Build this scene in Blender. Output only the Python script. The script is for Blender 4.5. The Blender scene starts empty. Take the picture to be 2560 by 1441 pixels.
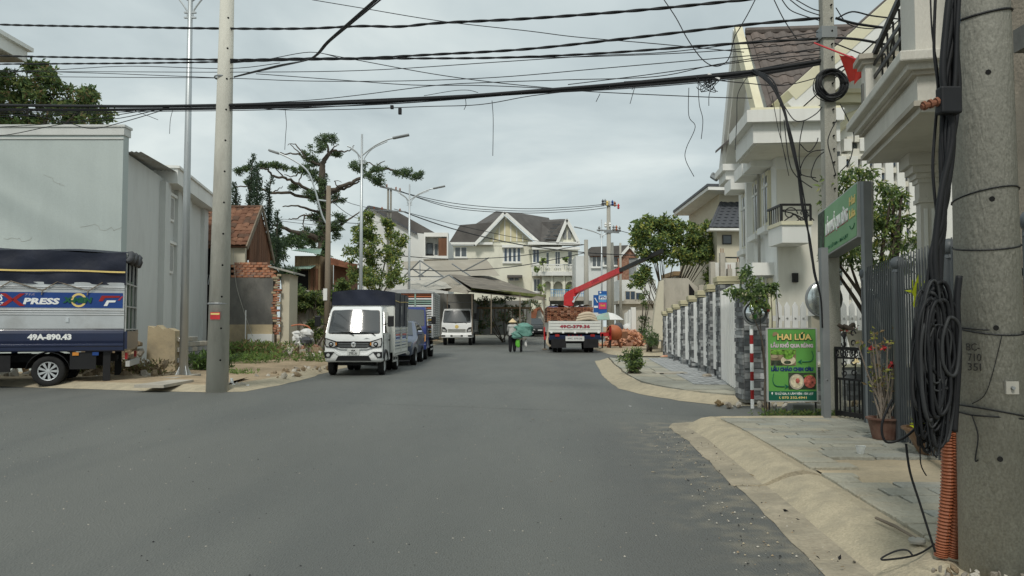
import bpy, bmesh, math, random
from mathutils import Vector, Matrix
R = math.radians
rnd = random.Random(11)
scene = bpy.context.scene
COL = scene.collection
# ------------------------------------------------------------------ camera, sky, sun, exposure
CAM_H, F_PX, CX, CY = 1.30, 2000.0, 1280.0, 720.5
PITCH = math.atan(94.5 / F_PX)
cam = bpy.data.cameras.new('camera')
cam.sensor_width = 36.0
cam.lens = 36.0 * F_PX / 2560.0
cam.clip_start = 0.1
cam.clip_end = 3000
cam_o = bpy.data.objects.new('camera', cam)
cam_o.location = (0, 0, CAM_H)
cam_o.rotation_euler = (math.pi / 2 + PITCH, 0, 0)
COL.objects.link(cam_o)
scene.camera = cam_o
SUN_EL, SUN_AZ = R(50), R(193)      # azimuth clockwise from +Y: behind the camera, a little to the left
world = bpy.data.worlds.new('World')
scene.world = world
world.use_nodes = True
wn, wl = world.node_tree.nodes, world.node_tree.links
wn.clear()
w_out = wn.new('ShaderNodeOutputWorld')
w_bg = wn.new('ShaderNodeBackground')
w_sky = wn.new('ShaderNodeTexSky')
w_sky.sky_type = 'NISHITA'
w_sky.sun_disc = False
w_sky.sun_elevation = SUN_EL
w_sky.sun_rotation = SUN_AZ
w_sky.air_density = 1.2
w_sky.dust_density = 3.0
w_tc = wn.new('ShaderNodeTexCoord')
w_sep = wn.new('ShaderNodeSeparateXYZ')
wl.new(w_tc.outputs['Generated'], w_sep.inputs[0])
w_add = wn.new('ShaderNodeMath'); w_add.operation = 'ADD'; w_add.inputs[1].default_value = 0.22
w_abs = wn.new('ShaderNodeMath'); w_abs.operation = 'ABSOLUTE'
wl.new(w_sep.outputs['Z'], w_abs.inputs[0]); wl.new(w_abs.outputs[0], w_add.inputs[0])
w_comb = wn.new('ShaderNodeCombineXYZ')
for i, ax in enumerate('XY'):
  d = wn.new('ShaderNodeMath'); d.operation = 'DIVIDE'
  wl.new(w_sep.outputs[ax], d.inputs[0]); wl.new(w_add.outputs[0], d.inputs[1])
  wl.new(d.outputs[0], w_comb.inputs[i])
w_n1 = wn.new('ShaderNodeTexNoise')
w_n1.inputs['Scale'].default_value = 1.2
w_n1.inputs['Detail'].default_value = 9
w_n1.inputs['Roughness'].default_value = 0.52
w_n1.inputs['Distortion'].default_value = 0.35
wl.new(w_comb.outputs[0], w_n1.inputs['Vector'])
w_ramp = wn.new('ShaderNodeValToRGB')
e = w_ramp.color_ramp.elements
e[0].position = 0.34; e[0].color = (0.455, 0.53, 0.545, 1)
e[1].position = 0.64; e[1].color = (0.78, 0.85, 0.83, 1)
m_ = w_ramp.color_ramp.elements.new(0.5); m_.color = (0.60, 0.68, 0.685, 1)
wl.new(w_n1.outputs['Fac'], w_ramp.inputs[0])
w_sc = wn.new('ShaderNodeVectorMath'); w_sc.operation = 'SCALE'; w_sc.inputs['Scale'].default_value = 0.10
wl.new(w_sky.outputs[0], w_sc.inputs[0])
w_mix = wn.new('ShaderNodeMixRGB'); w_mix.inputs[0].default_value = 0.90
wl.new(w_sc.outputs[0], w_mix.inputs[1]); wl.new(w_ramp.outputs[0], w_mix.inputs[2])
wl.new(w_mix.outputs[0], w_bg.inputs['Color'])
w_bg.inputs['Strength'].default_value = 1.02
wl.new(w_bg.outputs[0], w_out.inputs['Surface'])
sun = bpy.data.lights.new('sun', 'SUN')
sun.energy = 2.1
sun.angle = R(10)
sun.color = (1.0, 0.96, 0.88)
sun_o = bpy.data.objects.new('sun', sun)
sun_dir = Vector((math.sin(SUN_AZ) * math.cos(SUN_EL), math.cos(SUN_AZ) * math.cos(SUN_EL), math.sin(SUN_EL)))
sun_o.rotation_euler = sun_dir.to_track_quat('Z', 'Y').to_euler()
sun_o.location = (-20, -30, 60)
COL.objects.link(sun_o)
scene.render.engine = 'CYCLES'
scene.view_settings.view_transform = 'Standard'
scene.view_settings.look = 'None'
scene.view_settings.exposure = 0.0
scene.view_settings.gamma = 1.0
scene.view_settings.use_curve_mapping = False
# ------------------------------------------------------------------ survey: photograph point -> place
_c, _s = math.cos(PITCH), math.sin(PITCH)
def ray(px, py):
  u, v = (px - CX) / F_PX, (CY - py) / F_PX
  return Vector((u, _c - v * _s, _s + v * _c))
def at(px, py, Y):
  d = ray(px, py)
  return Vector((0, 0, CAM_H)) + d * (Y / d.y)
def gnd(px, py, z=0.0):
  d = ray(px, py)
  return Vector((0, 0, CAM_H)) + d * ((z - CAM_H) / d.z)
def zat(py, Y): return at(CX, py, Y).z
def xat(px, Y): return at(px, 800, Y).x
def gz(Y):
  return 0.0 if Y < 42 else 0.42 * min(1.0, (Y - 42) / 48.0) ** 1.4
# ------------------------------------------------------------------ mesh helpers
class MB:
  def __init__(s): s.v, s.f, s.m = [], [], []
  def add(s, vs, fs, m=0):
    b = len(s.v)
    s.v += [tuple(p) for p in vs]
    s.f += [tuple(i + b for i in f) for f in fs]
    s.m += [m] * len(fs)
    return s
  def box(s, x0, x1, y0, y1, z0, z1, m=0, M=None):
    vs = [Vector((x, y, z)) for z in (z0, z1) for y in (y0, y1) for x in (x0, x1)]
    if M is not None: vs = [M @ p for p in vs]
    return s.add(vs, [(0, 2, 3, 1), (4, 5, 7, 6), (0, 1, 5, 4), (2, 6, 7, 3), (0, 4, 6, 2), (1, 3, 7, 5)], m)
  def bar(s, p0, p1, w, h, m=0, up=(0, 0, 1)):
    p0, p1 = Vector(p0), Vector(p1)
    d = (p1 - p0).normalized(); up = Vector(up)
    if abs(d.dot(up)) > 0.98: up = Vector((0, 1, 0))
    a = d.cross(up).normalized() * (w / 2); b = a.cross(d).normalized() * (h / 2)
    vs = [p + i * a + j * b for p in (p0, p1) for i, j in ((-1, -1), (1, -1), (1, 1), (-1, 1))]
    return s.add(vs, [(0, 1, 2, 3), (7, 6, 5, 4), (0, 4, 5, 1), (1, 5, 6, 2), (2, 6, 7, 3), (3, 7, 4, 0)], m)
  def quad(s, a, b, c, d, m=0): return s.add([a, b, c, d], [(0, 1, 2, 3)], m)
  def poly(s, pts, m=0): return s.add(pts, [tuple(range(len(pts)))], m)
  def slab(s, pts, off, m=0, side=None):
    """polygon pts extruded by vector off"""
    n = len(pts); pts = [Vector(p) for p in pts]; off = Vector(off)
    b = len(s.v)
    s.add(pts + [p + off for p in pts], [tuple(range(n - 1, -1, -1)), tuple(range(n, 2 * n))], m)
    s.f += [(b + i, b + (i + 1) % n, b + n + (i + 1) % n, b + n + i) for i in range(n)]
    s.m += [m if side is None else side] * n
    return s
  def tube(s, pts, r, n=6, m=0, caps=True):
    pts = [Vector(p) for p in pts]
    rs = r if isinstance(r, (list, tuple)) else [r] * len(pts)
    rings, up = [], None
    for i, p in enumerate(pts):
      d = (pts[min(i + 1, len(pts) - 1)] - pts[max(i - 1, 0)])
      if d.length < 1e-9: d = Vector((0, 0, 1))
      d.normalize()
      if up is None: up = Vector((0, 0, 1)) if abs(d.z) < 0.9 else Vector((1, 0, 0))
      a = d.cross(up)
      if a.length < 1e-6: a = d.orthogonal()
      a.normalize(); b = a.cross(d).normalized(); up = b
      rings.append([p + (a * math.cos(2 * math.pi * k / n) + b * math.sin(2 * math.pi * k / n)) * rs[i] for k in range(n)])
    b0 = len(s.v); fs = []
    for i in range(len(pts) - 1):
      for k in range(n):
        fs.append((i * n + k, i * n + (k + 1) % n, (i + 1) * n + (k + 1) % n, (i + 1) * n + k))
    if caps:
      fs.append(tuple(range(n - 1, -1, -1))); fs.append(tuple((len(pts) - 1) * n + k for k in range(n)))
    return s.add([p for ring in rings for p in ring], fs, m)
  def cyl(s, p0, p1, r0, r1=None, n=10, m=0): return s.tube([p0, p1], [r0, r0 if r1 is None else r1], n, m)
  def lathe(s, prof, n=16, o=(0, 0, 0), ax='z', m=0):
    vs, fs = [], []
    o = Vector(o)
    for r, h in prof:
      for k in range(n):
        t = 2 * math.pi * k / n
        c, q = r * math.cos(t), r * math.sin(t)
        vs.append(o + (Vector((c, q, h)) if ax == 'z' else Vector((h, c, q)) if ax == 'x' else Vector((c, h, q))))
    for i in range(len(prof) - 1):
      for k in range(n):
        fs.append((i * n + k, i * n + (k + 1) % n, (i + 1) * n + (k + 1) % n, (i + 1) * n + k))
    return s.add(vs, fs, m)
  def ball(s, o, rx, ry, rz, n=8, m=0, jit=0):
    o = Vector(o); vs, fs = [], []
    for i in range(1, n):
      t = math.pi * i / n
      for k in range(2 * n):
        q = math.pi * k / n
        j = 1 + rnd.uniform(-jit, jit)
        vs.append(o + Vector((rx * math.sin(t) * math.cos(q), ry * math.sin(t) * math.sin(q), rz * math.cos(t))) * j)
    a, b = len(vs), len(vs) + 1
    vs += [o + Vector((0, 0, rz)), o - Vector((0, 0, rz))]
    w = 2 * n
    for i in range(n - 2):
      for k in range(w):
        fs.append((i * w + k, (i + 1) * w + k, (i + 1) * w + (k + 1) % w, i * w + (k + 1) % w))
    for k in range(w):
      fs.append((a, k, (k + 1) % w)); fs.append((b, (n - 2) * w + (k + 1) % w, (n - 2) * w + k))
    return s.add(vs, fs, m)
  def sheet(s, fn, nu, nv, m=0):
    vs = [fn(i / nu, j / nv) for j in range(nv + 1) for i in range(nu + 1)]
    w = nu + 1
    return s.add(vs, [(j * w + i, j * w + i + 1, (j + 1) * w + i + 1, (j + 1) * w + i) for j in range(nv) for i in range(nu)], m)
  def build(s, name, mats, parent=None, smooth=False, bevel=0, seg=2, fix=True, loc=None):
    me = bpy.data.meshes.new(name)
    off = Vector(loc) if loc is not None else None
    vs = s.v if off is None else [tuple(Vector(p) - off) for p in s.v]
    me.from_pydata(vs, [], s.f)
    if not isinstance(mats, (list, tuple)): mats = [mats]
    for x in mats: me.materials.append(MAT[x] if isinstance(x, str) else x)
    if len(mats) > 1: me.polygons.foreach_set('material_index', s.m)
    if fix or bevel:
      bm = bmesh.new(); bm.from_mesh(me)
      if bevel:
        bmesh.ops.remove_doubles(bm, verts=bm.verts, dist=1e-5)
        es = [ed for ed in bm.edges if len(ed.link_faces) == 2 and ed.calc_face_angle(0) > R(25)]
        bmesh.ops.bevel(bm, geom=es, offset=bevel, segments=seg, affect='EDGES', profile=0.5, clamp_overlap=True)
      if fix: bmesh.ops.recalc_face_normals(bm, faces=bm.faces)
      bm.to_mesh(me); bm.free()
    if smooth: me.polygons.foreach_set('use_smooth', [True] * len(me.polygons))
    o = bpy.data.objects.new(name, me)
    COL.objects.link(o)
    if off is not None: o.location = off
    if parent is not None: setp(o, parent)
    return o
WORLD = {}
def setp(o, parent):
  o.parent = parent
  if parent.name in WORLD: o.matrix_parent_inverse = WORLD[parent.name]
def tag(o, label=None, cat=None, group=None, kind=None):
  if label: o['label'] = label
  if cat: o['category'] = cat
  if group: o['group'] = group
  if kind: o['kind'] = kind
  return o
def thing(name, label, cat, loc=(0, 0, 0), rz=0.0, group=None):
  o = bpy.data.objects.new(name, None)
  o.empty_display_size = 0.2
  COL.objects.link(o)
  o.location = loc
  o.rotation_euler = (0, 0, rz)
  return tag(o, label, cat, group)
def wthing(name, label, cat, loc, group=None):
  """a thing whose parts are given in world coordinates"""
  o = thing(name, label, cat, loc, 0.0, group)
  WORLD[o.name] = Matrix.Translation(-Vector(loc))
  return o
def inst(src, name, parent, loc, rot=(0, 0, 0), sc=(1, 1, 1), mat=None):
  """a piece that shares its mesh with src (src: mesh datablock)"""
  o = bpy.data.objects.new(name, src)
  COL.objects.link(o)
  o.location = loc; o.rotation_euler = rot; o.scale = sc
  setp(o, parent)
  if mat is not None:
    o.material_slots[0].link = 'OBJECT'; o.material_slots[0].material = MAT[mat]
  return o
def mesh_of(mb, name, mats, **k):
  o = mb.build(name, mats, **k); me = o.data
  bpy.data.objects.remove(o)
  return me
def smoothpath(pts, sub=6):
  pts = [Vector(p) for p in pts]
  if len(pts) < 3: return pts
  out = []
  for i in range(len(pts) - 1):
    p0, p1, p2, p3 = pts[max(i - 1, 0)], pts[i], pts[i + 1], pts[min(i + 2, len(pts) - 1)]
    for k in range(sub):
      t = k / sub
      out.append(0.5 * ((2 * p1) + (p2 - p0) * t + (2 * p0 - 5 * p1 + 4 * p2 - p3) * t * t + (3 * p1 - p0 - 3 * p2 + p3) * t ** 3))
  out.append(pts[-1])
  return out
def text(s, size, mat, parent, origin, ux, uy, bold=0.0, width=None, th=0.004, spacing=1.0, name='lettering'):
  """flat lettering centred at origin, reading along ux, upright along uy"""
  cu = bpy.data.curves.new(name, 'FONT')
  cu.body = s; cu.size = size; cu.align_x = 'CENTER'; cu.align_y = 'CENTER'
  cu.offset = bold; cu.extrude = th / 2; cu.resolution_u = 2; cu.space_character = spacing
  o = bpy.data.objects.new(name, cu); COL.objects.link(o)
  bpy.context.view_layer.update()
  me = bpy.data.meshes.new_from_object(o.evaluated_get(bpy.context.evaluated_depsgraph_get()))
  bpy.data.objects.remove(o); bpy.data.curves.remove(cu)
  me.name = name
  me.materials.clear(); me.materials.append(MAT[mat])
  ux, uy = Vector(ux).normalized(), Vector(uy).normalized()
  n = ux.cross(uy)
  k = 1.0
  if width and len(me.vertices):
    xs = [v.co.x for v in me.vertices]
    k = width / max(1e-6, max(xs) - min(xs))
  origin = Vector(origin)
  for v in me.vertices:
    v.co = origin + ux * (v.co.x * k) + uy * v.co.y + n * v.co.z
  o = bpy.data.objects.new(name, me); COL.objects.link(o); setp(o, parent)
  return o
# ------------------------------------------------------------------ materials
MAT = {}
def material(name, col, rough=0.8, var=0.10, scale=3.0, bump=0.0, bscale=40.0, metal=0.0, spec=0.3,
      dirt=None, dscale=1.5, dlo=0.5, dhi=0.75, fine=0.0, coat=0.0, trans=0.0, stretch=(1, 1, 1), leaf=0.0, emit=0.0):
  m = bpy.data.materials.new(name); m.use_nodes = True
  N, L = m.node_tree.nodes, m.node_tree.links
  b = N['Principled BSDF']
  b.inputs['Roughness'].default_value = rough
  b.inputs['Metallic'].default_value = metal
  b.inputs['Specular IOR Level'].default_value = spec
  b.inputs['Coat Weight'].default_value = coat
  if trans: b.inputs['Transmission Weight'].default_value = trans
  tc = N.new('ShaderNodeTexCoord'); mp = N.new('ShaderNodeMapping')
  mp.inputs['Scale'].default_value = stretch
  L.new(tc.outputs['Object'], mp.inputs[0])
  n1 = N.new('ShaderNodeTexNoise'); n1.inputs['Scale'].default_value = scale; n1.inputs['Detail'].default_value = 5
  L.new(mp.outputs[0], n1.inputs['Vector'])
  rp = N.new('ShaderNodeValToRGB')
  lo = tuple(min(1, c * (1 - var * 1.6)) for c in col) + (1,); hi = tuple(min(1, c * (1 + var * 1.6)) for c in col) + (1,)
  rp.color_ramp.elements[0].color = lo; rp.color_ramp.elements[0].position = 0.25
  rp.color_ramp.elements[1].color = hi; rp.color_ramp.elements[1].position = 0.75
  L.new(n1.outputs['Fac'], rp.inputs[0])
  out = rp.outputs[0]
  if fine:
    n3 = N.new('ShaderNodeTexNoise'); n3.inputs['Scale'].default_value = bscale * 1.5; n3.inputs['Detail'].default_value = 2
    L.new(tc.outputs['Object'], n3.inputs['Vector'])
    mr = N.new('ShaderNodeMapRange'); mr.inputs[1].default_value = 0.3; mr.inputs[2].default_value = 0.7
    mr.inputs[3].default_value = 1 - fine; mr.inputs[4].default_value = 1 + fine
    L.new(n3.outputs['Fac'], mr.inputs[0])
    vm = N.new('ShaderNodeVectorMath'); vm.operation = 'SCALE'
    L.new(out, vm.inputs[0]); L.new(mr.outputs[0], vm.inputs['Scale']); out = vm.outputs[0]
  if dirt:
    n2 = N.new('ShaderNodeTexNoise'); n2.inputs['Scale'].default_value = dscale; n2.inputs['Detail'].default_value = 8
    n2.inputs['Roughness'].default_value = 0.65
    L.new(mp.outputs[0], n2.inputs['Vector'])
    r2 = N.new('ShaderNodeMapRange'); r2.inputs[1].default_value = dlo; r2.inputs[2].default_value = dhi
    L.new(n2.outputs['Fac'], r2.inputs[0])
    mx = N.new('ShaderNodeMixRGB'); mx.inputs[2].default_value = tuple(dirt) + (1,)
    L.new(r2.outputs[0], mx.inputs[0]); L.new(out, mx.inputs[1]); out = mx.outputs[0]
  L.new(out, b.inputs['Base Color'])
  if bump:
    n4 = N.new('ShaderNodeTexNoise'); n4.inputs['Scale'].default_value = bscale; n4.inputs['Detail'].default_value = 4
    L.new(mp.outputs[0], n4.inputs['Vector'])
    bp = N.new('ShaderNodeBump'); bp.inputs['Strength'].default_value = bump; bp.inputs['Distance'].default_value = 0.02
    L.new(n4.outputs['Fac'], bp.inputs['Height']); L.new(bp.outputs[0], b.inputs['Normal'])
  if leaf:
    tr = N.new('ShaderNodeBsdfTranslucent'); L.new(out, tr.inputs['Color'])
    ms = N.new('ShaderNodeMixShader'); ms.inputs[0].default_value = leaf
    L.new(b.outputs[0], ms.inputs[1]); L.new(tr.outputs[0], ms.inputs[2])
    L.new(ms.outputs[0], N['Material Output'].inputs['Surface'])
  if emit:
    b.inputs['Emission Strength'].default_value = emit
    L.new(out, b.inputs['Emission Color'])
  MAT[name] = m
  return m
def asphalt():
  m = material('asphalt', (0.113, 0.118, 0.108), 0.62, 0.13, 0.5, 0.7, 90, fine=0.24, spec=0.5, dirt=(0.140, 0.142, 0.128), dscale=0.30, dlo=0.40, dhi=0.75, stretch=(1, 0.35, 1))
  N, L = m.node_tree.nodes, m.node_tree.links
  b = N['Principled BSDF']; src = b.inputs['Base Color'].links[0].from_socket
  tc = N.new('ShaderNodeTexCoord'); sx = N.new('ShaderNodeSeparateXYZ'); L.new(tc.outputs['Object'], sx.inputs[0])
  def noise(sc, det=4, st=None):
    n = N.new('ShaderNodeTexNoise'); n.inputs['Scale'].default_value = sc; n.inputs['Detail'].default_value = det
    if st:
      mp = N.new('ShaderNodeMapping'); mp.inputs['Scale'].default_value = st; L.new(tc.outputs['Object'], mp.inputs[0]); L.new(mp.outputs[0], n.inputs['Vector'])
    else: L.new(tc.outputs['Object'], n.inputs['Vector'])
    return n.outputs['Fac']
  def math_(op, a, c=None, v=None):
    q = N.new('ShaderNodeMath'); q.operation = op
    L.new(a, q.inputs[0])
    if c is not None: L.new(c, q.inputs[1])
    elif v is not None: q.inputs[1].default_value = v
    return q.outputs[0]
  def ramp(a, lo, hi, t0=0.0, t1=1.0):
    r = N.new('ShaderNodeMapRange'); r.interpolation_type = 'SMOOTHSTEP'; L.new(a, r.inputs[0])
    for k, v in zip((1, 2, 3, 4), (lo, hi, t0, t1)): r.inputs[k].default_value = v
    return r.outputs[0]
  def mix(f, a, col):
    x = N.new('ShaderNodeMixRGB'); L.new(f, x.inputs[0]); L.new(a, x.inputs[1]); x.inputs[2].default_value = col + (1,)
    return x.outputs[0]
  d = math_('SUBTRACT', sx.outputs['X'], math_('MULTIPLY', sx.outputs['Y'], v=0.063))
  out = mix(ramp(noise(0.8, 5, (1, 0.15, 1)), 0.48, 0.68, 0, 0.7), src, (0.095, 0.10, 0.094))
  strip_ = math_('MULTIPLY', ramp(math_('ADD', d, math_('MULTIPLY', noise(1.2), v=0.5)), 0.3, 0.75, 0, 0.5), ramp(sx.outputs['Y'], 11, 9.5))
  out = mix(strip_, out, (0.088, 0.09, 0.086))
  out = mix(ramp(noise(170, 1), 0.66, 0.74, 0, 0.55), out, (0.26, 0.25, 0.22))
  out = mix(ramp(noise(120, 1), 0.64, 0.72, 0, 0.6), out, (0.05, 0.05, 0.05))
  sand_ = math_('MULTIPLY', ramp(math_('ADD', d, math_('MULTIPLY', noise(1.6, 6), v=0.9)), 0.95, 1.75), ramp(noise(4.5, 9), 0.40, 0.68, 0, 0.6))
  sand_ = math_('MULTIPLY', sand_, ramp(sx.outputs['Y'], 11.5, 10.5))
  out = mix(sand_, out, (0.25, 0.225, 0.17))
  L.new(out, b.inputs['Base Color'])
asphalt()
material('tar', (0.118, 0.123, 0.114), 0.8, 0.2, 3)
material('earth', (0.34, 0.265, 0.175), 0.95, 0.16, 1.3, 0.6, 12, dirt=(0.24, 0.18, 0.11), dscale=2.2, fine=0.1)
material('sand', (0.43, 0.36, 0.25), 0.95, 0.10, 1.6, 0.4, 25, dirt=(0.33, 0.29, 0.215), dscale=2, fine=0.08)
material('kerb_concrete', (0.42, 0.365, 0.26), 0.9, 0.05, 7.0, 0.6, 45, dirt=(0.31, 0.275, 0.205), dscale=5, dlo=0.45, dhi=0.72, fine=0.14, stretch=(1, 1, 1))
material('paving_a', (0.315, 0.312, 0.265), 0.9, 0.14, 2.5, 1.0, 30, dirt=(0.25, 0.235, 0.19), dscale=1.6, fine=0.07)
material('paving_b', (0.355, 0.34, 0.275), 0.9, 0.14, 2.5, 1.0, 30, dirt=(0.40, 0.35, 0.26), dscale=1.4, fine=0.07)
material('paving_c', (0.305, 0.31, 0.275), 0.9, 0.14, 2.5, 1.0, 30, dirt=(0.36, 0.32, 0.25), dscale=1.6, fine=0.07)
material('joint', (0.13, 0.115, 0.085), 0.95, 0.15, 4, 0.4, 40)
material('concrete_speckle', (0.33, 0.325, 0.285), 0.85, 0.10, 3.0, 0.4, 60, dirt=(0.24, 0.235, 0.205), dscale=2.5, stretch=(1, 1, 0.3), fine=0.18)  # speckled pole concrete, darkened so its colour carries the near pole's shade
material('gutter', (0.36, 0.315, 0.235), 0.92, 0.14, 2.5, 0.5, 26, dirt=(0.22, 0.20, 0.155), dscale=1.8, dlo=0.42, dhi=0.7, fine=0.12)
material('concrete_pole', (0.52, 0.51, 0.45), 0.85, 0.10, 2.2, 0.5, 90, dirt=(0.31, 0.30, 0.26), dscale=2.5, stretch=(1, 1, 0.25), fine=0.06)
material('concrete_far', (0.36, 0.35, 0.31), 0.9, 0.12, 2, 0.2, 30, dirt=(0.22, 0.21, 0.18), dscale=2, stretch=(1, 1, 0.3))
material('concrete_raw', (0.42, 0.39, 0.33), 0.9, 0.12, 1.5, 0.3, 20, dirt=(0.27, 0.25, 0.21), dscale=1.6, stretch=(1, 1, 0.4))
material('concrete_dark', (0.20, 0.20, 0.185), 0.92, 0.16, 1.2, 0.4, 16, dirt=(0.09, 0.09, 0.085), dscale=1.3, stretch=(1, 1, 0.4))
material('render_grey', (0.455, 0.51, 0.495), 0.9, 0.05, 0.8, 0.15, 25, dirt=(0.425, 0.475, 0.46), dscale=1.1, dlo=0.46, dhi=0.75, stretch=(1.6, 1.6, 0.22), fine=0.04)
material('render_side', (0.60, 0.615, 0.595), 0.9, 0.05, 1.0, 0.15, 25, dirt=(0.50, 0.51, 0.49), dscale=1.0, stretch=(1, 1, 0.35))  # same paint as render_grey, lightened: skylight on the side wall put into colour
material('render_ochre', (0.42, 0.345, 0.225), 0.92, 0.12, 1.5, 0.4, 18, dirt=(0.24, 0.215, 0.16), dscale=1.2)
material('render_stain', (0.12, 0.118, 0.11), 0.92, 0.2, 1.1, 0.3, 18, dirt=(0.235, 0.225, 0.20), dscale=0.8, dlo=0.42, dhi=0.7, stretch=(1, 1, 0.6))
material('render_cream', (0.56, 0.52, 0.41), 0.9, 0.06, 1.2, 0.15, 20, dirt=(0.42, 0.39, 0.31), dscale=1.2, dlo=0.5, dhi=0.85)
material('villa_white', (0.74, 0.745, 0.715), 0.85, 0.04, 0.7, 0.08, 20, dirt=(0.62, 0.615, 0.57), dscale=1.3, dlo=0.5, dhi=0.8, stretch=(1.6, 1.6, 0.25))
material('villa_warm', (0.68, 0.665, 0.595), 0.85, 0.05, 0.8, 0.1, 20, dirt=(0.58, 0.56, 0.49), dscale=1.3, stretch=(1.6, 1.6, 0.25))
material('villa_cream', (0.66, 0.63, 0.47), 0.85, 0.05, 1.0, 0.1, 20, dirt=(0.56, 0.51, 0.36), dscale=1.4)
material('balcony_white', (0.60, 0.585, 0.53), 0.88, 0.05, 1.5, 0.35, 60, dirt=(0.42, 0.41, 0.355), dscale=1.8, dlo=0.5, dhi=0.85, stretch=(1, 1, 0.3))
material('far_cream', (0.72, 0.71, 0.60), 0.88, 0.05, 0.6, 0, 20, dirt=(0.52, 0.51, 0.43), dscale=0.5, stretch=(1, 1, 0.4))
material('far_yellow', (0.60, 0.55, 0.36), 0.88, 0.06, 0.6)
material('far_white', (0.62, 0.635, 0.62), 0.88, 0.05, 0.5, 0, 20, dirt=(0.50, 0.515, 0.50), dscale=0.4)
material('white_paint', (0.74, 0.745, 0.73), 0.5, 0.04, 2, dirt=(0.62, 0.61, 0.57), dscale=2.5, dlo=0.55, dhi=0.9)
material('gray_roof', (0.105, 0.098, 0.092), 0.8, 0.15, 1.2, 0.2, 12)
material('slate_tile', (0.075, 0.08, 0.09), 0.55, 0.15, 3)
material('brown_tile', (0.135, 0.115, 0.105), 0.8, 0.2, 2.5, 0.2, 30)
material('brown_tile_b', (0.165, 0.135, 0.12), 0.8, 0.2, 2.5, 0.2, 30)
material('clay_tile', (0.18, 0.088, 0.055), 0.9, 0.25, 2.2, 0.3, 30, dirt=(0.12, 0.075, 0.05), dscale=3)
material('clay_tile_b', (0.235, 0.12, 0.075), 0.9, 0.25, 2.2, 0.3, 30, dirt=(0.16, 0.10, 0.06), dscale=3)
material('clay_tile_c', (0.12, 0.07, 0.048), 0.9, 0.25, 2.2, 0.3, 30)
material('brick_a', (0.38, 0.155, 0.085), 0.92, 0.15, 5, 0.4, 50, dirt=(0.46, 0.30, 0.21), dscale=6)
material('brick_b', (0.46, 0.21, 0.115), 0.92, 0.15, 5, 0.4, 50, dirt=(0.50, 0.36, 0.26), dscale=6)
material('brick_c', (0.30, 0.12, 0.07), 0.92, 0.15, 5, 0.4, 50)
material('brick_dull', (0.27, 0.14, 0.095), 0.92, 0.2, 5, 0.4, 50, dirt=(0.34, 0.24, 0.17), dscale=5)
material('brick_pink', (0.55, 0.29, 0.19), 0.92, 0.15, 5, 0.3, 50, dirt=(0.62, 0.45, 0.34), dscale=5)
material('wall_brick', (0.47, 0.22, 0.11), 0.9, 0.12, 2, 0.3, 40)
material('mortar', (0.34, 0.29, 0.23), 0.95, 0.12, 4, 0.5, 40)
material('rust', (0.20, 0.085, 0.05), 0.85, 0.3, 3, 0.2, 30)
material('wood_grey', (0.20, 0.165, 0.125), 0.9, 0.2, 3, 0.3, 20, stretch=(1, 1, 0.2))
material('wood_brown', (0.17, 0.085, 0.05), 0.85, 0.25, 3, 0.2, 20, stretch=(1, 1, 0.2))
material('wood_tan', (0.27, 0.19, 0.11), 0.85, 0.2, 3, 0.2, 20, stretch=(1, 1, 0.2))
material('dark_void', (0.012, 0.012, 0.012), 1.0, 0.1, 2)
material('green_tin', (0.25, 0.37, 0.31), 0.6, 0.15, 1.5, dirt=(0.32, 0.30, 0.24), dscale=2)
material('tin', (0.42, 0.44, 0.44), 0.5, 0.12, 1.5, metal=0.4, dirt=(0.30, 0.24, 0.17), dscale=2)
material('galv', (0.48, 0.51, 0.52), 0.42, 0.08, 3, metal=0.55, stretch=(1, 1, 0.3))
material('steel_grey', (0.23, 0.245, 0.25), 0.5, 0.08, 3, metal=0.2)
material('fence_grey', (0.075, 0.085, 0.092), 0.5, 0.12, 3, spec=0.4)
material('iron_black', (0.016, 0.016, 0.017), 0.45, 0.2, 4)
material('cable_black', (0.010, 0.011, 0.013), 0.6, 0.2, 4, spec=0.3)
material('cable_grey', (0.03, 0.032, 0.034), 0.6, 0.2, 4)
material('cable_blue', (0.02, 0.07, 0.15), 0.45, 0.1, 4)
material('conduit', (0.26, 0.088, 0.042), 0.55, 0.15, 3, dirt=(0.20, 0.085, 0.05), dscale=4)
material('net', (0.33, 0.305, 0.255), 0.9, 0.12, 0.6, dirt=(0.30, 0.27, 0.22), dscale=0.7, dlo=0.42, dhi=0.7)
material('net_brown', (0.165, 0.145, 0.12), 0.9, 0.15, 0.6, dirt=(0.28, 0.25, 0.20), dscale=0.7)
material('net_pale', (0.42, 0.40, 0.35), 0.7, 0.10, 0.7, dirt=(0.42, 0.39, 0.33), dscale=0.8)
material('truck_white', (0.80, 0.81, 0.80), 0.28, 0.02, 2, coat=0.5, spec=0.5)
material('truck_offwhite', (0.66, 0.67, 0.63), 0.35, 0.04, 2, coat=0.3)
material('truck_navy', (0.012, 0.02, 0.055), 0.3, 0.1, 2, coat=0.4)
material('truck_blue', (0.02, 0.035, 0.16), 0.3, 0.1, 2, coat=0.4)
material('car_grey', (0.115, 0.14, 0.20), 0.3, 0.05, 2, coat=0.6, metal=0.3)
material('car_dark', (0.03, 0.033, 0.035), 0.3, 0.05, 2, coat=0.6)
material('alu', (0.55, 0.57, 0.58), 0.32, 0.06, 2, metal=0.6, dirt=(0.42, 0.42, 0.41), dscale=1.5)
material('alu_dull', (0.46, 0.47, 0.46), 0.5, 0.08, 2, metal=0.25, dirt=(0.36, 0.35, 0.32), dscale=2)
material('chrome', (0.75, 0.76, 0.77), 0.12, 0.02, 2, metal=1.0)
material('tarp_navy', (0.013, 0.017, 0.032), 0.55, 0.15, 2.5, 0.7, 5)
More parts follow.
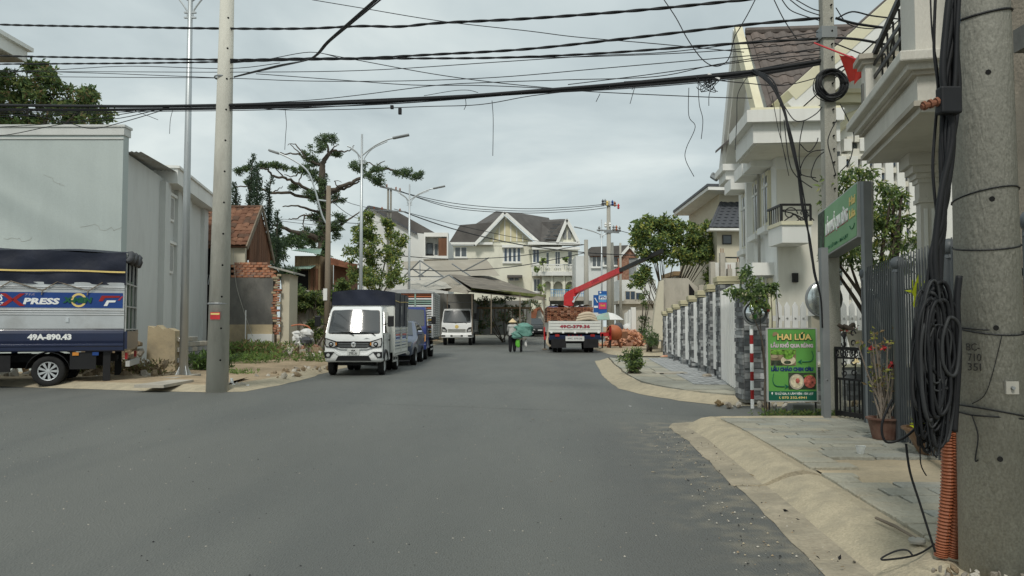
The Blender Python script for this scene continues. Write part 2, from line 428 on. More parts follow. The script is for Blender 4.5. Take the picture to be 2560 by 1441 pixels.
material('tarp_grey', (0.075, 0.078, 0.085), 0.7, 0.12, 2.5, 0.5, 6)
material('tarp_top', (0.42, 0.43, 0.42), 0.6, 0.1, 2, dirt=(0.26, 0.26, 0.25), dscale=2)
material('tarp_white', (0.70, 0.70, 0.68), 0.6, 0.06, 2, 0.3, 6)
material('tarp_beige', (0.52, 0.44, 0.33), 0.8, 0.1, 3, 0.3, 8)
material('glass_dark', (0.03, 0.035, 0.037), 0.09, 0.05, 2, spec=0.9, coat=1.0)
material('glass_win', (0.075, 0.09, 0.10), 0.08, 0.2, 1.5, spec=0.7)
material('glass_blue', (0.05, 0.075, 0.11), 0.08, 0.2, 1.5, spec=0.7)
material('plastic_black', (0.014, 0.014, 0.015), 0.45, 0.1, 4)
material('lamp_clear', (0.50, 0.51, 0.50), 0.1, 0.1, 6, spec=0.8, coat=1.0)
material('lamp_amber', (0.55, 0.22, 0.04), 0.2, 0.1, 6)
material('lamp_red', (0.30, 0.02, 0.02), 0.25, 0.1, 6)
material('tyre', (0.018, 0.018, 0.018), 0.85, 0.15, 6)
material('chassis', (0.014, 0.014, 0.015), 0.8, 0.2, 5)
material('red_paint', (0.50, 0.03, 0.035), 0.35, 0.1, 3, coat=0.3)
material('red_letter', (0.35, 0.035, 0.06), 0.6, 0.1, 3)
material('flag_red', (0.52, 0.045, 0.03), 0.8, 0.1, 3, leaf=0.3)
material('orange_paint', (0.46, 0.15, 0.07), 0.5, 0.1, 3)
material('yellow', (0.65, 0.50, 0.06), 0.6, 0.1, 3)
material('pale_yellow', (0.72, 0.55, 0.20), 0.6, 0.05, 3)
material('letter_white', (0.78, 0.79, 0.78), 0.6, 0.03, 3)
material('letter_pink', (0.60, 0.50, 0.55), 0.6, 0.05, 3)
material('letter_navy', (0.02, 0.045, 0.15), 0.6, 0.05, 3)
material('letter_black', (0.02, 0.02, 0.02), 0.7, 0.05, 3)
material('letter_green', (0.01, 0.10, 0.05), 0.6, 0.05, 3)
material('banner_blue', (0.015, 0.055, 0.22), 0.5, 0.08, 3)
material('sign_blue', (0.02, 0.10, 0.33), 0.5, 0.08, 3)
material('sign_cyan', (0.10, 0.32, 0.60), 0.5, 0.08, 3)
material('sign_pink', (0.60, 0.06, 0.16), 0.5, 0.08, 3)
material('sign_green', (0.115, 0.335, 0.075), 0.5, 0.06, 2)
material('sign_green_dull', (0.15, 0.33, 0.15), 0.45, 0.06, 2, dirt=(0.20, 0.36, 0.20), dscale=2)
material('sign_teal', (0.012, 0.115, 0.075), 0.5, 0.05, 2)
material('food_green', (0.13, 0.28, 0.04), 0.6, 0.6, 25)
material('food_dark', (0.035, 0.05, 0.03), 0.6, 0.6, 20)
material('food_cream', (0.60, 0.54, 0.38), 0.6, 0.25, 22)
material('food_red', (0.45, 0.12, 0.09), 0.6, 0.5, 25)
material('food_board', (0.24, 0.19, 0.12), 0.6, 0.4, 14)
material('terracotta', (0.12, 0.062, 0.045), 0.8, 0.12, 4, dirt=(0.19, 0.13, 0.10), dscale=4)
material('pot_brown', (0.15, 0.085, 0.045), 0.45, 0.15, 4, coat=0.3)
material('pot_beige', (0.40, 0.375, 0.30), 0.85, 0.1, 4)
material('cap_stone', (0.50, 0.46, 0.31), 0.88, 0.08, 3, 0.2, 20)
for k, c in (('stone_a', (0.155, 0.165, 0.17)), ('stone_b', (0.245, 0.255, 0.255)), ('stone_c', (0.40, 0.41, 0.41)), ('stone_d', (0.095, 0.10, 0.105))):
  material(k, c, 0.75, 0.2, 5, 0.4, 30)
material('rock', (0.30, 0.27, 0.225), 0.95, 0.2, 4, 0.6, 12, dirt=(0.19, 0.16, 0.12), dscale=4)
material('rock_pale', (0.46, 0.43, 0.37), 0.95, 0.15, 4, 0.5, 12)
material('rock_brown', (0.26, 0.20, 0.13), 0.95, 0.2, 4, 0.6, 12)
material('bark', (0.085, 0.07, 0.055), 0.95, 0.25, 6, 0.6, 20, stretch=(1, 1, 0.3))
material('bark_pale', (0.20, 0.17, 0.14), 0.95, 0.2, 6, 0.4, 20, stretch=(1, 1, 0.3))
def leafm(n, c): material(n, tuple(1.95 * q for q in c), 0.6, 0.25, 4, spec=0.25, leaf=0.38)
leafm('leaf_dark', (0.038, 0.062, 0.028)); leafm('leaf_mid', (0.07, 0.105, 0.038)); leafm('leaf_pale', (0.125, 0.165, 0.05))  # leaf tones are true colour differences, mixed at random within a crown
leafm('leaf_yellow', (0.20, 0.20, 0.05)); leafm('leaf_olive', (0.10, 0.115, 0.038)); leafm('leaf_pine', (0.065, 0.088, 0.048))
leafm('leaf_cyp', (0.026, 0.042, 0.026)); leafm('leaf_cyp_b', (0.04, 0.062, 0.036)); leafm('leaf_blue', (0.055, 0.085, 0.06))
leafm('leaf_lime', (0.30, 0.34, 0.02)); leafm('leaf_brown', (0.13, 0.095, 0.05)); leafm('leaf_grass', (0.075, 0.125, 0.032))
material('flower_red', (0.45, 0.045, 0.05), 0.6, 0.2, 8)
material('flower_pale', (0.6, 0.5, 0.28), 0.6, 0.2, 8)
material('cloth_grey', (0.40, 0.40, 0.38), 0.9, 0.12, 6, 0.3, 20)
material('cloth_black', (0.012, 0.012, 0.014), 0.9, 0.2, 6)
material('skin', (0.40, 0.23, 0.15), 0.6, 0.05, 6)
material('straw', (0.62, 0.49, 0.30), 0.8, 0.1, 10)
material('sack_green', (0.12, 0.27, 0.225), 0.6, 0.12, 4, 0.4, 8, dirt=(0.21, 0.37, 0.32), dscale=3)
material('bag_lime', (0.14, 0.50, 0.06), 0.5, 0.1, 4)
material('bag_white', (0.66, 0.66, 0.64), 0.5, 0.1, 4, 0.3, 12)
material('mirror', (0.62, 0.66, 0.66), 0.06, 0.02, 2, metal=1.0)
material('mirror_disc', (0.55, 0.60, 0.60), 0.18, 0.05, 2, metal=0.9)
material('plate_grey', (0.60, 0.61, 0.59), 0.5, 0.05, 3)
material('plastic_clear', (0.6, 0.62, 0.6), 0.3, 0.1, 10, trans=0.4)
material('red_roof', (0.28, 0.11, 0.06), 0.85, 0.2, 2)
# ------------------------------------------------------------------ ground, road, kerbs, pavements
def densify(pts, step):
  out = []
  pts = [Vector((p[0], p[1], 0)) for p in pts]
  for a, b in zip(pts, pts[1:]):
    n = max(1, int((b - a).length / step))
    out += [a.lerp(b, i / n) for i in range(n)]
  return out + [pts[-1]]
def offset(pts, d):
  out = []
  for i, p in enumerate(pts):
    t = pts[min(i + 1, len(pts) - 1)] - pts[max(i - 1, 0)]
    n = Vector((-t.y, t.x, 0)).normalized()
    out.append(p + n * d)
  return out
def lift(pts, z): return [Vector((p.x, p.y, z + gz(p.y))) for p in pts]
def strip(mb, A, B, m=0):
  for i in range(len(A) - 1): mb.quad(A[i], A[i + 1], B[i + 1], B[i], m)
def jit(pts, a): return [Vector((p.x + rnd.uniform(-a, a), p.y + rnd.uniform(-a, a), p.z)) for p in pts]
mb = MB(); mb.box(-600, 600, -60, 1200, -1.0, -0.06)
tag(mb.build('ground', 'earth'), kind='structure')
mb = MB()
ys = [-25 + 5 * i for i in range(28)]
for a, b in zip(ys, ys[1:]):
  mb.quad((-70, a, gz(a)), (45, a, gz(a)), (45, b, gz(b)), (-70, b, gz(b)))
road = tag(mb.build('road', 'asphalt'), kind='structure')
for px0, py0, px1, py1 in ((820, 1006, 1900, 1045),):
  a, b = gnd(px0, py0), gnd(px1, py1); mb = MB()
  n = 24; P = [a.lerp(b, i / n) + Vector((0, rnd.uniform(-0.012, 0.012), 0.004)) for i in range(n + 1)]
  strip(mb, P, [p + Vector((0, 0.010 + rnd.uniform(0, 0.008), 0)) for p in P])
  mb.build('tar_seam', 'tar', road)
foot = [(-60, 17.9), (-30, 17.6), tuple(gnd(0, 967)), tuple(gnd(330, 977)), tuple(gnd(520, 982)), tuple(gnd(610, 980)),
    tuple(gnd(700, 964)), tuple(gnd(770, 947)), (-5.15, 21.5), (-5.15, 30), (-5.1, 50), (-4.9, 68), (-3.6, 82), (0.5, 90), (8, 94), (30, 96)]
foot = [(p[0], p[1]) for p in foot]
F = densify(foot, 0.6)
Fj = jit(F, 0.03)
TOP = jit(offset(F, 0.5), 0.02)
mb = MB(); strip(mb, lift(Fj, 0.004), lift(TOP, 0.11))
tag(mb.build('kerb_left', 'kerb_concrete', smooth=True), kind='structure')
mb = MB()
IN = offset(F, 2.2); IN2 = offset(F, 9.0)
def lump(pts, z, a): return [Vector((p.x, p.y, z + gz(p.y) + rnd.uniform(0, a))) for p in pts]
t0 = lift(TOP, 0.11); t1 = lump(IN, 0.12, 0.06)
strip(mb, t0, t1)
verge = tag(mb.build('verge_left', 'earth', smooth=True), kind='structure')
mb = MB()
mb.box(-80, -7.0, 17.7, 21.5, .0, .10); mb.box(-80, -5.8, 21.5, 60, .0, .098); mb.box(-80, -5.6, 60, 84, .0, .35)
tag(mb.build('yard_left', 'earth'), kind='structure')
mb = MB()
mb.quad((-8, 91, gz(90) + 0.1), (60, 96.5, gz(90) + 0.1), (60, 160, 1.0), (-20, 160, 1.0))
tag(mb.build('yard_far', 'earth'), kind='structure')
ft = [tuple(gnd(*q)) for q in ((1500, 893), (1488, 903), (1494, 918), (1510, 944), (1545, 972), (1600, 986), (1700, 1003), (1790, 1013), (1870, 1016))]
ft = [(p[0], p[1]) for p in ft] + [(5.2, 12.9), (14, 12.9)]
ft = [(8.0, 31.6), (4.6, 31.5), (3.7, 31.1)] + ft[1:]
F = densify(ft, 0.35)
Fj = jit(F, 0.025)
TOP = jit(offset(F, 0.48), 0.02)
mb = MB(); strip(mb, lift(Fj, 0.004), lift(offset(F, 0.16), 0.02)); strip(mb, lift(offset(F, 0.16), 0.02), lift(TOP, 0.125))
tag(mb.build('kerb_beyond_alley', 'kerb_concrete', smooth=True), kind='structure')
mb = MB()
mb.poly([Vector((p.x, p.y, 0.10)) for p in TOP] + [Vector((14, 30, 0.10))])
isl = tag(mb.build('pavement_beyond_alley', 'joint'), kind='structure')
inner = [p for p in TOP if p.y > 13.35 and p.y < 29.8]
def isl_x(y):
  c = [p for p in inner if p.x < 5.0]
  c.sort(key=lambda p: abs(p.y - y)); return c[0].x + 0.04
y = 13.5
k = 0
while y < 29.0:
  h = 1.25
  x0a, x0b = isl_x(y), isl_x(y + h)
  xe = 4.75 + 0.097 * (y - 17.5) + 0.35
  n = 3 if xe - x0a > 2.2 else 2
  for i in range(n):
    a, b = x0a + (xe - x0a) * i / n, x0a + (xe - x0a) * (i + 1) / n
    c, d = x0b + (xe - x0b) * i / n, x0b + (xe - x0b) * (i + 1) / n
    g = 0.012
    mb = MB(); mb.slab([(a + g, y + g, 0.09), (b - g, y + g, 0.09), (d - g, y + h - g, 0.09), (c + g, y + h - g, 0.09)], (0, 0, 0.04 + rnd.uniform(-0.004, 0.004)))
    mb.build('paving_slab', rnd.choice(['paving_a', 'paving_b', 'paving_a']), isl)
  y += h
mb = MB()
sx, sy = 0.16, 0.16
for i in range(11):
  for j in range(46):
    X, Y = 3.9 + i * sx + 0.06 * j * 0.3, 16.0 + j * 0.28
    X0 = 4.75 + 0.097 * (Y - 17.5) - 0.95 + i * sx
    mb.box(X0, X0 + sx - 0.012, Y, Y + 0.268, 0.12, 0.138 + rnd.uniform(0, 0.003), (i + j) % 2)
o = mb.build('sett', ['stone_b', 'stone_c'], isl); o['kind'] = 'stuff'
ft = [(12, 34.4), (5.4, 34.5), (4.7, 35.0), (4.45, 36.2), (4.5, 45), (4.9, 60), (6.5, 80), (12, 86), (30, 88)]
F = densify(list(reversed(ft)), 0.8)
TOP = jit(offset(F, 0.4), 0.03)
mb = MB(); strip(mb, lift(jit(F, 0.03), 0.004), lift(TOP, 0.12))
tag(mb.build('kerb_building_site', 'kerb_concrete', smooth=True), kind='structure')
mb = MB(); mb.poly([Vector((p.x, p.y, 0.115)) for p in TOP][::-1] + [Vector((40, 34.4, 0.115)), Vector((40, 88, 0.115))][:0] + [Vector((30, 34.8, 0.115))])
tag(mb.build('pavement_building_site', 'sand'), kind='structure')
EDGE = [(1.35, -4.0), (1.5, 2.0), (1.62, 4.15), (1.80, 6.27), (1.98, 9.1), (2.0, 10.3), (2.15, 10.75), (2.6, 10.95), (3.4, 11.0), (12, 11.0)]
def near_kerb(part, name, za, zb):
  F = densify(part, 0.22)
  A = jit(lift(F, 0.004), 0.014)
  B = lift(jit(offset(F, -0.24), 0.004), 0.012)
  C1 = lift(jit(offset(F, -0.42), 0.003), za * 0.78)
  C2 = lift(jit(offset(F, -0.56), 0.003), za)
  C3 = lift(offset(F, -0.72), zb)
  mb = MB(); strip(mb, A, B, 1); strip(mb, B, C1); strip(mb, C1, C2); strip(mb, C2, C3)
  for q in (0, -1):
    mb.poly([A[q] - Vector((0, 0, .1)), A[q], B[q], C1[q], C2[q], C3[q], C3[q] - Vector((0, 0, .15))])
  return tag(mb.build(name, ['kerb_concrete', 'gutter'], smooth=False), kind='structure')
cut = 6.55
i = 4
p_near = EDGE[:3] + [(1.80, 6.27), (1.815, cut - 0.02)]
p_far = [(1.80, cut + 0.035), (1.98, 9.1), (2.0, 10.3), (2.15, 10.75), (2.6, 10.95), (3.4, 11.0), (12, 11.0)]
near_kerb(p_near, 'kerb_near', 0.112, 0.09)
near_kerb(p_far, 'kerb_near_corner', 0.134, 0.09)
def fence_x(y): return 4.35 - (9.83 - y) * 0.235
def kerb_x(y):
  P = EDGE[:6]
  for a, b in zip(P, P[1:]):
    if a[1] <= y <= b[1]: return a[0] + (b[0] - a[0]) * (y - a[1]) / (b[1] - a[1]) + 0.66
  return 2.65
mb = MB()
mb.poly([(kerb_x(-3.9), -3.9, 0.075), (12, -3.9, 0.075), (12, 10.36, 0.075), (2.75, 10.36, 0.075), (kerb_x(9), 9, 0.075), (kerb_x(6), 6, 0.075), (kerb_x(3), 3, 0.075)])
pav = tag(mb.build('pavement_near', 'joint'), kind='structure')
y = 1.6
row = 0
while y < 10.3:
  h = rnd.uniform(0.14, 0.27)
  if y + h > 10.3: h = 10.34 - y
  x = kerb_x(y) + 0.0
  xe = fence_x(y) + 0.15 if y > 3 else 4
  first = True
  while x < xe:
    w = rnd.uniform(0.35, 0.85) if not first else rnd.uniform(0.2, 0.6)
    xn = x + w
    if xe - xn < 0.25: xn = xe
    hole = y + h > 6.15 and y < 7.0 and xn > 2.95 and x < 3.85
    if not hole:
      g = 0.009
      J = lambda: rnd.uniform(-0.006, 0.006)
      sk = kerb_x(y + h) - kerb_x(y)
      P = [(x + g + J(), y + g + J(), 0.07), (xn - g + J(), y + g + J(), 0.07), (xn - g + sk + J(), y + h - g + J(), 0.07), (x + g + sk + J(), y + h - g + J(), 0.07)]
      zt = 0.052 + rnd.uniform(-0.004, 0.004)
      mb = MB(); n = 4
      top = [Vector(p) + Vector((0, 0, zt)) for p in P]
      c = sum(top, Vector()) / 4
      mb.slab(P, (0, 0, zt - 0.006))
      mb.f.pop(1 if False else -5); mb.m.pop()
      ins = [t + (c - t).normalized() * 0.012 for t in top]
      b = len(mb.v); mb.v += [tuple(t) for t in ins]
      mb.f.append((b, b + 1, b + 2, b + 3)); mb.m.append(0)
      for q in range(4):
        mb.f.append((4 + q, 4 + (q + 1) % 4, b + (q + 1) % 4, b + q)); mb.m.append(0)
      mm = rnd.choice(['paving_a', 'paving_a', 'paving_b', 'paving_c']) if not (first and y < 9) else 'paving_b'
      if y < 4.9 and not first and rnd.random() < 0.4: mm = 'sand'
      mb.build('paving_slab', mm, pav)
    x = xn; first = False
  y += h; row += 1
mb = MB()
mb.sheet(lambda u, v: Vector((2.55 + u * 1.6, 5.8 + v * 1.5, 0.090 + rnd.uniform(0, 0.010))), 16, 14)
mb.build('sand_bed', 'sand', pav, smooth=True)
def grit(n, fx, size, mats, name, parent=None):
  mb = MB()
  for _ in range(n):
    x, y, z = fx()
    s = size * rnd.uniform(0.4, 1.5)
    a = rnd.uniform(0, 3.14)
    pts = [Vector((x + s * rnd.uniform(0.6, 1.1) * math.cos(a + q * 1.571), y + s * rnd.uniform(0.6, 1.1) * math.sin(a + q * 1.571), z)) for q in range(4)]
    tip = Vector((x, y, z + s * rnd.uniform(0.4, 0.9)))
    b = len(mb.v); m = rnd.randrange(len(mats))
    mb.add(pts + [tip], [(0, 1, 4), (1, 2, 4), (2, 3, 4), (3, 0, 4)], m)
  o = mb.build(name, mats, parent); o['kind'] = 'stuff'
  return o
def spread():
  y = rnd.uniform(3.6, 14) ** 1.0
  return (rnd.uniform(-0.66 * y, 1.5), y, 0.001)
tag(grit(700, spread, 0.006, ['rock', 'rock_pale', 'chassis'], 'loose_grit'), 'fine loose grit scattered over the grey asphalt', 'grit')
def gut():
  y = rnd.uniform(3.6, 10.3)
  return (kerb_x(y) - 0.66 + rnd.uniform(-0.35, 0.35) - 0.08, y, 0.006)
tag(grit(420, gut, 0.008, ['rock_brown', 'rock_pale', 'sand', 'chassis'], 'gutter_grit'), 'sandy grit lying along the near kerb gutter', 'grit')
# ------------------------------------------------------------------ foliage helpers
def leaf(mb, p, s, asp, m, down=0.0):
  d = Vector((rnd.gauss(0, 1), rnd.gauss(0, 1), rnd.gauss(0, 0.8) - down)).normalized()
  a = d.cross(Vector((rnd.gauss(0, 1), rnd.gauss(0, 1), rnd.gauss(0, 1)))).normalized() * (s * asp * 0.5)
  n = d.cross(a).normalized() * (s * 0.12)
  L = d * s
  mb.add([p, p + L * 0.45 + a + n, p + L, p + L * 0.45 - a + n], [(0, 1, 2, 3)], m)
def leaves(mb, blobs, dens, size, nm, asp=0.5, down=0.0, bias=2.4, wts=None):
  """blobs: (centre, (rx, ry, rz)); dens: leaves per blob scaled by its surface"""
  for c, r in blobs:
    c = Vector(c); n = int(1.75 * dens * (r[0] * r[1] + r[1] * r[2] + r[0] * r[2]))
    for _ in range(max(6, n)):
      v = Vector((rnd.gauss(0, 1), rnd.gauss(0, 1), rnd.gauss(0, 1))).normalized() * rnd.random() ** (1 / bias)
      p = c + Vector((v.x * r[0], v.y * r[1], v.z * r[2]))
      if wts: m = rnd.choices(range(nm), wts)[0]
      else: m = rnd.randrange(nm)
      leaf(mb, p, size * rnd.uniform(0.6, 1.35), asp, m, down)
def clumps(c, r, n, k):
  """n smaller clumps spread through an ellipsoid"""
  out = []
  for _ in range(int(n * 1.35)):
    v = Vector((rnd.gauss(0, 1), rnd.gauss(0, 1), rnd.gauss(0, 1))).normalized() * (rnd.random() ** 0.45 * 1.12)
    q = rnd.uniform(0.55, 1.2) * k
    out.append((Vector(c) + Vector((v.x * r[0], v.y * r[1], v.z * r[2])), (q * r[0] ** .4, q * r[1] ** .4, 0.75 * q * r[2] ** .4)))
  return out
def limb(mb, pts, r0, r1, n=6, wob=0.0, m=0):
  P = smoothpath(pts, 4)
  if wob: P = [P[0]] + [p + Vector((rnd.uniform(-wob, wob), rnd.uniform(-wob, wob), rnd.uniform(-wob, wob))) for p in P[1:-1]] + [P[-1]]
  k = len(P) - 1
  mb.tube(P, [r0 + (r1 - r0) * i / k for i in range(k + 1)], n, m)
def plant(name, label, cat, loc, trunk, crown, tm, cm, group=None, stem='trunk', top='crown'):
  t = wthing(name, label, cat, loc, group)
  if trunk.v: trunk.build(stem, tm, t, smooth=True, fix=False)
  crown.build(top, cm, t, fix=False)
  return t
def frame(o, ydir):
  yd = Vector((ydir[0], ydir[1], 0)).normalized()
  xd = Vector((yd.y, -yd.x, 0))
  return Matrix(((xd.x, yd.x, 0, o[0]), (xd.y, yd.y, 0, o[1]), (0, 0, 1, o[2] if len(o) > 2 else 0), (0, 0, 0, 1)))
stone_meshes = []
for k in range(5):
  mb = MB(); mb.ball((0, 0, 0), 1, 0.8, 0.6, 3, 0, 0.22)
  stone_meshes.append(mesh_of(mb, 'stone', 'rock'))
# ------------------------------------------------------------------ plain grey building at the corner
A = Vector((-10.3, 21.0, 0))
DL = (-0.17, 1.0)
ML = frame(A, DL)
b = wthing('corner_building', 'tall plain grey rendered building behind the blue tarp truck', 'building', (-14, 24, 0))
mb = MB()
mb.box(-26, -10.3, 21.0, 21.3, 0, 6.35)
mb.slab([ML @ Vector((-.02, .2, 0)), ML @ Vector((-.02, 4.5, 0)), Vector((-24, 26, 0)), Vector((-24, 21.2, 0))], (0, 0, 5.95), 1)
wl_ = mb.build('wall', ['render_grey', 'render_side'], b)
mb = MB()
mb.box(-26.05, -10.27, 20.96, 21.35, 6.35, 6.56); mb.box(-26.05, -10.24, 20.93, 21.38, 6.56, 6.62); mb.box(-26, -10.29, 20.975, 21.05, 6.24, 6.28)
mb.build('cornice', 'render_side', b)
mb = MB()
mb.box(-8, 0.0, 4.5, 10.3, 0.0, 5.8, 0, ML)
for a0, a1, pr in ((3.75, 4.4, .16), (5.45, 5.95, .14), (6.9, 7.4, .14), (9.6, 10.3, .14)):
  mb.box(-0.3, pr, a0, a1, 0.0, 5.8, 0, ML)
mb.build('rear_wing_wall', 'render_side', b)
mb = MB(); mb.box(-0.5, 0.42, 4.1, 10.5, 5.8, 6.28, 0, ML); mb.box(-0.5, 0.48, 4.05, 10.55, 6.28, 6.36, 0, ML)
mb.build('parapet', 'villa_white', b)
mb = MB()
for i in range(12):      # corrugated sheet over the side wall
  x = -1.0 + i * 0.115
  mb.add([ML @ Vector(p) for p in ((x, 0.42, 5.98 + .1 * (0.4 - x) * .3), (x + .0575, 0.42, 6.01 + .1 * (.4 - x) * .3), (x + .115, .42, 5.98 + .1 * (.4 - x) * .3),
                  (x, 4.1, 6.16 + .03 * (0.4 - x)), (x + .0575, 4.1, 6.19 + .03 * (.4 - x)), (x + .115, 4.1, 6.16 + .03 * (.4 - x)))], [(0, 1, 4, 3), (1, 2, 5, 4)])
mb.build('tin_roof', 'tin', b)
for z0, z1 in ((4.7, 5.5), (3.0, 3.95)):
  mb = MB(); mb.box(-0.02, 0.06, 4.62, 5.3, z0, z1, 0, ML); mb.box(0, 0.12, 4.5, 5.42, z1, z1 + 0.09, 0, ML)
  w = mb.build('window', 'villa_white', b)
  mb = MB(); mb.box(0.058, 0.064, 4.72, 5.2, z0 + .08, z1 - .06, 0, ML); mb.build('pane', 'glass_win', w)
  mb = MB()
  for q in range(4): mb.box(0.066, 0.085, 4.78 + q * .12, 4.80 + q * .12, z0 + .08, z1 - .06, 0, ML)
  mb.build('window_bars', 'villa_white', w)
mb = MB(); mb.box(-.01, 0.02, 6.15, 6.4, 1.25, 2.7, 0, ML); mb.build('wall_slot', 'dark_void', b)
mb = MB(); mb.tube([ML @ Vector(p) for p in ((.1, 6.6, 3.8), (.16, 6.6, 2.9), (.1, 6.75, 2.75), (.05, 6.8, 3.2))], .02, 5); mb.build('loose_pipe', 'galv', b)
mb = MB()
for x0, z0, n in ((-17.2, 5.1, 9), (-14.6, 4.6, 12), (-12.4, 5.3, 8), (-11.4, 3.9, 14), (-18.6, 3.7, 9), (-13.4, 3.6, 8), (-11.0, 2.5, 9)):
  x, z = x0, z0
  for _ in range(n):
    nx, nz = x + rnd.uniform(-.02, .16), z + rnd.uniform(-.09, .07)
    mb.bar((x, 20.997, z), (nx, 20.997, nz), .004, .006); x, z = nx, nz
  mb.build('render_crack', 'concrete_far', b); mb = MB()
t = wthing('low_wall', 'broken ochre rendered stub of wall beside the galvanised lamp post', 'wall', (-9.3, 21.6, 0))
mb = MB()
top = [(-9.75, 1.30), (-9.6, 1.24), (-9.5, 1.32), (-9.35, 1.2), (-9.2, 1.24), (-9.02, 1.16)]
P = [Vector((x, 21.45, z)) for x, z in top] + [Vector((-9.0, 21.45, 0.02)), Vector((-9.78, 21.45, 0.02))]
mb.slab(P, (0, 0.35, 0)); mb.build('rendered_face', 'render_ochre', t)
bm_ = MB(); bm_.box(-.19, .19, -.09, .09, 0, .13); block_mesh = mesh_of(bm_, 'block', 'concrete_far', bevel=.012, seg=1)
for r in range(8):
  for c in range(6):
    if r + .5 * c > 6.5 + rnd.random() or r > 6: continue
    inst(block_mesh, 'block', t, (-8.97 - 0.02 * c, 21.75 + c * .41 + (.2 if r % 2 else 0), .02 + r * .142), (0, 0, R(90 + rnd.uniform(-2, 2))), (.93, 1, .97), rnd.choice(['concrete_far', 'concrete_raw', 'stone_b']))
t = wthing('footing_wall', 'crumbling brown stone footing under the grey building side wall', 'wall', (-10.0, 20.8, 0))
for i in range(70):
  s = rnd.uniform(.07, .17)
  inst(rnd.choice(stone_meshes), 'stone', t, (-10.95 + rnd.random() * 1.25, 20.75 + rnd.random() * .25, rnd.uniform(0.1, 1.15)), [rnd.uniform(0, 6) for _ in 'xyz'], (s * 1.2, s, s), rnd.choice(['rock_brown', 'rock_brown', 'rock', 'render_ochre']))
mb = MB(); mb.box(-11.2, -9.8, 20.85, 20.98, 0, 1.2); mb.build('core', 'rock_brown', t)
b = wthing('neighbour_house', 'tall house with projecting flat eave rising above the grey building', 'house', (-24, 27, 0))
mb = MB(); mb.box(-32, -19.6, 22.8, 29.2, 0, 11.3); mb.build('wall', 'far_white', b)
mb = MB(); mb.box(-33, -18.45, 22, 30.0, 11.3, 11.75); mb.box(-33, -18.3, 22, 30.15, 11.75, 11.9); rf = mb.build('eave', 'villa_white', b)
mb = MB(); mb.box(-32.8, -18.5, 22.2, 29.9, 11.27, 11.305); mb.build('soffit', 'concrete_raw', rf)
# ------------------------------------------------------------------ old house, part pulled down
b = wthing('old_tiled_house', 'half demolished old house with red clay tile roof behind concrete pole', 'house', (-11.5, 32.5, 0))
xL, xR, yE, yR_, yB = -13.9, -10.42, 31.25, 33.0, 34.7
zE, zR = 4.45, 6.2
mb = MB(); mb.quad((xL, yE + .05, zE - .05), (xR, yE + .05, zE - .05), (xR, yR_, zR - .05), (xL, yR_, zR - .05)); mb.quad((xL, yR_, zR - .05), (xR, yR_, zR - .05), (xR, yB, zE - .3), (xL, yB, zE - .3))
roof = mb.build('roof', 'wood_brown', b)
sl = Vector((0, yR_ - yE, zR - zE)); nt = 11; rowh = sl.length / nt
pit = math.atan2(sl.z, sl.y)
mbt = MB()
tw = .255
prof = [(-.5, .0), (-.25, .028), (0, .034), (.25, .028), (.5, .0)]
V = [(x * tw, 0, z + .012) for x, z in prof] + [(x * tw, rowh * 1.18, z) for x, z in prof]
Vb = [(x * tw, 0, z - .012) for x, z in prof]
mbt.add(V + Vb, [(i, i + 1, i + 6, i + 5) for i in range(4)] + [(10 + i, 11 + i, i + 1, i) for i in range(4)])
tile_me = mesh_of(mbt, 'tile', 'clay_tile')
for r in range(nt):
  for c in range(14):
    x = xL + .13 + c * .25 + (.02 if r % 2 else 0)
    if rnd.random() < 0.02: continue
    p = Vector((x, yE, zE)) + sl * (r / nt)
    inst(tile_me, 'tile', roof, p + Vector((rnd.uniform(-.012, .012), rnd.uniform(-.02, .02), .01)), (pit + rnd.uniform(-.05, .05), rnd.uniform(-.04, .04), rnd.uniform(-.04, .04)), (1, 1, 1), rnd.choice(['clay_tile', 'clay_tile', 'clay_tile_b', 'clay_tile_c']))
mb = MB(); mb.tube([(xL, yR_, zR + .03), (xR + .05, yR_, zR + .03)], .07, 6); mb.build('ridge', 'clay_tile_c', roof)
mb = MB(); mb.bar((xR + .06, yE - .1, zE - .12), (xR + .06, yR_, zR + .02), .05, .2); mb.build('barge_board', 'wood_grey', b)
mb = MB(); mb.bar((xR + .06, yB + .1, zE - .42), (xR + .06, yR_, zR + .02), .05, .16); mb.build('barge_board', 'wood_grey', b)
mb = MB()
for i in range(9):
  yy = 31.75 + i * .3
  zt = zR - abs(yy - yR_) * (zR - zE) / (yR_ - yE) - .2
  mb.box(xR - .06, xR - .02, yy, yy + .27, 3.6, max(3.7, zt))
mb.build('gable_boards', 'wood_brown', b)
mb = MB(); mb.box(-11.25, -10.55, 31.5, 31.7, 3.72, 4.38); mb.build('upper_wall', 'render_cream', b)
mb = MB(); mb.box(-11.1, -9.42, 31.5, 31.72, 1.35, 3.2); mb.box(-12.2, -11.1, 31.9, 32.0, 0.2, 4.4, 1); mb.build('wall', ['render_stain', 'dark_void'], b)
mb = MB(); mb.box(-11.08, -9.4, 31.42, 31.75, 0.1, 1.35); mb.build('plinth', 'render_ochre', b)
mb = MB(); mb.box(-10.3, -9.35, 31.2, 31.5, .55, .98); mb.build('white_tile_sill', 'villa_white', b)
mbk = MB(); mbk.box(-.105, .105, -.05, .05, -.045, .045)
brick_me = mesh_of(mbk, 'brick', 'brick_a', bevel=.006, seg=1)
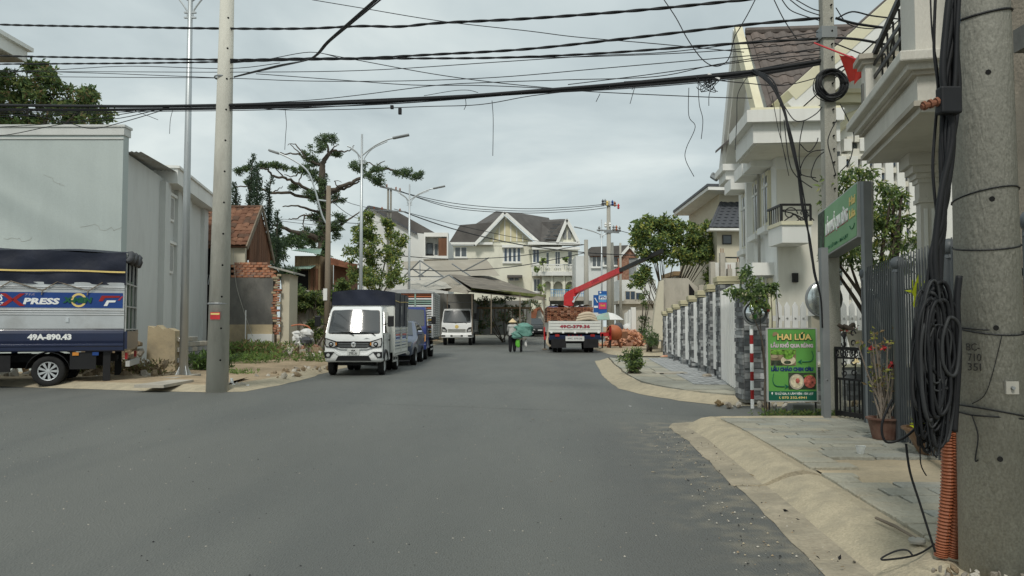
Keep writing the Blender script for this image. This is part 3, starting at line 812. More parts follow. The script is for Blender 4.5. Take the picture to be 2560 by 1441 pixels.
for r in range(6):
  for c in range(9 if r < 4 else 8 - (r - 4) * 2):
    x = -10.98 + c * .225 + (.11 if r % 2 else 0)
    if x > -9.3 - .12 * max(0, r - 3) or (r == 3 and c == 4): continue
    inst(brick_me, 'brick', b, (x, 31.56 + rnd.uniform(-.015, .015), 3.25 + r * .101), (0, 0, rnd.uniform(-.04, .04)), (1, 1.6, 1), rnd.choice(['brick_a', 'brick_b', 'brick_a', 'brick_dull']))
for r in range(24):
  for c in range(2):
    if rnd.random() < .2: continue
    inst(brick_me, 'brick', b, (-9.36 + c * .13 + rnd.uniform(-.06, .05), 31.58 + rnd.uniform(-.04, .03), 1.0 + r * .1), (rnd.uniform(-.1, .1), rnd.uniform(-.1, .1), rnd.uniform(-.3, .3)), (.8, 1.4, .9), rnd.choice(['brick_dull', 'brick_c', 'brick_a', 'render_ochre']))
mb = MB(); mb.box(-9.16, -8.84, 31.75, 32.95, .3, 3.35); mb.build('pier', 'render_cream', b)
mb = MB(); mb.slab([(-9.6, 31.4, 3.62), (-8.6, 31.4, 3.35), (-8.6, 33.2, 3.35), (-9.6, 33.2, 3.62)], (0, 0, .06)); mb.build('pier_roof', 'concrete_far', b)
mb = MB(); mb.box(-11.55, -11.35, 31.35, 31.42, 1.2, 3.3); mb.build('door_leaf', 'render_side', b)
mb = MB()
for i in range(10): mb.quad((-12.4 + i * .09, 31.3, 3.3), (-12.35 + i * .09, 31.26, 3.3), (-12.35 + i * .09, 31.1, 2.9), (-12.4 + i * .09, 31.14, 2.9))
mb.build('loose_tin', 'tin', b)
mb = MB(); mb.tube(smoothpath([(-10.95, 31.3, 4.3), (-10.8, 31.25, 3.0), (-10.5, 31.2, 2.0), (-10.1, 31.2, .9)]), .012, 5); mb.build('hanging_wire', 'concrete_far', b)
mb = MB(); mb.cyl((-10.28, 30.9, .4), (-10.28, 30.9, 1.9), .02, .02, 6); tag(mb.build('white_stake', 'white_paint'), 'thin white plastic pipe upright before the broken brick wall', 'pipe')
b = wthing('timber_shack', 'brown timber shack with rusty roof and green tin sheets', 'shack', (-10.5, 43, 0))
Y = 42.0
def q4(px0, py0, px1, py1, Y): return at(px0, py0, Y), at(px1, py1, Y)
mb = MB(); mb.box(xat(735, Y), xat(800, Y), Y, Y + 3, .2, zat(640, Y)); mb.box(xat(835, Y), xat(866, Y), Y - .2, Y + 3, .2, zat(660, Y), 1)
mb.build('wall', ['wood_tan', 'wood_brown'], b)
mb = MB()
for i in range(12):
  x = xat(735, Y) + i * (xat(800, Y) - xat(735, Y)) / 12
  mb.box(x + .01, x + .10, Y - .03, Y, 2.6, zat(642, Y))
mb.build('plank', 'wood_tan', b)
mb = MB(); mb.box(xat(738, Y), xat(770, Y), Y - .06, Y - .01, .3, zat(676, Y)); mb.build('opening', 'dark_void', b)
mb = MB(); mb.box(xat(776, Y), xat(783, Y), Y - .08, Y, .3, zat(672, Y)); mb.box(xat(786, Y), xat(794, Y), Y - .08, Y, .3, zat(672, Y)); mb.build('post', 'wood_brown', b)
def corr(name, p00, p10, p01, p11, n, mat, par):
  mb = MB()
  for i in range(n):
    q = [Vector(p00).lerp(p10, (i + k) / n) for k in (0, .5, 1)]; r = [Vector(p01).lerp(p11, (i + k) / n) for k in (0, .5, 1)]
    up = Vector((0, 0, .03))
    mb.add([q[0], q[1] + up, q[2], r[0], r[1] + up, r[2]], [(0, 1, 4, 3), (1, 2, 5, 4)])
  return mb.build(name, mat, par)
corr('tin_sheet', at(727, 627, Y - .5), at(800, 637, Y - .5), at(760, 622, Y + 2), at(805, 623, Y + 2), 14, 'green_tin', b)
corr('awning', at(733, 673, Y - .9), at(775, 673, Y - .9), at(735, 668, Y), at(790, 664, Y), 10, 'green_tin', b)
corr('rusty_roof', at(820, 662, Y - .8), at(893, 672, Y - .8), at(812, 640, Y + 2), at(880, 660, Y + 2.5), 14, 'rust', b)
mb = MB(); mb.bar(at(815, 652, Y - .85), at(893, 668, Y - .85), .08, .3); mb.build('fascia', 'rust', b)
t = wthing('garden_wall', 'weathered grey concrete garden wall hung with creeper behind white truck', 'wall', (-9, 36, 0))
mb = MB(); mb.box(xat(700, 36), -5.9, 36, 36.2, 0, zat(732, 36)); mb.build('wall', 'concrete_raw', t)
mb = MB(); mb.box(xat(700, 36) - .02, -5.88, 35.96, 36.24, zat(732, 36), zat(728, 36)); mb.build('coping', 'concrete_dark', t)
for px in (726, 765, 805):
  mb = MB(); mb.box(xat(px, 36), xat(px + 8, 36), 35.9, 36.0, 0, zat(726, 36)); mb.build('buttress', 'concrete_far', t)
# ------------------------------------------------------------------ trees on the left
mb = MB(); tr = MB()
Y = 29.0
bl = []
for px, py, rx, ry in ((40, 210, 55, 40), (100, 205, 40, 45), (120, 250, 60, 40), (30, 270, 60, 45), (175, 265, 40, 30), (215, 250, 25, 22), (240, 285, 35, 30), (150, 295, 80, 30), (60, 300, 60, 30), (105, 170, 14, 18), (75, 165, 9, 12), (222, 240, 14, 18), (-40, 230, 60, 60), (-60, 300, 70, 50)):
  c = at(px, py, Y + rnd.uniform(-.5, .8)); k = Y / F_PX
  bl += clumps(c, (rx * k, rx * k * 1.1, ry * k), 9, .34)
leaves(mb, bl, 330, .17, 4, .42, 0.2, wts=[3, 4, 3, 1])
limb(tr, [(-17.5, 29, 0), (-17.4, 29, 5), (-17.2, 29, 8.3), (-16.8, 29, 9.6)], .16, .03)
for q in ((-18.6, 29.3, 9.6), (-15.9, 28.8, 9.0), (-17.9, 28.7, 10.3)): limb(tr, [(-17.4, 29, 6.5), Vector((-17.4, 29, 7.5)).lerp(Vector(q), .5), q], .07, .02)
plant('broadleaf_tree', 'bushy broadleaf tree rising behind the grey corner building', 'tree', (-17.5, 29, 0), tr, mb, 'bark', ['leaf_dark', 'leaf_mid', 'leaf_olive', 'leaf_brown'])
def zp(zx, zy): return 560 + zx / 3.132, 300 + zy / 3.132
Y = 46.0
tr = MB(); mb = MB()
def br(pts, r0, r1, dy=0.0):
  n = len(pts)
  P = [at(*zp(*p), Y + dy * i / max(1, n - 1)) for i, p in enumerate(pts)]
  limb(tr, P, r0, r1, 6, .05)
  return P
base = at(*zp(765, 1340), Y);
limb(tr, [Vector((base.x, Y, 0)), at(*zp(765, 1340), Y), at(*zp(772, 1100), Y), at(*zp(777, 800), Y), at(*zp(770, 560), Y), at(*zp(765, 400), Y), at(*zp(778, 330), Y), at(*zp(825, 262), Y)], .36, .12, 8, .04)
br([(770, 600), (660, 550), (560, 490), (480, 460), (390, 440), (340, 390), (280, 375)], .11, .04, -3)
br([(760, 620), (640, 605), (480, 570), (370, 570), (280, 530), (200, 520), (80, 520)], .11, .03, -1)
br([(800, 570), (900, 530), (1000, 490), (1080, 450), (1170, 400), (1260, 380), (1350, 400), (1450, 430), (1530, 435)], .14, .03, 2)
br([(800, 590), (880, 560), (960, 530), (1060, 480)], .12, .05, 1)
br([(760, 360), (700, 330), (640, 310), (580, 270), (500, 265), (400, 260)], .09, .03, 2)
br([(825, 262), (860, 240), (920, 250), (980, 240), (1020, 200)], .08, .02, 1)
br([(825, 262), (800, 180), (770, 140)], .08, .03); br([(830, 250), (860, 215), (885, 195)], .05, .02)
br([(760, 730), (650, 690), (560, 670), (460, 680)], .09, .03, -2)
br([(740, 940), (640, 890), (540, 880), (440, 835), (380, 830)], .19, .05, -2)
br([(780, 890), (900, 830), (980, 780), (1060, 720)], .12, .03, 1)
br([(770, 670), (860, 640), (900, 600)], .08, .03)
br([(700, 740), (620, 750), (560, 775), (505, 780)], .06, .02); br([(640, 750), (615, 800), (630, 860)], .05, .02)
br([(640, 300), (560, 190), (500, 200)], .05, .015); br([(600, 270), (540, 210), (510, 190)], .04, .015)
br([(620, 400), (540, 440), (470, 430)], .05, .015); br([(620, 400), (590, 470), (560, 530)], .05, .015)
br([(480, 460), (420, 400), (380, 350)], .05, .015); br([(1170, 400), (1210, 350), (1260, 320)], .05, .015); br([(1200, 395), (1150, 340), (1080, 350)], .05, .015)
br([(370, 570), (430, 540), (460, 520)], .04, .015); br([(280, 530), (300, 480), (270, 470)], .04, .015); br([(900, 530), (860, 480), (920, 490)], .04, .012)
bl = []
for zx, zy, rx, ry in ((790, 150, 85, 38), (745, 215, 75, 38), (670, 290, 62, 38), (880, 262, 32, 22), (340, 352, 85, 16), (440, 372, 52, 24), (600, 380, 62, 34), (715, 385, 85, 48), (740, 450, 50, 40),
           (1045, 362, 78, 42), (1200, 415, 95, 45), (1210, 480, 50, 26), (1390, 415, 66, 40), (1520, 437, 40, 26), (550, 530, 30, 22), (705, 600, 60, 45), (905, 612, 55, 38), (720, 765, 52, 40), (900, 770, 50, 38),
           (110, 400, 35, 18), (170, 380, 35, 20), (200, 500, 40, 22), (880, 880, 35, 55), (860, 830, 40, 40)):
  k = Y / F_PX / 3.132
  bl += clumps(at(*zp(zx, zy), Y + rnd.uniform(-1, 1)), (rx * k, rx * k, ry * k), 9, .34)
for zx, zy, rx, ry in ((770, 500, 26, 60), (772, 660, 30, 80), (775, 820, 36, 90), (775, 960, 42, 100), (770, 1110, 42, 100), (765, 1240, 45, 100)):
  k = Y / F_PX / 3.132
  bl += clumps(at(*zp(zx, zy), Y - .3), (rx * k, rx * k, ry * k), 10, .3)
leaves(mb, bl, 270, .16, 4, .34, 0.0, wts=[2, 4, 3, 2])
plant('old_conifer', 'tall gaunt old conifer with long bare limbs and sparse tufts', 'tree', (base.x, Y, 0), tr, mb, 'bark', ['leaf_dark', 'leaf_pine', 'leaf_mid', 'leaf_blue'])
def cypress(px, top, bot, w, Y, lean, label):
  mb = MB(); tr = MB()
  zt, x0 = zat(top, Y), xat(px, Y)
  zb = zat(bot, Y); k = Y / F_PX
  H = zt - zb
  limb(tr, [(x0 - lean * k * 1.4, Y, 0), (x0 - lean * k, Y, zb), (x0, Y, zt - .2)], .11, .02)
  bl = []
  n = int(H / .28)
  for i in range(n):
    t = i / n
    r = w * k * (0.25 + 0.9 * math.sin(min(1, (1 - t) * 1.5 + .12) * 1.57)) * rnd.uniform(.65, 1.2)
    bl.append(((x0 - lean * k * (1 - t) + rnd.uniform(-.1, .1), Y + rnd.uniform(-.1, .1), zb + H * t), (r, r, .26)))
  leaves(mb, bl, 520, .12, 3, .4, -0.9)
  plant('cypress', label, 'tree', (x0, Y, 0), tr, mb, 'bark', ['leaf_cyp', 'leaf_cyp', 'leaf_cyp_b'], 'cypresses behind the old tiled house')
cypress(626, 383, 600, 14, 39.5, 12, 'tallest dark slender cypress in the row behind the tiled house')
cypress(636, 405, 600, 14, 39, -4, 'cypress just right of the tallest one, nearly as high')
cypress(671, 438, 640, 11, 40, 6, 'thin leaning cypress between the tiled roof and the gaunt conifer')
cypress(690, 520, 690, 12, 38, 2, 'shortest cypress of the row, beside the gable of the tiled house')
cypress(585, 455, 600, 13, 39.5, 0, 'low dark cypress partly hidden by the concrete pole')
def bush(name, label, cat, blobs, dens, size, mats, Y0, asp=.5, down=0, kk=9, cl=.3, group=None, stems=5, wts=None):
  mb = MB(); tr = MB(); bl = []
  for px, py, rx, ry, Y in blobs:
    k = Y / F_PX
    bl += clumps(at(px, py, Y), (rx * k, rx * k * .9, ry * k), kk, cl)
  leaves(mb, bl, dens, size, len(mats), asp, down, wts=wts)
  c = sum((Vector(q[0]) for q in bl), Vector()) / len(bl)
  zb = Y0
  for _ in range(stems):
    q = rnd.choice(bl)[0]
    limb(tr, [(c.x + rnd.uniform(-.15, .15), c.y + rnd.uniform(-.1, .1), zb), Vector((c.x, c.y, zb)).lerp(q, .5) + Vector((rnd.uniform(-.1, .1), 0, .1)), q], max(.012, .03 * stems ** .3), .01, 5)
  return plant(name, label, cat, (c.x, c.y, zb), tr, mb, 'bark', mats, group, 'stem' if stems > 2 else 'trunk', 'foliage')
bush('garden_trees', 'dense dark thicket of palms and shrubs between cypresses and shack', 'tree',
  [(700, 640, 40, 45, 40), (735, 600, 30, 30, 41), (760, 605, 40, 22, 47), (690, 590, 22, 30, 40.5), (720, 680, 25, 30, 39), (735, 720, 22, 25, 38), (770, 590, 30, 18, 48)], 300, .2, ['leaf_dark', 'leaf_cyp_b', 'leaf_mid'], 0, .3, .4)
mb = MB(); tr = MB()
bl = []
for px, py, rx, ry, Y in ((905, 580, 38, 28, 36), (950, 600, 45, 38, 36), (890, 625, 35, 30, 35), (935, 655, 55, 38, 35), (975, 640, 28, 30, 36), (985, 690, 26, 30, 35), (930, 700, 55, 28, 35), (885, 690, 26, 26, 35), (920, 548, 18, 16, 36), (965, 560, 20, 16, 36.5), (1000, 600, 14, 16, 36)):
  k = Y / F_PX
  bl += clumps(at(px, py, Y), (rx * k, rx * k, ry * k), 10, .3)
leaves(mb, bl, 360, .14, 5, .45, 0.25, wts=[2, 3, 4, 2, 1])
for q in ((-6.4, 36, 5.2), (-5.6, 36, 4.8), (-6.9, 35.5, 4.2), (-5.3, 36, 3.6)): limb(tr, [(-6.1, 35.8, 0), (-6.1, 35.8, 2), q], .09, .02)
plant('roadside_tree', 'yellowish green feathery tree behind the first parked white truck', 'tree', (-6.1, 35.8, 0), tr, mb, 'bark_pale', ['leaf_dark', 'leaf_mid', 'leaf_pale', 'leaf_yellow', 'leaf_olive'])
bush('creeper', 'leafy green creeper spilling over the concrete garden wall', 'creeper',
  [(745, 735, 28, 12, 35.8), (790, 745, 26, 20, 35.7), (805, 775, 16, 35, 35.6), (760, 760, 22, 16, 35.7), (735, 770, 10, 20, 35.7), (790, 820, 18, 30, 34), (830, 735, 20, 16, 35.6), (870, 715, 24, 18, 36)], 420, .12, ['leaf_mid', 'leaf_pale', 'leaf_dark', 'leaf_olive'], .1, .6, .2)
# ------------------------------------------------------------------ vehicles (local frame: front at y=0 facing -y, x to the right seen from the front)
def wheel(par, x, y, r, w, rimmat='alu', spokes=0, name='wheel'):
  mb = MB(); h = w / 2
  mb.lathe([(r * .60, -h * .8), (r * .72, -h), (r * .93, -h), (r, -h * .7), (r, h * .7), (r * .93, h), (r * .72, h), (r * .60, h * .8), (r * .60, -h * .8)], 20, (x, y, r), 'x')
  t = mb.build(name, 'tyre', par, smooth=True)
  mb = MB()
  s = 1 if x > 0 else -1
  if spokes:
    mb.lathe([(r * .62, s * h * .85), (r * .56, s * h * .8), (r * .56, s * h * .2), (0.001, s * h * .15)], 20, (x, y, r), 'x', 1)
    mb.lathe([(r * .62, s * h * .8), (r * .61, s * h * .98), (r * .55, s * h * .9)], 20, (x, y, r), 'x', 0)
    for k in range(spokes):
      a = 2 * math.pi * k / spokes
      for e in (-.09, .09):
        p0 = Vector((x + s * h * .75, y + math.cos(a) * r * .1, r + math.sin(a) * r * .1)); p1 = Vector((x + s * h * .85, y + math.cos(a + e) * r * .57, r + math.sin(a + e) * r * .57))
        mb.bar(p0, p1, r * .075, r * .06, 0, up=(1, 0, 0))
    mb.lathe([(r * .15, s * h * .7), (r * .13, s * h * .95), (.001, s * h * .97)], 12, (x, y, r), 'x', 0)
    mb.build('rim', [rimmat, 'chassis'], t)
  else:
    mb.lathe([(r * .61, s * h * .85), (r * .55, s * h * .6), (r * .42, s * h * .25), (r * .3, s * h * .3), (r * .26, s * h * .8), (.001, s * h * .85)], 16, (x, y, r), 'x')
    mb.build('rim', rimmat, t)
  return t
def plate(mb, pts, o, ux, uy, th, m=0):
  o, ux, uy = Vector(o), Vector(ux).normalized(), Vector(uy).normalized()
  n = ux.cross(uy)
  mb.slab([o + ux * a + uy * b - n * .004 for a, b in pts], n * (th + .004), m)
def rrect(x0, x1, y0, y1, r, n=3):
  out = []
  for cx, cy, a0 in ((x1 - r, y0 + r, -90), (x1 - r, y1 - r, 0), (x0 + r, y1 - r, 90), (x0 + r, y0 + r, 180)):
    for k in range(n + 1):
      a = R(a0 + 90 * k / n); out.append((cx + r * math.cos(a), cy + r * math.sin(a)))
  return out
UX, UZ = Vector((1, 0, 0)), Vector((0, 0, 1))
def cab(par, W, L, z0, zb, zr, rake, mat, glass='glass_dark', bev=.06, inset=.06, lowy=.0):
  """cab-over body, windscreen, side windows; returns windscreen plane (origin, up)"""
  h = W / 2; ht = h - inset
  prof = [(.05, z0), (lowy, z0 + .1), (0, zb - .16), (.04, zb), (rake, zr - .10), (rake + .14, zr), (L, zr), (L, z0)]
  hw = [h - .03, h - .01, h, h, ht, ht - .05, ht - .05, h]
  hw[6] = ht - .03
  n = len(prof)
  vs = [(-w, y, z) for (y, z), w in zip(prof, hw)] + [(w, y, z) for (y, z), w in zip(prof, hw)]
  mb = MB(); mb.add(vs, [tuple(range(n)), tuple(range(2 * n - 1, n - 1, -1))] + [(i, n + i, n + (i + 1) % n, (i + 1) % n) for i in range(n)])
  body = mb.build('cab', mat, par, smooth=False, bevel=bev, seg=3)
  body.data.polygons.foreach_set('use_smooth', [True] * len(body.data.polygons))
  o = Vector((0, .04, zb)); up = Vector((0, rake - .04, zr - .10 - zb)); ln = up.length
  wb, wt = h - .11, ht - .10
  nrm = UX.cross(up.normalized())
  pts = []
  for (a, bb) in rrect(-1, 1, .05 / ln, .96, .09, 4):
    t = bb; w = wb + (wt - wb) * t
    pts.append((a * w, bb * ln))
  mb = MB(); plate(mb, [(a * 1.035, (b - .5 * ln) * 1.05 + .5 * ln) for a, b in pts], o, UX, up, .006); mb.build('windscreen_seal', 'plastic_black', body)
  mb = MB(); un = up.normalized()      # curved glass, bowed out at the middle
  def glassp(u, v):
    t = .05 / ln + (.96 - .05 / ln) * v; w = wb + (wt - wb) * t; q = 2 * u - 1
    e = min(1, min(v, 1 - v) / .09); w2 = w - .05 * (1 - math.sqrt(max(0, 1 - (1 - e) ** 2)))
    return o + UX * (q * w2) + un * (t * ln) + nrm * (.009 + .075 * (1 - q * q) * (.97 + .03 * math.sin(v * math.pi)))
  mb.sheet(glassp, 24, 14); mb.build('windscreen', glass, par, smooth=True, fix=False)
  for s in (-1, 1):     # side window + door lines + handle
    a = Vector((s * (h + .002), 0, zb)); up2 = Vector((-s * inset, 0, zr - .1 - zb))
    mb = MB()
    pts = [(.20, .06), (L - .14, .06), (L - .14, (zr - zb) * .80), (rake + .12, (zr - zb) * .80)]
    ux = Vector((0, 1, 0)) * s if s > 0 else Vector((0, 1, 0))
    P = [a + Vector((0, u, 0)) + up2 * (v / (zr - .1 - zb)) for u, v in pts]
    mb.slab([p - Vector((s * .004, 0, 0)) for p in P], (s * .010, 0, 0)); mb.build('side_window', glass, par)
    mb = MB()
    for y in (.12, L - .07): mb.box(s * (h - .01) - .006, s * (h - .01) + .014 if s > 0 else s * (h - .01) + .006, y - .006, y + .006, z0 + .1, zb) if s > 0 else mb.box(-h - .004, -h + .02, y - .006, y + .006, z0 + .1, zb)
    mb.build('door_seam', 'plastic_black', body)
    mb = MB(); mb.box(s * h - .012 if s > 0 else s * h - .02, s * h + .02 if s > 0 else s * h + .012, L - .32, L - .16, zb - .18, zb - .13); mb.build('door_handle', 'plastic_black', body)
  return body, o, up
def mirror_arm(par, s, h, z, y=.05, out=.2, hh=.3):
  mb = MB()
  mb.tube([(s * (h - .02), y + .06, z), (s * (h + out * .6), y - .02, z + .02), (s * (h + out), y - .03, z + .05)], .014, 6)
  m = mb.build('mirror_arm', 'plastic_black', par)
  mb = MB(); mb.box(s * (h + out) - .085, s * (h + out) + .085, y - .08, y - .02, z - hh * .2, z + hh * .8)
  mb.build('mirror_housing', 'plastic_black', m, bevel=.02)
def wiper(par, o, up, x0, x1):
  n = UX.cross(up.normalized())
  u = up.normalized()
  mb = MB(); a = o + UX * x0 + u * .05 + n * .02; b = o + UX * x1 + u * .13 + n * .02
  mb.bar(a, b, .022, .015); mb.bar(o + UX * (x1 + (x0 - x1) * .35) + u * .1 + n * .025, o + UX * (x1 + .05) - u * .02 + n * .02, .018, .015)
  mb.build('wiper', 'plastic_black', par)
def chassis(par, W, L, z, rails=.35, y0=.3):
  mb = MB()
  for s in (-1, 1): mb.box(s * rails - .04, s * rails + .04, y0, L, z - .08, z + .08)
  for k in range(5):
    y = y0 + .2 + (L - y0 - .3) * k / 4; mb.box(-rails, rails, y, y + .06, z - .05, z + .05)
  mb.box(-W / 2 + .15, W / 2 - .15, .35, 1.3, z - .12, z + .12)
  mb.build('chassis', 'chassis', par)
# ---- white light truck with dark canvas hood
T = thing('light_truck', 'white light truck with grey canvas hood facing the camera', 'truck', (-4.10, 20.75, 0.0), R(0.5), 'trucks parked along the left kerb'); T.scale = (.93, .95, .94)
W, h = 1.64, .82
body, o, up = cab(T, W, 1.42, .38, 1.13, 1.93, .37, 'truck_white', inset=.075)
def nose(mb, pts, th, m=0, y=0.0): plate(mb, pts, (0, y, 0), UX, UZ, th, m)
mb = MB(); nose(mb, [(-.48, .955), (.48, .955), (.44, .80), (.36, .77), (-.36, .77), (-.44, .80)], .014); g = mb.build('grille', 'plastic_black', T)
mb = MB(); nose(mb, [(-.54, .79), (-.36, .74), (.36, .74), (.54, .79), (.54, .765), (.36, .715), (-.36, .715), (-.54, .765)], .02); mb.build('grille_trim', 'steel_grey', g)
mb = MB()
for q in range(3): mb.box(-.42, .42, -.02, -.012, .80 + q * .045, .812 + q * .045)
mb.build('grille_bar', 'steel_grey', g)
mb = MB(); mb.lathe([(.075, -.03), (.06, -.036), (.001, -.036)], 16, (0, 0, .86), 'y'); e_ = mb.build('emblem', 'chrome', g); e_.scale = (1, 1, 1)
mb = MB(); mb.bar((-.035, -.04, .875), (.035, -.04, .875), .008, .016); mb.bar((0, -.04, .835), (0, -.04, .885), .016, .008); mb.build('emblem_mark', 'plastic_black', e_)
for s in (-1, 1):
  mb = MB(); nose(mb, [(s * .43, .80), (s * .55, .775), (s * .77, .80), (s * .80, .90), (s * .79, 1.055), (s * .60, .995), (s * .47, .955)][::s], .022); hl = mb.build('headlight', 'plastic_black', T)
  mb = MB(); nose(mb, [(s * .50, .825), (s * .57, .80), (s * .75, .825), (s * .775, .91), (s * .765, 1.02), (s * .60, .965), (s * .51, .93)][::s], .027); mb.build('lens', 'lamp_clear', hl)
  mb = MB(); mb.lathe([(.07, -.03), (.06, -.038), (.03, -.034), (.001, -.034)], 14, (s * .62, 0, .875), 'y'); mb.build('reflector', 'chassis', hl)
  mb = MB(); mb.lathe([(.035, -.036), (.02, -.04), (.001, -.04)], 12, (s * .62, 0, .875), 'y'); mb.build('bulb', 'chrome', hl)
  mb = MB(); nose(mb, [(s * .50, .835), (s * .455, .86), (s * .47, .93), (s * .50, .92)][::-s], .029); mb.build('indicator', 'lamp_amber', hl)
  mb = MB(); nose(mb, [(s * .53, .67), (s * .80, .66), (s * .80, .50), (s * .66, .50)][::s], .016); fg = mb.build('fog_lamp_pocket', 'plastic_black', T)
  mb = MB(); mb.lathe([(.05, -.022), (.04, -.03), (.001, -.028)], 12, (s * .70, 0, .575), 'y'); mb.build('fog_lamp', 'lamp_clear', fg)
  mirror_arm(T, s, h, 1.42, .12, .2, .3)
mb = MB(); nose(mb, [(-.80, .70), (-.52, .70), (-.36, .60), (.36, .60), (.52, .70), (.80, .70), (.80, .665), (.54, .665), (.40, .565), (-.40, .565), (-.54, .665), (-.80, .665)], .03); mb.build('bumper_fold', 'truck_white', T)
mb = MB(); nose(mb, [(-.42, .555), (.42, .555), (.50, .42), (-.50, .42)], .015); lg = mb.build('lower_grille', 'plastic_black', T)
mb = MB()
for q in range(3): mb.box(-.44 - q * .0, .44, -.022, -.014, .44 + q * .04, .450 + q * .04)
mb.build('lower_grille_bar', 'chassis', lg)
mb = MB(); nose(mb, rrect(-.17, .17, .575, .745, .02, 2), .038); pl = mb.build('number_plate', 'plate_grey', T)
text('49A', .07, 'letter_black', pl, (0, -.041, .70), UX, UZ, .002); text('775.31', .085, 'letter_black', pl, (0, -.041, .62), UX, UZ, .002)
wiper(T, o, up, -.62, -.05); wiper(T, o, up, .1, .55)
mb = MB(); n_ = UX.cross(up.normalized())
for q in range(2): mb.lathe([(.03, 0), (.001, .001)], 10, (0, 0, 0), 'z')
mb = MB(); plate(mb, rrect(-.60, -.45, .66, .72, .025), o, UX, up, .013); mb.build('sticker', 'letter_white', T)
mb = MB(); nose(mb, [(.28, 1.02), (.36, 1.05), (.45, 1.03), (.36, 1.035)], .004); mb.build('nose_script', 'steel_grey', T)
chassis(T, W, 4.6, .52)
mb = MB(); mb.box(-.5, .5, .30, .9, .28, .50); mb.build('underbody', 'chassis', T)
for s in (-1, 1):
  wheel(T, s * .70, .62, .30, .17, 'alu_dull'); wheel(T, s * .70, 3.25, .30, .17, 'alu_dull'); wheel(T, s * .50, 3.25, .30, .17, 'chassis')
  mb = MB()
  P = [(0, .62 + .37 * math.cos(a), .32 + .37 * math.sin(a)) for a in [R(15 + 150 * k / 8) for k in range(9)]]
  mb.tube([(s * .80, p[1], p[2]) for p in P], .035, 6); mb.build('wheel_arch', 'plastic_black', T)
  mb = MB()
  for z in (.34, .48): mb.bar((s * .84, 1.75, z), (s * .84, 2.75, z - .02), .02, .06)
  for y in (1.8, 2.3, 2.7): mb.bar((s * .84, y, .3), (s * .84, y, .66), .03, .03)
  mb.build('side_guard', 'alu_dull', T)
bw, y0, y1 = .90, 1.50, 4.65
mb = MB(); mb.box(-bw, bw, y0, y1, .60, .68); mb.box(-bw, bw, y0, y0 + .04, .68, 2.0); bd = mb.build('cargo_bed', 'truck_offwhite', T)
for s in (-1, 1):
  for q in range(3): mb = MB(); yy = y0 + .02 + q * (y1 - y0 - .08) / 2; mb.box(s * bw - .03, s * bw + .03, yy, yy + .06, .55, 2.0); mb.build('stake', 'truck_offwhite', bd)
  for q in range(7):
    mb = MB(); zz = .70 + q * .095
    mb.box(s * bw - .012, s * bw + .016, y0 + .06, y1, zz, zz + .062); mb.build('side_slat', 'truck_offwhite' if q not in (4, 5) else 'alu_dull', bd)
  for q, mm in ((4, 'red_paint'), (3, 'banner_blue')):
    for a in (0, 1):
      mb = MB(); zz = .70 + q * .095; yy = y0 + .35 + a * 1.5
      mb.box(s * bw - (.02), s * bw + .02, yy, yy + 1.0, zz + .006, zz + .056); mb.build('side_stripe', mm, bd)
  mb = MB(); mb.box(s * bw - .02, s * bw + .02, y0, y1, .50, .60); mb.build('bed_rail', 'truck_offwhite', bd)
  mb = MB()
  for q in range(14): yy = y0 + .12 + q * .22; mb.box(s * (bw + .02) - .006, s * (bw + .02) + .006, yy, yy + .05, .53, .57)
  mb.build('hook', 'chassis', bd)
def hood(mb, bw, y0, y1, z0, z1, zm, zfront, sag=.03, m_side=0, m_top=1, m_front=2):
  n = 14
  def top(u, v):
    x = -bw + 2 * bw * u; y = y0 + (y1 - y0) * v
    return Vector((x, y, z1 + (zm - z1) * (1 - (2 * u - 1) ** 2) - sag * math.sin(v * math.pi * 3) ** 2 * .5))
  mb.sheet(top, 10, n, m_top)
  for s in (-1, 1):
    mb.sheet(lambda u, v: Vector((s * (bw + .015 * math.sin(u * 37) * (1 - v) + .012 * math.sin(u * 17 + 3 * v)), y0 + (y1 - y0) * u, z0 + (z1 - z0) * v - (1 - v) * .02 * math.sin(u * 23))), 40, 8, m_side)
  mb.sheet(lambda u, v: Vector((-bw + 2 * bw * u, y0 - .01 + .012 * math.sin(u * 21 + v * 4), zfront + v * (z1 + (zm - z1) * (1 - (2 * u - 1) ** 2) - zfront))), 24, 6, m_front)
  mb.sheet(lambda u, v: Vector((-bw + 2 * bw * u, y1 + .01, z0 + v * (z1 + (zm - z1) * (1 - (2 * u - 1) ** 2) - z0))), 10, 3, m_side)
mb = MB(); hood(mb, bw + .035, y0 - .02, y1 + .02, 1.36, 2.37, 2.45, 1.98)
hd = mb.build('canvas_hood', ['tarp_grey', 'tarp_top', 'tarp_navy'], T, smooth=True, fix=False)
mb = MB(); mb.tube([(bw + .06, y0, 2.12), (bw + .05, y0 + 1, 2.10), (bw + .06, y0 + 2, 2.14), (bw + .05, y1, 2.16)], .010, 5); mb.build('yellow_rope', 'pale_yellow', hd)
for y in (y0 + 1.0, y0 + 2.1): mb = MB(); mb.box(bw + .045, bw + .065, y, y + .03, 1.38, 2.36); mb.build('hood_strap', 'tarp_navy', hd)
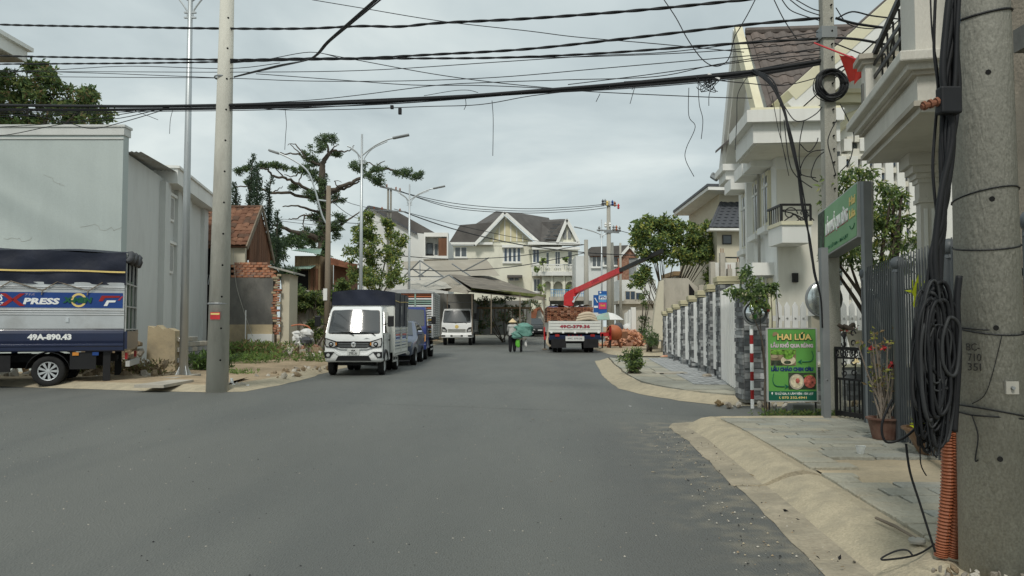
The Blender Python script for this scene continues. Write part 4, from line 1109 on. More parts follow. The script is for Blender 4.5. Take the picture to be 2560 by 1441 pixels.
# ---- grey-blue hatchback half hidden behind it
def car(name, label, loc, rz, W, L, H, mat, group=None, cat='car', pickup=False):
  T = thing(name, label, cat, loc, rz, group)
  h = W / 2
  if pickup: prof = [(.0, .45), (.02, .80), (.15, 1.02), (1.15, 1.12), (1.85, H), (3.1, H), (3.35, 1.12), (L, 1.10), (L, .45)]
  else: prof = [(.04, .32), (0, .60), (.10, .78), (.75, .95), (1.55, H - .04), (2.3, H), (3.1, H - .06), (3.55, 1.02), (L, .95), (L, .35)]
  cabi = [4, 5] if pickup else [4, 5, 6]
  hw = [h - .03 if i in (0, len(prof) - 1) else (h - .17 if i in cabi else h - (.08 if i == 2 else 0)) for i in range(len(prof))]
  hw[0] = h - .1
  n = len(prof)
  vs = [(-w, y, z) for (y, z), w in zip(prof, hw)] + [(w, y, z) for (y, z), w in zip(prof, hw)]
  mb = MB(); mb.add(vs, [tuple(range(n)), tuple(range(2 * n - 1, n - 1, -1))] + [(i, n + i, n + (i + 1) % n, (i + 1) % n) for i in range(n)])
  body = mb.build('body', mat, T, bevel=.07, seg=3, smooth=True)
  i0 = 3
  (ya, za), (yb, zb) = prof[i0], prof[i0 + 1]
  oo = Vector((0, ya, za)); up = Vector((0, yb - ya, zb - za)); ln = up.length
  mb = MB(); plate(mb, [(-h + .12, .06), (h - .12, .06), (h - .24, ln - .05), (-h + .24, ln - .05)], oo, UX, up, .012); mb.build('windscreen', 'glass_dark', T)
  ye = prof[cabi[-1] + 1][0]; yc = prof[cabi[-1]][0]
  for s in (-1, 1):
    zt = H - .14
    def sp(y, z):
      t = max(0, min(1, (z - 1.0) / (H - 1.0)))
      return Vector((s * (h - .17 * t + .004), y, z))
    for ya2, yb2 in ((yb - .35, (yb + yc) / 2 + .05), ((yb + yc) / 2 + .13, yc + .25)):
      mb = MB(); P = [sp(ya2 - .15 if ya2 < yb else ya2, 1.0 + (.04 if not pickup else .12)), sp(yb2, 1.0 + (.04 if not pickup else .12)), sp(yb2 - (.15 if yb2 > yc else 0), zt), sp(max(ya2, yb) + .05, zt)]
      mb.slab([p - Vector((s * .01, 0, 0)) for p in P], (s * .018, 0, 0)); mb.build('side_window', 'glass_dark', T)
    mb = MB()
    plate(mb, [(s * .45, .0), (s * (h - .1), .02), (s * (h - .06), .17), (s * .55, .10)][::s], (0, .02, .62), UX, UZ, .07); mb.build('headlight', 'lamp_clear', T)
    mb = MB(); mb.box(s * (h + .0) - .01 if s > 0 else s * h - .17, s * h + .17 if s > 0 else s * h + .01, 1.15, 1.27, 1.0, 1.14); mb.build('wing_mirror', mat, T, bevel=.03)
    mb = MB(); mb.lathe([(.07, -.05), (.05, -.06), (.001, -.055)], 10, (s * (h - .2), 0, .42), 'y'); mb.build('fog_lamp', 'lamp_clear', T)
    for y in (.78, L - .75): wheel(T, s * (h - .1), y, .30 if not pickup else .37, .20, 'alu')
  mb = MB(); plate(mb, [(-.5, 0), (.5, 0), (.42, .16), (-.42, .16)], (0, .015, .40), UX, UZ, .03); mb.build('grille', 'plastic_black', T)
  mb = MB(); plate(mb, rrect(-.22, .22, 0, .12, .01), (0, .0, .57), UX, UZ, .03); mb.build('number_plate', 'plate_grey', T)
  mb = MB(); mb.box(-h + .15, h - .15, .3, L - .3, .18, .4); mb.build('underbody', 'chassis', T)
  if pickup:
    mb = MB(); mb.box(-h + .08, h - .08, 3.45, L - .08, 1.0, 1.125); mb.build('load_bed', 'chassis', T)
  return T
car('hatchback', 'small slate grey hatchback squeezed between the white and blue trucks', (-4.02, 26.0, 0), R(1), 1.68, 3.85, 1.48, 'car_grey')
car('pickup', 'dark pickup parked far off behind the woman with the bicycle', (xat(1350, 76), 76, gz(76)), R(18), 1.85, 5.1, 1.78, 'car_dark', pickup=True)
# ---- blue truck with painted plank body
T = thing('plank_body_truck', 'dark blue truck with tall painted plank cargo body', 'truck', (-4.12, 30.3, 0), R(1.5), 'trucks parked along the left kerb')
W, h = 1.78, .89
body, o, up = cab(T, W, 1.5, .42, 1.25, 2.03, .42, 'truck_blue', inset=.06)
mb = MB(); nose(mb, rrect(-.60, .60, .98, 1.12, .03), .012); mb.build('grille', 'truck_navy', T)
for s in (-1, 1):
  mb = MB(); nose(mb, rrect(min(s * .50, s * .86), max(s * .50, s * .86), .70, .98, .03), .02); hl = mb.build('headlight', 'lamp_clear', T)
  mb = MB(); nose(mb, rrect(min(s * .76, s * .85), max(s * .76, s * .85), .71, .97, .02), .026); mb.build('indicator', 'lamp_amber', hl)
  mirror_arm(T, s, h, 1.42, .05, .26, .3)
  wheel(T, s * .76, .72, .34, .19, 'chassis'); wheel(T, s * .76, 3.7, .34, .19, 'chassis'); wheel(T, s * .55, 3.7, .34, .19, 'chassis')
  mb = MB()
  for z in (.36, .52): mb.bar((s * .9, 1.9, z), (s * .9, 3.1, z), .02, .07)
  mb.build('side_guard', 'alu_dull', T)
mb = MB(); mb.box(-.88, .88, -.06, .2, .40, .62); mb.build('bumper', 'truck_blue', T, bevel=.03)
mb = MB(); nose(mb, [(.05, 1.13), (.16, 1.2), (.22, 1.16), (.35, 1.22), (.33, 1.13), (.2, 1.08)], .016)
mb.build('painted_figure', 'letter_pink', T)
mb = MB(); nose(mb, [(.15, 1.02), (.3, .98), (.42, 1.0), (.62, 1.12), (.6, 1.0), (.48, .86), (.22, .84)], .018); mb.build('painted_wave', 'sign_cyan', T)
mb = MB(); nose(mb, [(.27, .98), (.36, 1.0), (.45, .95), (.40, .87), (.3, .88)], .022); mb.build('painted_foam', 'letter_white', T)
wiper(T, o, up, -.6, -.1); wiper(T, o, up, .1, .55)
chassis(T, W, 5.0, .62)
bw, y0, y1, z0, z1 = 1.0, 1.62, 5.4, .82, 2.66
mb = MB(); mb.box(-bw, bw, y0, y1, z0 - .1, z0); mb.box(-bw + .04, bw - .04, y0 + .05, y1 - .04, z0, z1 - .02, 1); bd = mb.build('cargo_body', ['chassis', 'chassis'], T)
colr = ['white_paint', 'white_paint', 'green_tin', 'white_paint', 'orange_paint', 'white_paint', 'pale_yellow', 'white_paint']
nz = 19
for q in range(nz):
  zz = z0 + .03 + q * (z1 - z0 - .06) / nz
  mm = 'orange_paint' if q in (nz - 1, nz - 2, nz - 7, 4) else 'green_tin' if q in (nz - 4, nz - 5) else 'pale_yellow' if q % 5 == 2 else 'white_paint'
  mb = MB(); mb.box(-bw, bw, y0 - .0, y0 + .03, zz, zz + .055); mb.build('front_plank', mm, bd)
  for s in (-1, 1):
    mb = MB(); mb.box(s * bw - .015, s * bw + .015, y0 + .05, y1, zz, zz + .06); mb.build('side_plank', 'alu_dull', bd)
for x in (-.98, -.3, .3, .98):
  mb = MB(); mb.box(x - .03, x + .03, y0 - .03, y0 - .002, z0, z1); mb.build('upright', 'white_paint' if abs(x) > .5 else 'green_tin', bd)
for k in range(4):
  mb = MB(); yy = y0 + .1 + k * 1.2; mb.box(bw + .016, bw + .05, yy, yy + .07, z0, z1); mb.build('upright', 'alu_dull', bd)
mb = MB(); mb.sheet(lambda u, v: Vector((-bw - .03 + (2 * bw + .06) * u, y0 - .05 + (y1 - y0 + .1) * v, z1 + .09 * (1 - (2 * u - 1) ** 2) + .015 * math.sin(v * 20))), 10, 20)
for s in (-1, 1): mb.sheet(lambda u, v: Vector((s * (bw + .035), y0 - .05 + (y1 - y0 + .1) * u, z1 - .07 * v + .012 * math.sin(u * 20))), 20, 1)
mb.sheet(lambda u, v: Vector((-bw - .03 + (2 * bw + .06) * u, y0 - .052, z1 - .06 * v + (1 - v) * .09 * (1 - (2 * u - 1) ** 2))), 10, 1)
mb.build('roof_tarp', 'tarp_top', T, smooth=True, fix=False)
# ---- white medium truck further up
g0 = gz(51.5)
T = thing('medium_truck', 'off-white medium truck with slatted bed parked farthest up the left kerb', 'truck', (xat(1142, 51.5), 51.5, g0), R(-1), 'trucks parked along the left kerb')
W, h = 1.98, .99
body, o, up = cab(T, W, 1.7, .48, 1.42, 2.36, .36, 'truck_white', inset=.09, bev=.08)
mb = MB(); nose(mb, rrect(-.62, .62, .84, 1.06, .03), .012); g = mb.build('grille', 'truck_offwhite', T)
for q in range(3):
  mb = MB(); mb.box(-.56, .56, -.03, -.012, .86 + q * .07, .885 + q * .07); mb.build('grille_slot', 'plastic_black', g)
mb = MB(); mb.lathe([(.12, -.014), (.10, -.02), (.001, -.02)], 14, (0, 0, 1.2), 'y'); mb.build('door_badge', 'pale_yellow', T)
for s in (-1, 1):
  mb = MB(); nose(mb, [(s * .64, .84), (s * .95, .88), (s * .95, 1.18), (s * .78, 1.16), (s * .64, 1.0)][::s], .02); hl = mb.build('headlight', 'plastic_black', T)
  mb = MB(); nose(mb, [(s * .70, .88), (s * .91, .91), (s * .91, 1.06), (s * .72, 1.0)][::s], .026); mb.build('lens', 'lamp_clear', hl)
  mirror_arm(T, s, h, 1.75, .05, .2, .4)
  wheel(T, s * .83, .85, .37, .2, 'alu_dull'); wheel(T, s * .83, 3.9, .37, .2, 'chassis'); wheel(T, s * .6, 3.9, .37, .2, 'chassis')
mb = MB(); mb.box(-.98, .98, -.08, .15, .50, .74); bp = mb.build('bumper', 'truck_white', T, bevel=.03)
for x in (-.85, -.28, .28, .85):
  mb = MB(); mb.box(x - .12, x + .12, -.092, -.07, .56, .66); mb.build('bumper_slot', 'plastic_black', bp)
mb = MB(); mb.box(-.26, .26, -.10, -.08, .56, .68); mb.build('number_plate', 'plate_grey', T)
wiper(T, o, up, -.6, -.1); wiper(T, o, up, .1, .6)
mb = MB(); plate(mb, rrect(.6, .75, .72, .86, .05), o, UX, up, .014); mb.build('sticker', 'leaf_lime', T)
chassis(T, W, 6.0, .66)
bw, y0, y1 = 1.04, 1.85, 6.1
mb = MB(); mb.box(-bw, bw, y0, y1, .86, .96); bd = mb.build('cargo_bed', 'alu_dull', T)
for s in (-1, 1):
  for q in range(5):
    mb = MB(); mb.box(s * bw - .015, s * bw + .015, y0, y1, .98 + q * .125, 1.09 + q * .125); mb.build('side_slat', 'alu_dull', bd)
  mb = MB(); mb.box(s * bw - .03, s * bw + .03, y0 + 1.8, y1, 1.6, 2.75); mb.build('side_screen', 'tarp_grey', bd)
  for k in range(4):
    mb = MB(); yy = y0 + k * 1.38; mb.box(s * bw - .04, s * bw + .04, yy, yy + .06, .96, 2.8); mb.build('stake', 'steel_grey', bd)
for z in (1.9, 2.35, 2.8):
  mb = MB(); mb.box(-bw, bw, y0, y0 + .04, z, z + .04); mb.build('rail', 'steel_grey', bd)
# ---- navy truck at the left edge, seen from the side
rzT = R(-90 + 18)
rear = at(312, 829, 17.3)
T = thing('canvas_truck', 'navy truck with silver side panels and navy canvas hood, cut by left frame edge', 'truck', (0, 0, 0), rzT)
W, bw, Lb = 1.68, .86, 3.6
y0 = 1.62; y1 = y0 + Lb
cR, sR = math.cos(rzT), math.sin(rzT)
T.location = (rear.x - (cR * bw - sR * y1), rear.y - (sR * bw + cR * y1), 0.02)
body, o, up = cab(T, W, 1.48, .40, 1.2, 2.02, .48, 'truck_navy', inset=.07)
chassis(T, W, 5.0, .58, .3)
mb = MB(); mb.box(-bw, bw, y0, y1, .74, .80); mb.box(-bw + .02, bw - .02, y0, y0 + .03, .8, 2.2); bd = mb.build('cargo_bed', 'truck_navy', T)
for s in (-1, 1):
  mb = MB(); P = [(.735, 0), (.76, .02), (.83, .02), (.85, .035), (.88, .035), (.90, .015), (.96, .03), (1.12, .03), (1.18, .01), (1.2, 0)]
  mb.slab([Vector((s * (bw + .01 + d), y0 + .02, z)) for z, d in P] + [Vector((s * (bw - .02), y0 + .02, 1.2)), Vector((s * (bw - .02), y0 + .02, .735))], (0, Lb - .04, 0)); mb.build('drop_side', 'truck_navy', bd)
  mb = MB(); P = [(1.21, 0), (1.22, .012), (1.50, .012), (1.515, .03), (1.535, .012), (1.55, .012), (1.565, .03), (1.585, .012), (1.61, .03), (1.63, .012), (2.05, .012), (2.06, .03), (2.08, .012), (2.10, .03), (2.12, .012), (2.20, .012), (2.21, 0)]
  mb.slab([Vector((s * (bw + d), y0 + .02, z)) for z, d in P] + [Vector((s * (bw - .02), y0 + .02, 2.21)), Vector((s * (bw - .02), y0 + .02, 1.21))], (0, Lb - .04, 0)); sp = mb.build('side_panel', 'alu', bd)
  wheel(T, s * .72, .78, .31, .17, 'alu', 9); wheel(T, s * .72, y1 - 1.46, .325, .17, 'alu', 9); wheel(T, s * .50, y1 - 1.46, .325, .17, 'chassis')
  mb = MB()
  P = [(s * .84, y1 - 1.46 + .42 * math.cos(a), .30 + .42 * math.sin(a)) for a in [R(10 + 160 * k / 9) for k in range(10)]]
  for a, c in zip(P, P[1:]): mb.slab([Vector(a), Vector(c), Vector((a[0] - s * .5, c[1], c[2])), Vector((a[0] - s * .5, a[1], a[2]))], (0, 0, .02))
  mb.build('mudguard', 'plastic_black', T)
  mb = MB(); mb.box(min(s * .80, s * .84), max(s * .80, s * .84), y1 - 1.05, y1 - .55, .36, .72); mb.build('toolbox', 'plastic_black', T)
  mb = MB(); mb.box(min(s * .74, s * .80), max(s * .74, s * .80), y1 - .42, y1 - .28, .10, .74); mb.build('mud_flap', 'plastic_black', T)
  mb = MB(); mb.box(min(s * .80, s * .84), max(s * .80, s * .84), y0 + .1, y1 - 2.15, .32, .66); mb.build('side_box', 'chassis', T)
  for yy, mm in ((y1 - 2.55, 'banner_blue'), (y1 - 1.0, 'lamp_amber'), (y1 - .62, 'banner_blue')):
    mb = MB(); mb.box(s * (bw - .02) - .02, s * (bw - .02) + .02, yy, yy + .12, .65, .72); mb.build('side_marker', mm, T)
  mirror_arm(T, s, W / 2, 1.5, .05, .2, .3)
s = 1
xs = bw + .014
UY = Vector((0, 1, 0))
mb = MB(); mb.box(xs, xs + .006, y0 + .06, y1 - .05, 1.66, 1.985); bn = mb.build('banner', 'banner_blue', bd)
xb = xs + .009
text('FUTURERS', .19, 'letter_white', bn, (xb, y1 - 2.62, 1.86), UY, UZ + UY * .2, .006, .62); text('SPORT', .085, 'letter_white', bn, (xb, y1 - 2.42, 1.735), UY, UZ, .002)
text('PRESS', .175, 'letter_white', bn, (xb, y1 - 1.60, 1.79), UY, UZ + UY * .25, .008, .66); text('\u30A2\u30C9\u30D0', .06, 'letter_pink', bn, (xb, y1 - 1.82, 1.93), UY, UZ)
mb = MB()
for a, c in (((-.18, -.13), (-.02, 0)), ((-.18, .13), (-.02, 0)), ((.18, .13), (.02, 0)), ((.18, -.13), (.02, 0))):
  mb.bar((xb, y1 - 2.13 + a[0], 1.825 + a[1]), (xb, y1 - 2.13 + c[0], 1.825 + c[1]), .006, .06, up=(1, 0, 0)) if False else mb.slab([Vector((xb, y1 - 2.13 + a[0] - .05, 1.825 + a[1])), Vector((xb, y1 - 2.13 + a[0] + .05, 1.825 + a[1])), Vector((xb, y1 - 2.13 + c[0] + .05, 1.825 + c[1])), Vector((xb, y1 - 2.13 + c[0] - .05, 1.825 + c[1]))], (.003, 0, 0))
mb.build('cross_mark', 'lamp_red', bn)
mb = MB(); mb.lathe([(.001, .0), (.15, 0), (.15, .003), (.001, .003)], 20, (xb, y1 - .90, 1.825), 'x'); od = mb.build('badge_disc', 'pale_yellow', bn)
mb = MB(); mb.lathe([(.001, .004), (.105, .004), (.105, .006), (.001, .006)], 20, (xb, y1 - .90, 1.825), 'x'); mb.build('badge_centre', 'banner_blue', od)
text('X-MEN', .15, 'letter_green', bn, (xb + .012, y1 - .91, 1.82), UY, UZ + UY * .2, .010, .54)
mb = MB()
mb.slab([Vector((xb, y1 - .52 + a, 1.825 + c)) for a, c in ((.0, -.02), (.06, .1), (.42, .1), (.40, .06), (.12, .05), (.08, -.02))], (.003, 0, 0)); mb.build('flag_mark', 'lamp_red', bn)
mb = MB()
mb.slab([Vector((xb, y1 - .52 + a, 1.825 + c)) for a, c in ((.1, -.12), (.16, .0), (.34, .0), (.32, -.04), (.2, -.045), (.17, -.12))], (.003, 0, 0)); mb.build('flag_mark', 'letter_white', bn)
mb = MB()
mb.slab([Vector((xb, y1 - .52 + a, 1.825 + c)) for a, c in ((.37, .0), (.41, .0), (.48, .09), (.44, .09))], (.003, 0, 0)); mb.build('flag_mark', 'red_letter', bn)
text('49A-890.43', .155, 'letter_white', bd, (bw + .043, y1 - 1.42, 1.04), UY, UZ, .008, .82)
mb = MB(); mb.box(xs, xs + .02, y1 - 1.14, y1 - 1.08, 1.36, 1.45); mb.build('side_light', 'chrome', bd)
def zt(u): return 2.86 + .03 * math.sin(u * 9.5 + 1)
mb = MB()
mb.sheet(lambda u, v: Vector((-bw + 2 * bw * u, y0 + Lb * v, 2.86 + .1 * (1 - (2 * u - 1) ** 2) + .02 * math.sin(v * 11))), 8, 24)
for s in (-1, 1):
  mb.sheet(lambda u, v: Vector((s * (bw + .02 + .020 * math.sin(u * 31 + v * 5) * (1 - v) + .012 * math.sin(u * 13 - v * 7)), y0 + Lb * u, 2.18 + (2.86 - 2.18) * v + .02 * math.sin(v * 2 + u * 11) * v - .025 * abs(math.sin(u * 8.2)) * (1 - v))), 70, 12)
mb.sheet(lambda u, v: Vector((-bw + 2 * bw * u, y0, 2.18 + v * (.68 + .1 * (1 - (2 * u - 1) ** 2)))), 8, 3)
hd = mb.build('canvas_hood', 'tarp_navy', T, smooth=True, fix=False)
mb = MB(); mb.sheet(lambda u, v: Vector((bw + .05 + .012 * math.sin(u * 31 + 2), y0 + Lb * u - .01, 2.425 + .035 * v + .008 * math.sin(u * 11))), 50, 1); mb.build('yellow_stripe', 'pale_yellow', hd)
mb = MB()
for x in (-.6, 0, .6):
  mb.tube([(x - .32 + .1 * k, y1 + .03 + .02 * (k % 2), 2.84 - .05 * abs(k - 3) + rnd.uniform(-.03, .03)) for k in range(7)], [.05, .08, .09, .1, .09, .08, .05], 6)
mb.build('rolled_flap', 'tarp_grey', hd, smooth=True)
mb = MB()
nn = 6
for k in range(nn):
  ya, yb_ = y1 - .45 - k * .86, y1 - .45 - (k + 1) * .86
  if yb_ < y0: break
  mb.tube([(bw + .04, ya, 2.21), (bw + .05, (ya + yb_) / 2 + .16, 2.02), (bw + .045, (ya + yb_) / 2 + .14, 1.93)], .011, 5); mb.tube([(bw + .04, yb_, 2.21), (bw + .05, (ya + yb_) / 2 + .16, 2.02)], .011, 5)
mb.build('tie_rope', 'wood_grey', hd)
mb = MB()
for x in (-.82, -.28, .28, .82): mb.bar((x, y1, .8), (x, y1, 2.85), .035, .035)
for z in (1.2, 1.7, 2.2, 2.84): mb.bar((-.84, y1, z), (.84, y1, z), .03, .03)
mb.build('rear_frame', 'alu_dull', bd)
mb = MB(); mb.box(-bw, bw, y1 - .02, y1 + .05, .78, 1.16); mb.build('tailgate', 'truck_navy', bd)
mb = MB(); mb.box(-.8, .8, y1 - .6, y1 - .06, .8, 2.3); mb.build('load', 'leaf_blue', bd)
mb = MB(); mb.box(-.80, .80, y1 + .02, y1 + .1, .40, .52); rb = mb.build('rear_bumper', 'alu_dull', T)
for s in (-1, 1):
  mb = MB(); mb.box(s * .7 - .09, s * .7 + .09, y1 + .0, y1 + .05, .56, .7); mb.build('tail_light', 'lamp_red', T)
# ------------------------------------------------------------------ right side: fence pillars, villa, near house
def stones(par, o, ux, n, width, z0, z1, rowh=.075, joined=False, dep=.022):
  """stacked stone strips on a face: o lower left corner, ux along the face, n outward"""
  o, ux, n = Vector(o), Vector(ux).normalized(), Vector(n).normalized()
  z = z0; big = MB()
  while z < z1 - .01:
    hh = min(rowh * rnd.choice([.6, 1, 1, 1.3]), z1 - z); x = 0
    while x < width - .005:
      w = min(rnd.uniform(.10, .28), width - x)
      if width - x - w < .06: w = width - x
      d = dep + rnd.uniform(-.012, .014)
      mb = big if joined else MB()
      mb.slab([o + ux * (x + .003) + UZ * z, o + ux * (x + w - .003) + UZ * z, o + ux * (x + w - .003) + UZ * (z + hh - .006), o + ux * (x + .003) + UZ * (z + hh - .006)], n * d, rnd.choices(range(4), [4, 4, 2, 3])[0])
      if not joined: mb.build('stone_strip', ['stone_a', 'stone_b', 'stone_c', 'stone_d'][mb.m[0]], par);
      x += w
    z += hh
  if joined:
    q = big.build('stone_cladding', ['stone_a', 'stone_b', 'stone_c', 'stone_d'], par); q['kind'] = 'stuff'
FD = Vector((0.097, 1, 0)).normalized(); FN = Vector((-1, .097, 0)).normalized()   # along fence, outward to the road
def fpt(t): return Vector((4.75, 17.5, 0)) + FD * t
fence_t = [0, 1.5, 3.15, 5.0, 7.0, 9.2, 11.1, 13.0]
caps = [2.20, 2.10, 2.03, 1.97, 1.90, 1.84, 1.76, 1.68]
fen = wthing('stone_fence', 'stepped fence of grey stone pillars and white metal pickets along right pavement', 'fence', (5.3, 24, .12))
PW = .46
for i, (t, zc) in enumerate(zip(fence_t, caps)):
  c = fpt(t); w = PW
  P = [c + FN * .23 - FD * w / 2, c + FN * .23 + FD * w / 2, c - FN * .23 + FD * w / 2, c - FN * .23 - FD * w / 2]
  mb = MB(); mb.slab([p + UZ * .05 for p in P], (0, 0, zc - .05)); pil = mb.build('pillar', 'concrete_dark', fen)
  stones(pil, P[3], P[0] - P[3], -FD, (P[0] - P[3]).length, .12, zc, joined=i > 0)
  stones(pil, P[1], P[0] - P[1], FN, (P[0] - P[1]).length, .12, zc, joined=True)
  mb = MB(); Q = [c + (p - c) * 1.22 for p in P]; mb.slab([q + UZ * zc for q in Q], (0, 0, .05)); mb.slab([q + UZ * (zc + .05) for q in [c + (p - c) * 1.32 for p in P]], (0, 0, .12)); mb.build('cap', 'cap_stone', pil, bevel=.012)
  if i:
    ta, tb = fence_t[i - 1] + .26, t - .26
    zb, ztp = .30, min(zc, caps[i - 1]) - .02
    n = 7
    pn = MB()
    for z in (zb + .25, ztp - .35): pn.bar(fpt(ta) + FN * .09 + UZ * z, fpt(tb) + FN * .09 + UZ * z, .04, .045)
    rail = pn.build('fence_rail', 'white_paint', fen)
    for k in range(n + 1):
      p = fpt(ta + (tb - ta) * k / n) + FN * .12
      mb = MB(); mb.bar(p + UZ * zb, p + UZ * ztp, .09, .025, up=(0, 1, 0)); mb.build('picket', 'white_paint', fen)
    mb = MB(); p = fpt(ta) + FN * .12; mb.bar(p + UZ * .1, p + UZ * (zb + .3), .05, .05); mb.build('foot_post', 'white_paint', fen)
c0 = Vector((3.98, 13.35, 0))
mb = MB(); mb.box(3.79, 4.2, 13.1, 13.55, .05, 1.78); cp = mb.build('corner_pillar', 'concrete_dark', fen)
stones(cp, (3.79, 13.1, 0), (1, 0, 0), (0, -1, 0), .41, .10, 1.78)
stones(cp, (3.79, 13.55, 0), (0, -1, 0), (-1, 0, 0), .45, .10, 1.78, joined=True)
mb = MB(); mb.box(3.74, 4.25, 13.05, 13.6, 1.78, 1.84); mb.build('cap', 'cap_stone', cp, bevel=.012)
pa, pb = Vector((4.58, 17.2, 0)), Vector((4.10, 14.4, 0))
mb = MB()
for z in (.55, 1.75): mb.bar(pa + UZ * z, pb + UZ * z, .04, .045)
mb.build('fence_rail', 'white_paint', fen)
for k in range(10):
  p = pb.lerp(pa, k / 9) + Vector((-.05, 0, 0)); mb = MB(); mb.bar(p + UZ * .16, p + UZ * 2.05, .09, .025, up=(0, 1, 0)); mb.build('picket', 'white_paint', fen)
af = wthing('picket_fence', 'white pointed picket fence on grey stone base facing the alley', 'fence', (6, 13.4, .1))
mb = MB(); mb.box(4.3, 9.6, 13.25, 13.5, .02, .62); base = mb.build('base_wall', 'concrete_dark', af)
stones(base, (4.32, 13.25, 0), (1, 0, 0), (0, -1, 0), 1.5, .06, .62); stones(base, (5.82, 13.25, 0), (1, 0, 0), (0, -1, 0), 3.7, .06, .62, joined=True)
mb = MB(); mb.box(4.3, 9.6, 13.2, 13.55, .62, .66); mb.build('base_coping', 'villa_cream', base)
pk = MB(); pk.slab([(-.045, 0, 0), (.045, 0, 0), (.045, 0, .92), (0, 0, 1.0), (-.045, 0, .92)], (0, .025, 0)); pk_me = mesh_of(pk, 'picket', 'white_paint')
for i in range(38):
  inst(pk_me, 'picket', af, (4.45 + i * .135, 13.33, .70))
for z in (.85, 1.38):
  mb = MB(); mb.box(4.35, 9.6, 13.36, 13.39, z, z + .09); mb.build('rail', 'white_paint', af)
bt = MB(); bt.lathe([(.02, 0), (.012, -.012), (.001, -.014)], 8, ax='y'); bt_me = mesh_of(bt, 'bolt', 'chrome')
for i in range(38): inst(bt_me, 'bolt', af, (4.45 + i * .135, 13.325, 1.425))
# ------------------------------------------------------------------ white villa
v = wthing('white_villa', 'white two storey villa with cream trims and brown tiled roof', 'house', (7.5, 18, 0))
C0 = Vector((5.15, 15.5, 0)); VD = Vector((.097, 1, 0)).normalized(); VN = Vector((-1, .097, 0)).normalized()
def vp(t, z, out=0.0): return C0 + VD * t + VN * out + UZ * z
MV = Matrix(((-VN.x, VD.x, 0, C0.x), (-VN.y, VD.y, 0, C0.y), (0, 0, 1, 0), (0, 0, 0, 1)))   # local x into the house, y along road side
zE, zRg = 5.25, 7.72
mb = MB(); mb.box(0, 7, 0, 3.9, 0, zE, 0, MV);
gp = [vp(.0, zE - .1), vp(4.25, zE - .3), vp(2.25, zRg)]
mb.slab(gp, -VN * .3)
wl = mb.build('wall', 'villa_white', v)
mb = MB(); mb.box(.02, 3.0, -.012, .0, 0, zE - .9, 0, MV); mb.build('front_wall_shade', 'villa_warm', wl)  # darker, warmer skin: the front wall's lesser skylight put into colour
for a, b2, mm in ((-.1, 2.25, 'villa_cream'), (4.4, 2.25, 'villa_white')):
  mb = MB(); za = zE - .05
  p0, p1 = vp(a, za + .0, .28), vp(b2, zRg + .22, .28)
  mb.bar(p0, p1, .16, .30); br_ = mb.build('barge_board', mm, v)
mb = MB(); mb.bar(vp(4.35, zE - .25, .14), vp(2.25, zRg + .0, .14), .3, .3); mb.build('barge_soffit', 'villa_warm', v)
n0 = 12.6
mb = MB()
e0, e1 = vp(-.15, zE + .02, .1), vp(-.15, zE + .02, -7); r0, r1 = vp(2.25, zRg + .15, .1), vp(2.25, zRg + .15, -7); b0, b1 = vp(4.4, zE, .1), vp(4.4, zE, -7)
ex = (e1 - e0).normalized(); em, rm = e0 + ex * 1.0, r0 + ex * 3.6
mb.quad(e0, em, rm, r0); mb.quad(r0, r1, b1, b0)
rf = mb.build('roof', 'brown_tile', v)
ex = (e1 - e0).normalized(); sv = r0 - e0; nr = 11
rn = ex.cross(sv.normalized())
if rn.z < 0: rn = -rn
mbt = MB(); tw, th_ = .30, sv.length / nr
pr = [(-.5, .005), (-.3, .045), (-.05, .055), (.15, .02), (.35, .0), (.5, .005)]
V = [(x * tw, 0, z + .02) for x, z in pr] + [(x * tw, th_ * 1.12, z) for x, z in pr] + [(x * tw, 0, z - .012) for x, z in pr]
mbt.add(V, [(i, i + 1, i + 7, i + 6) for i in range(5)] + [(12 + i, 13 + i, i + 1, i) for i in range(5)])
vt_me = mesh_of(mbt, 'tile', 'brown_tile')
rot = Matrix((ex, sv.normalized(), rn)).transposed().to_euler()
for r in range(nr):
  for c in range(15):
    if .25 + c * .295 > 0.85 + 2.6 * r / nr: continue
    p = e0 + ex * (.25 + c * .295) + sv * (r / nr) + rn * .01
    inst(vt_me, 'tile', rf, p, (rot.x, rot.y, rot.z), (1, 1, 1), rnd.choice(['brown_tile', 'brown_tile', 'brown_tile_b']))
mb = MB(); mb.tube([r0 + UZ * .06, r1 + UZ * .06], .09, 8); mb.build('ridge', 'brown_tile', rf)
mb = MB(); mb.box(-.65, .88, -1.15, .6, 4.62, 4.98, 0, MV); mb.box(-.78, .92, -1.28, .6, 4.98, 5.2, 1, MV); mb.box(-.7, .9, -1.2, .6, 5.2, 5.26, 2, MV)
mb.build('boxed_eave', ['villa_white', 'villa_white', 'villa_cream'], v)
mb = MB(); mb.box(-.6, .85, -1.1, .55, 4.59, 4.625, 0, MV); mb.build('soffit', 'villa_warm', v)
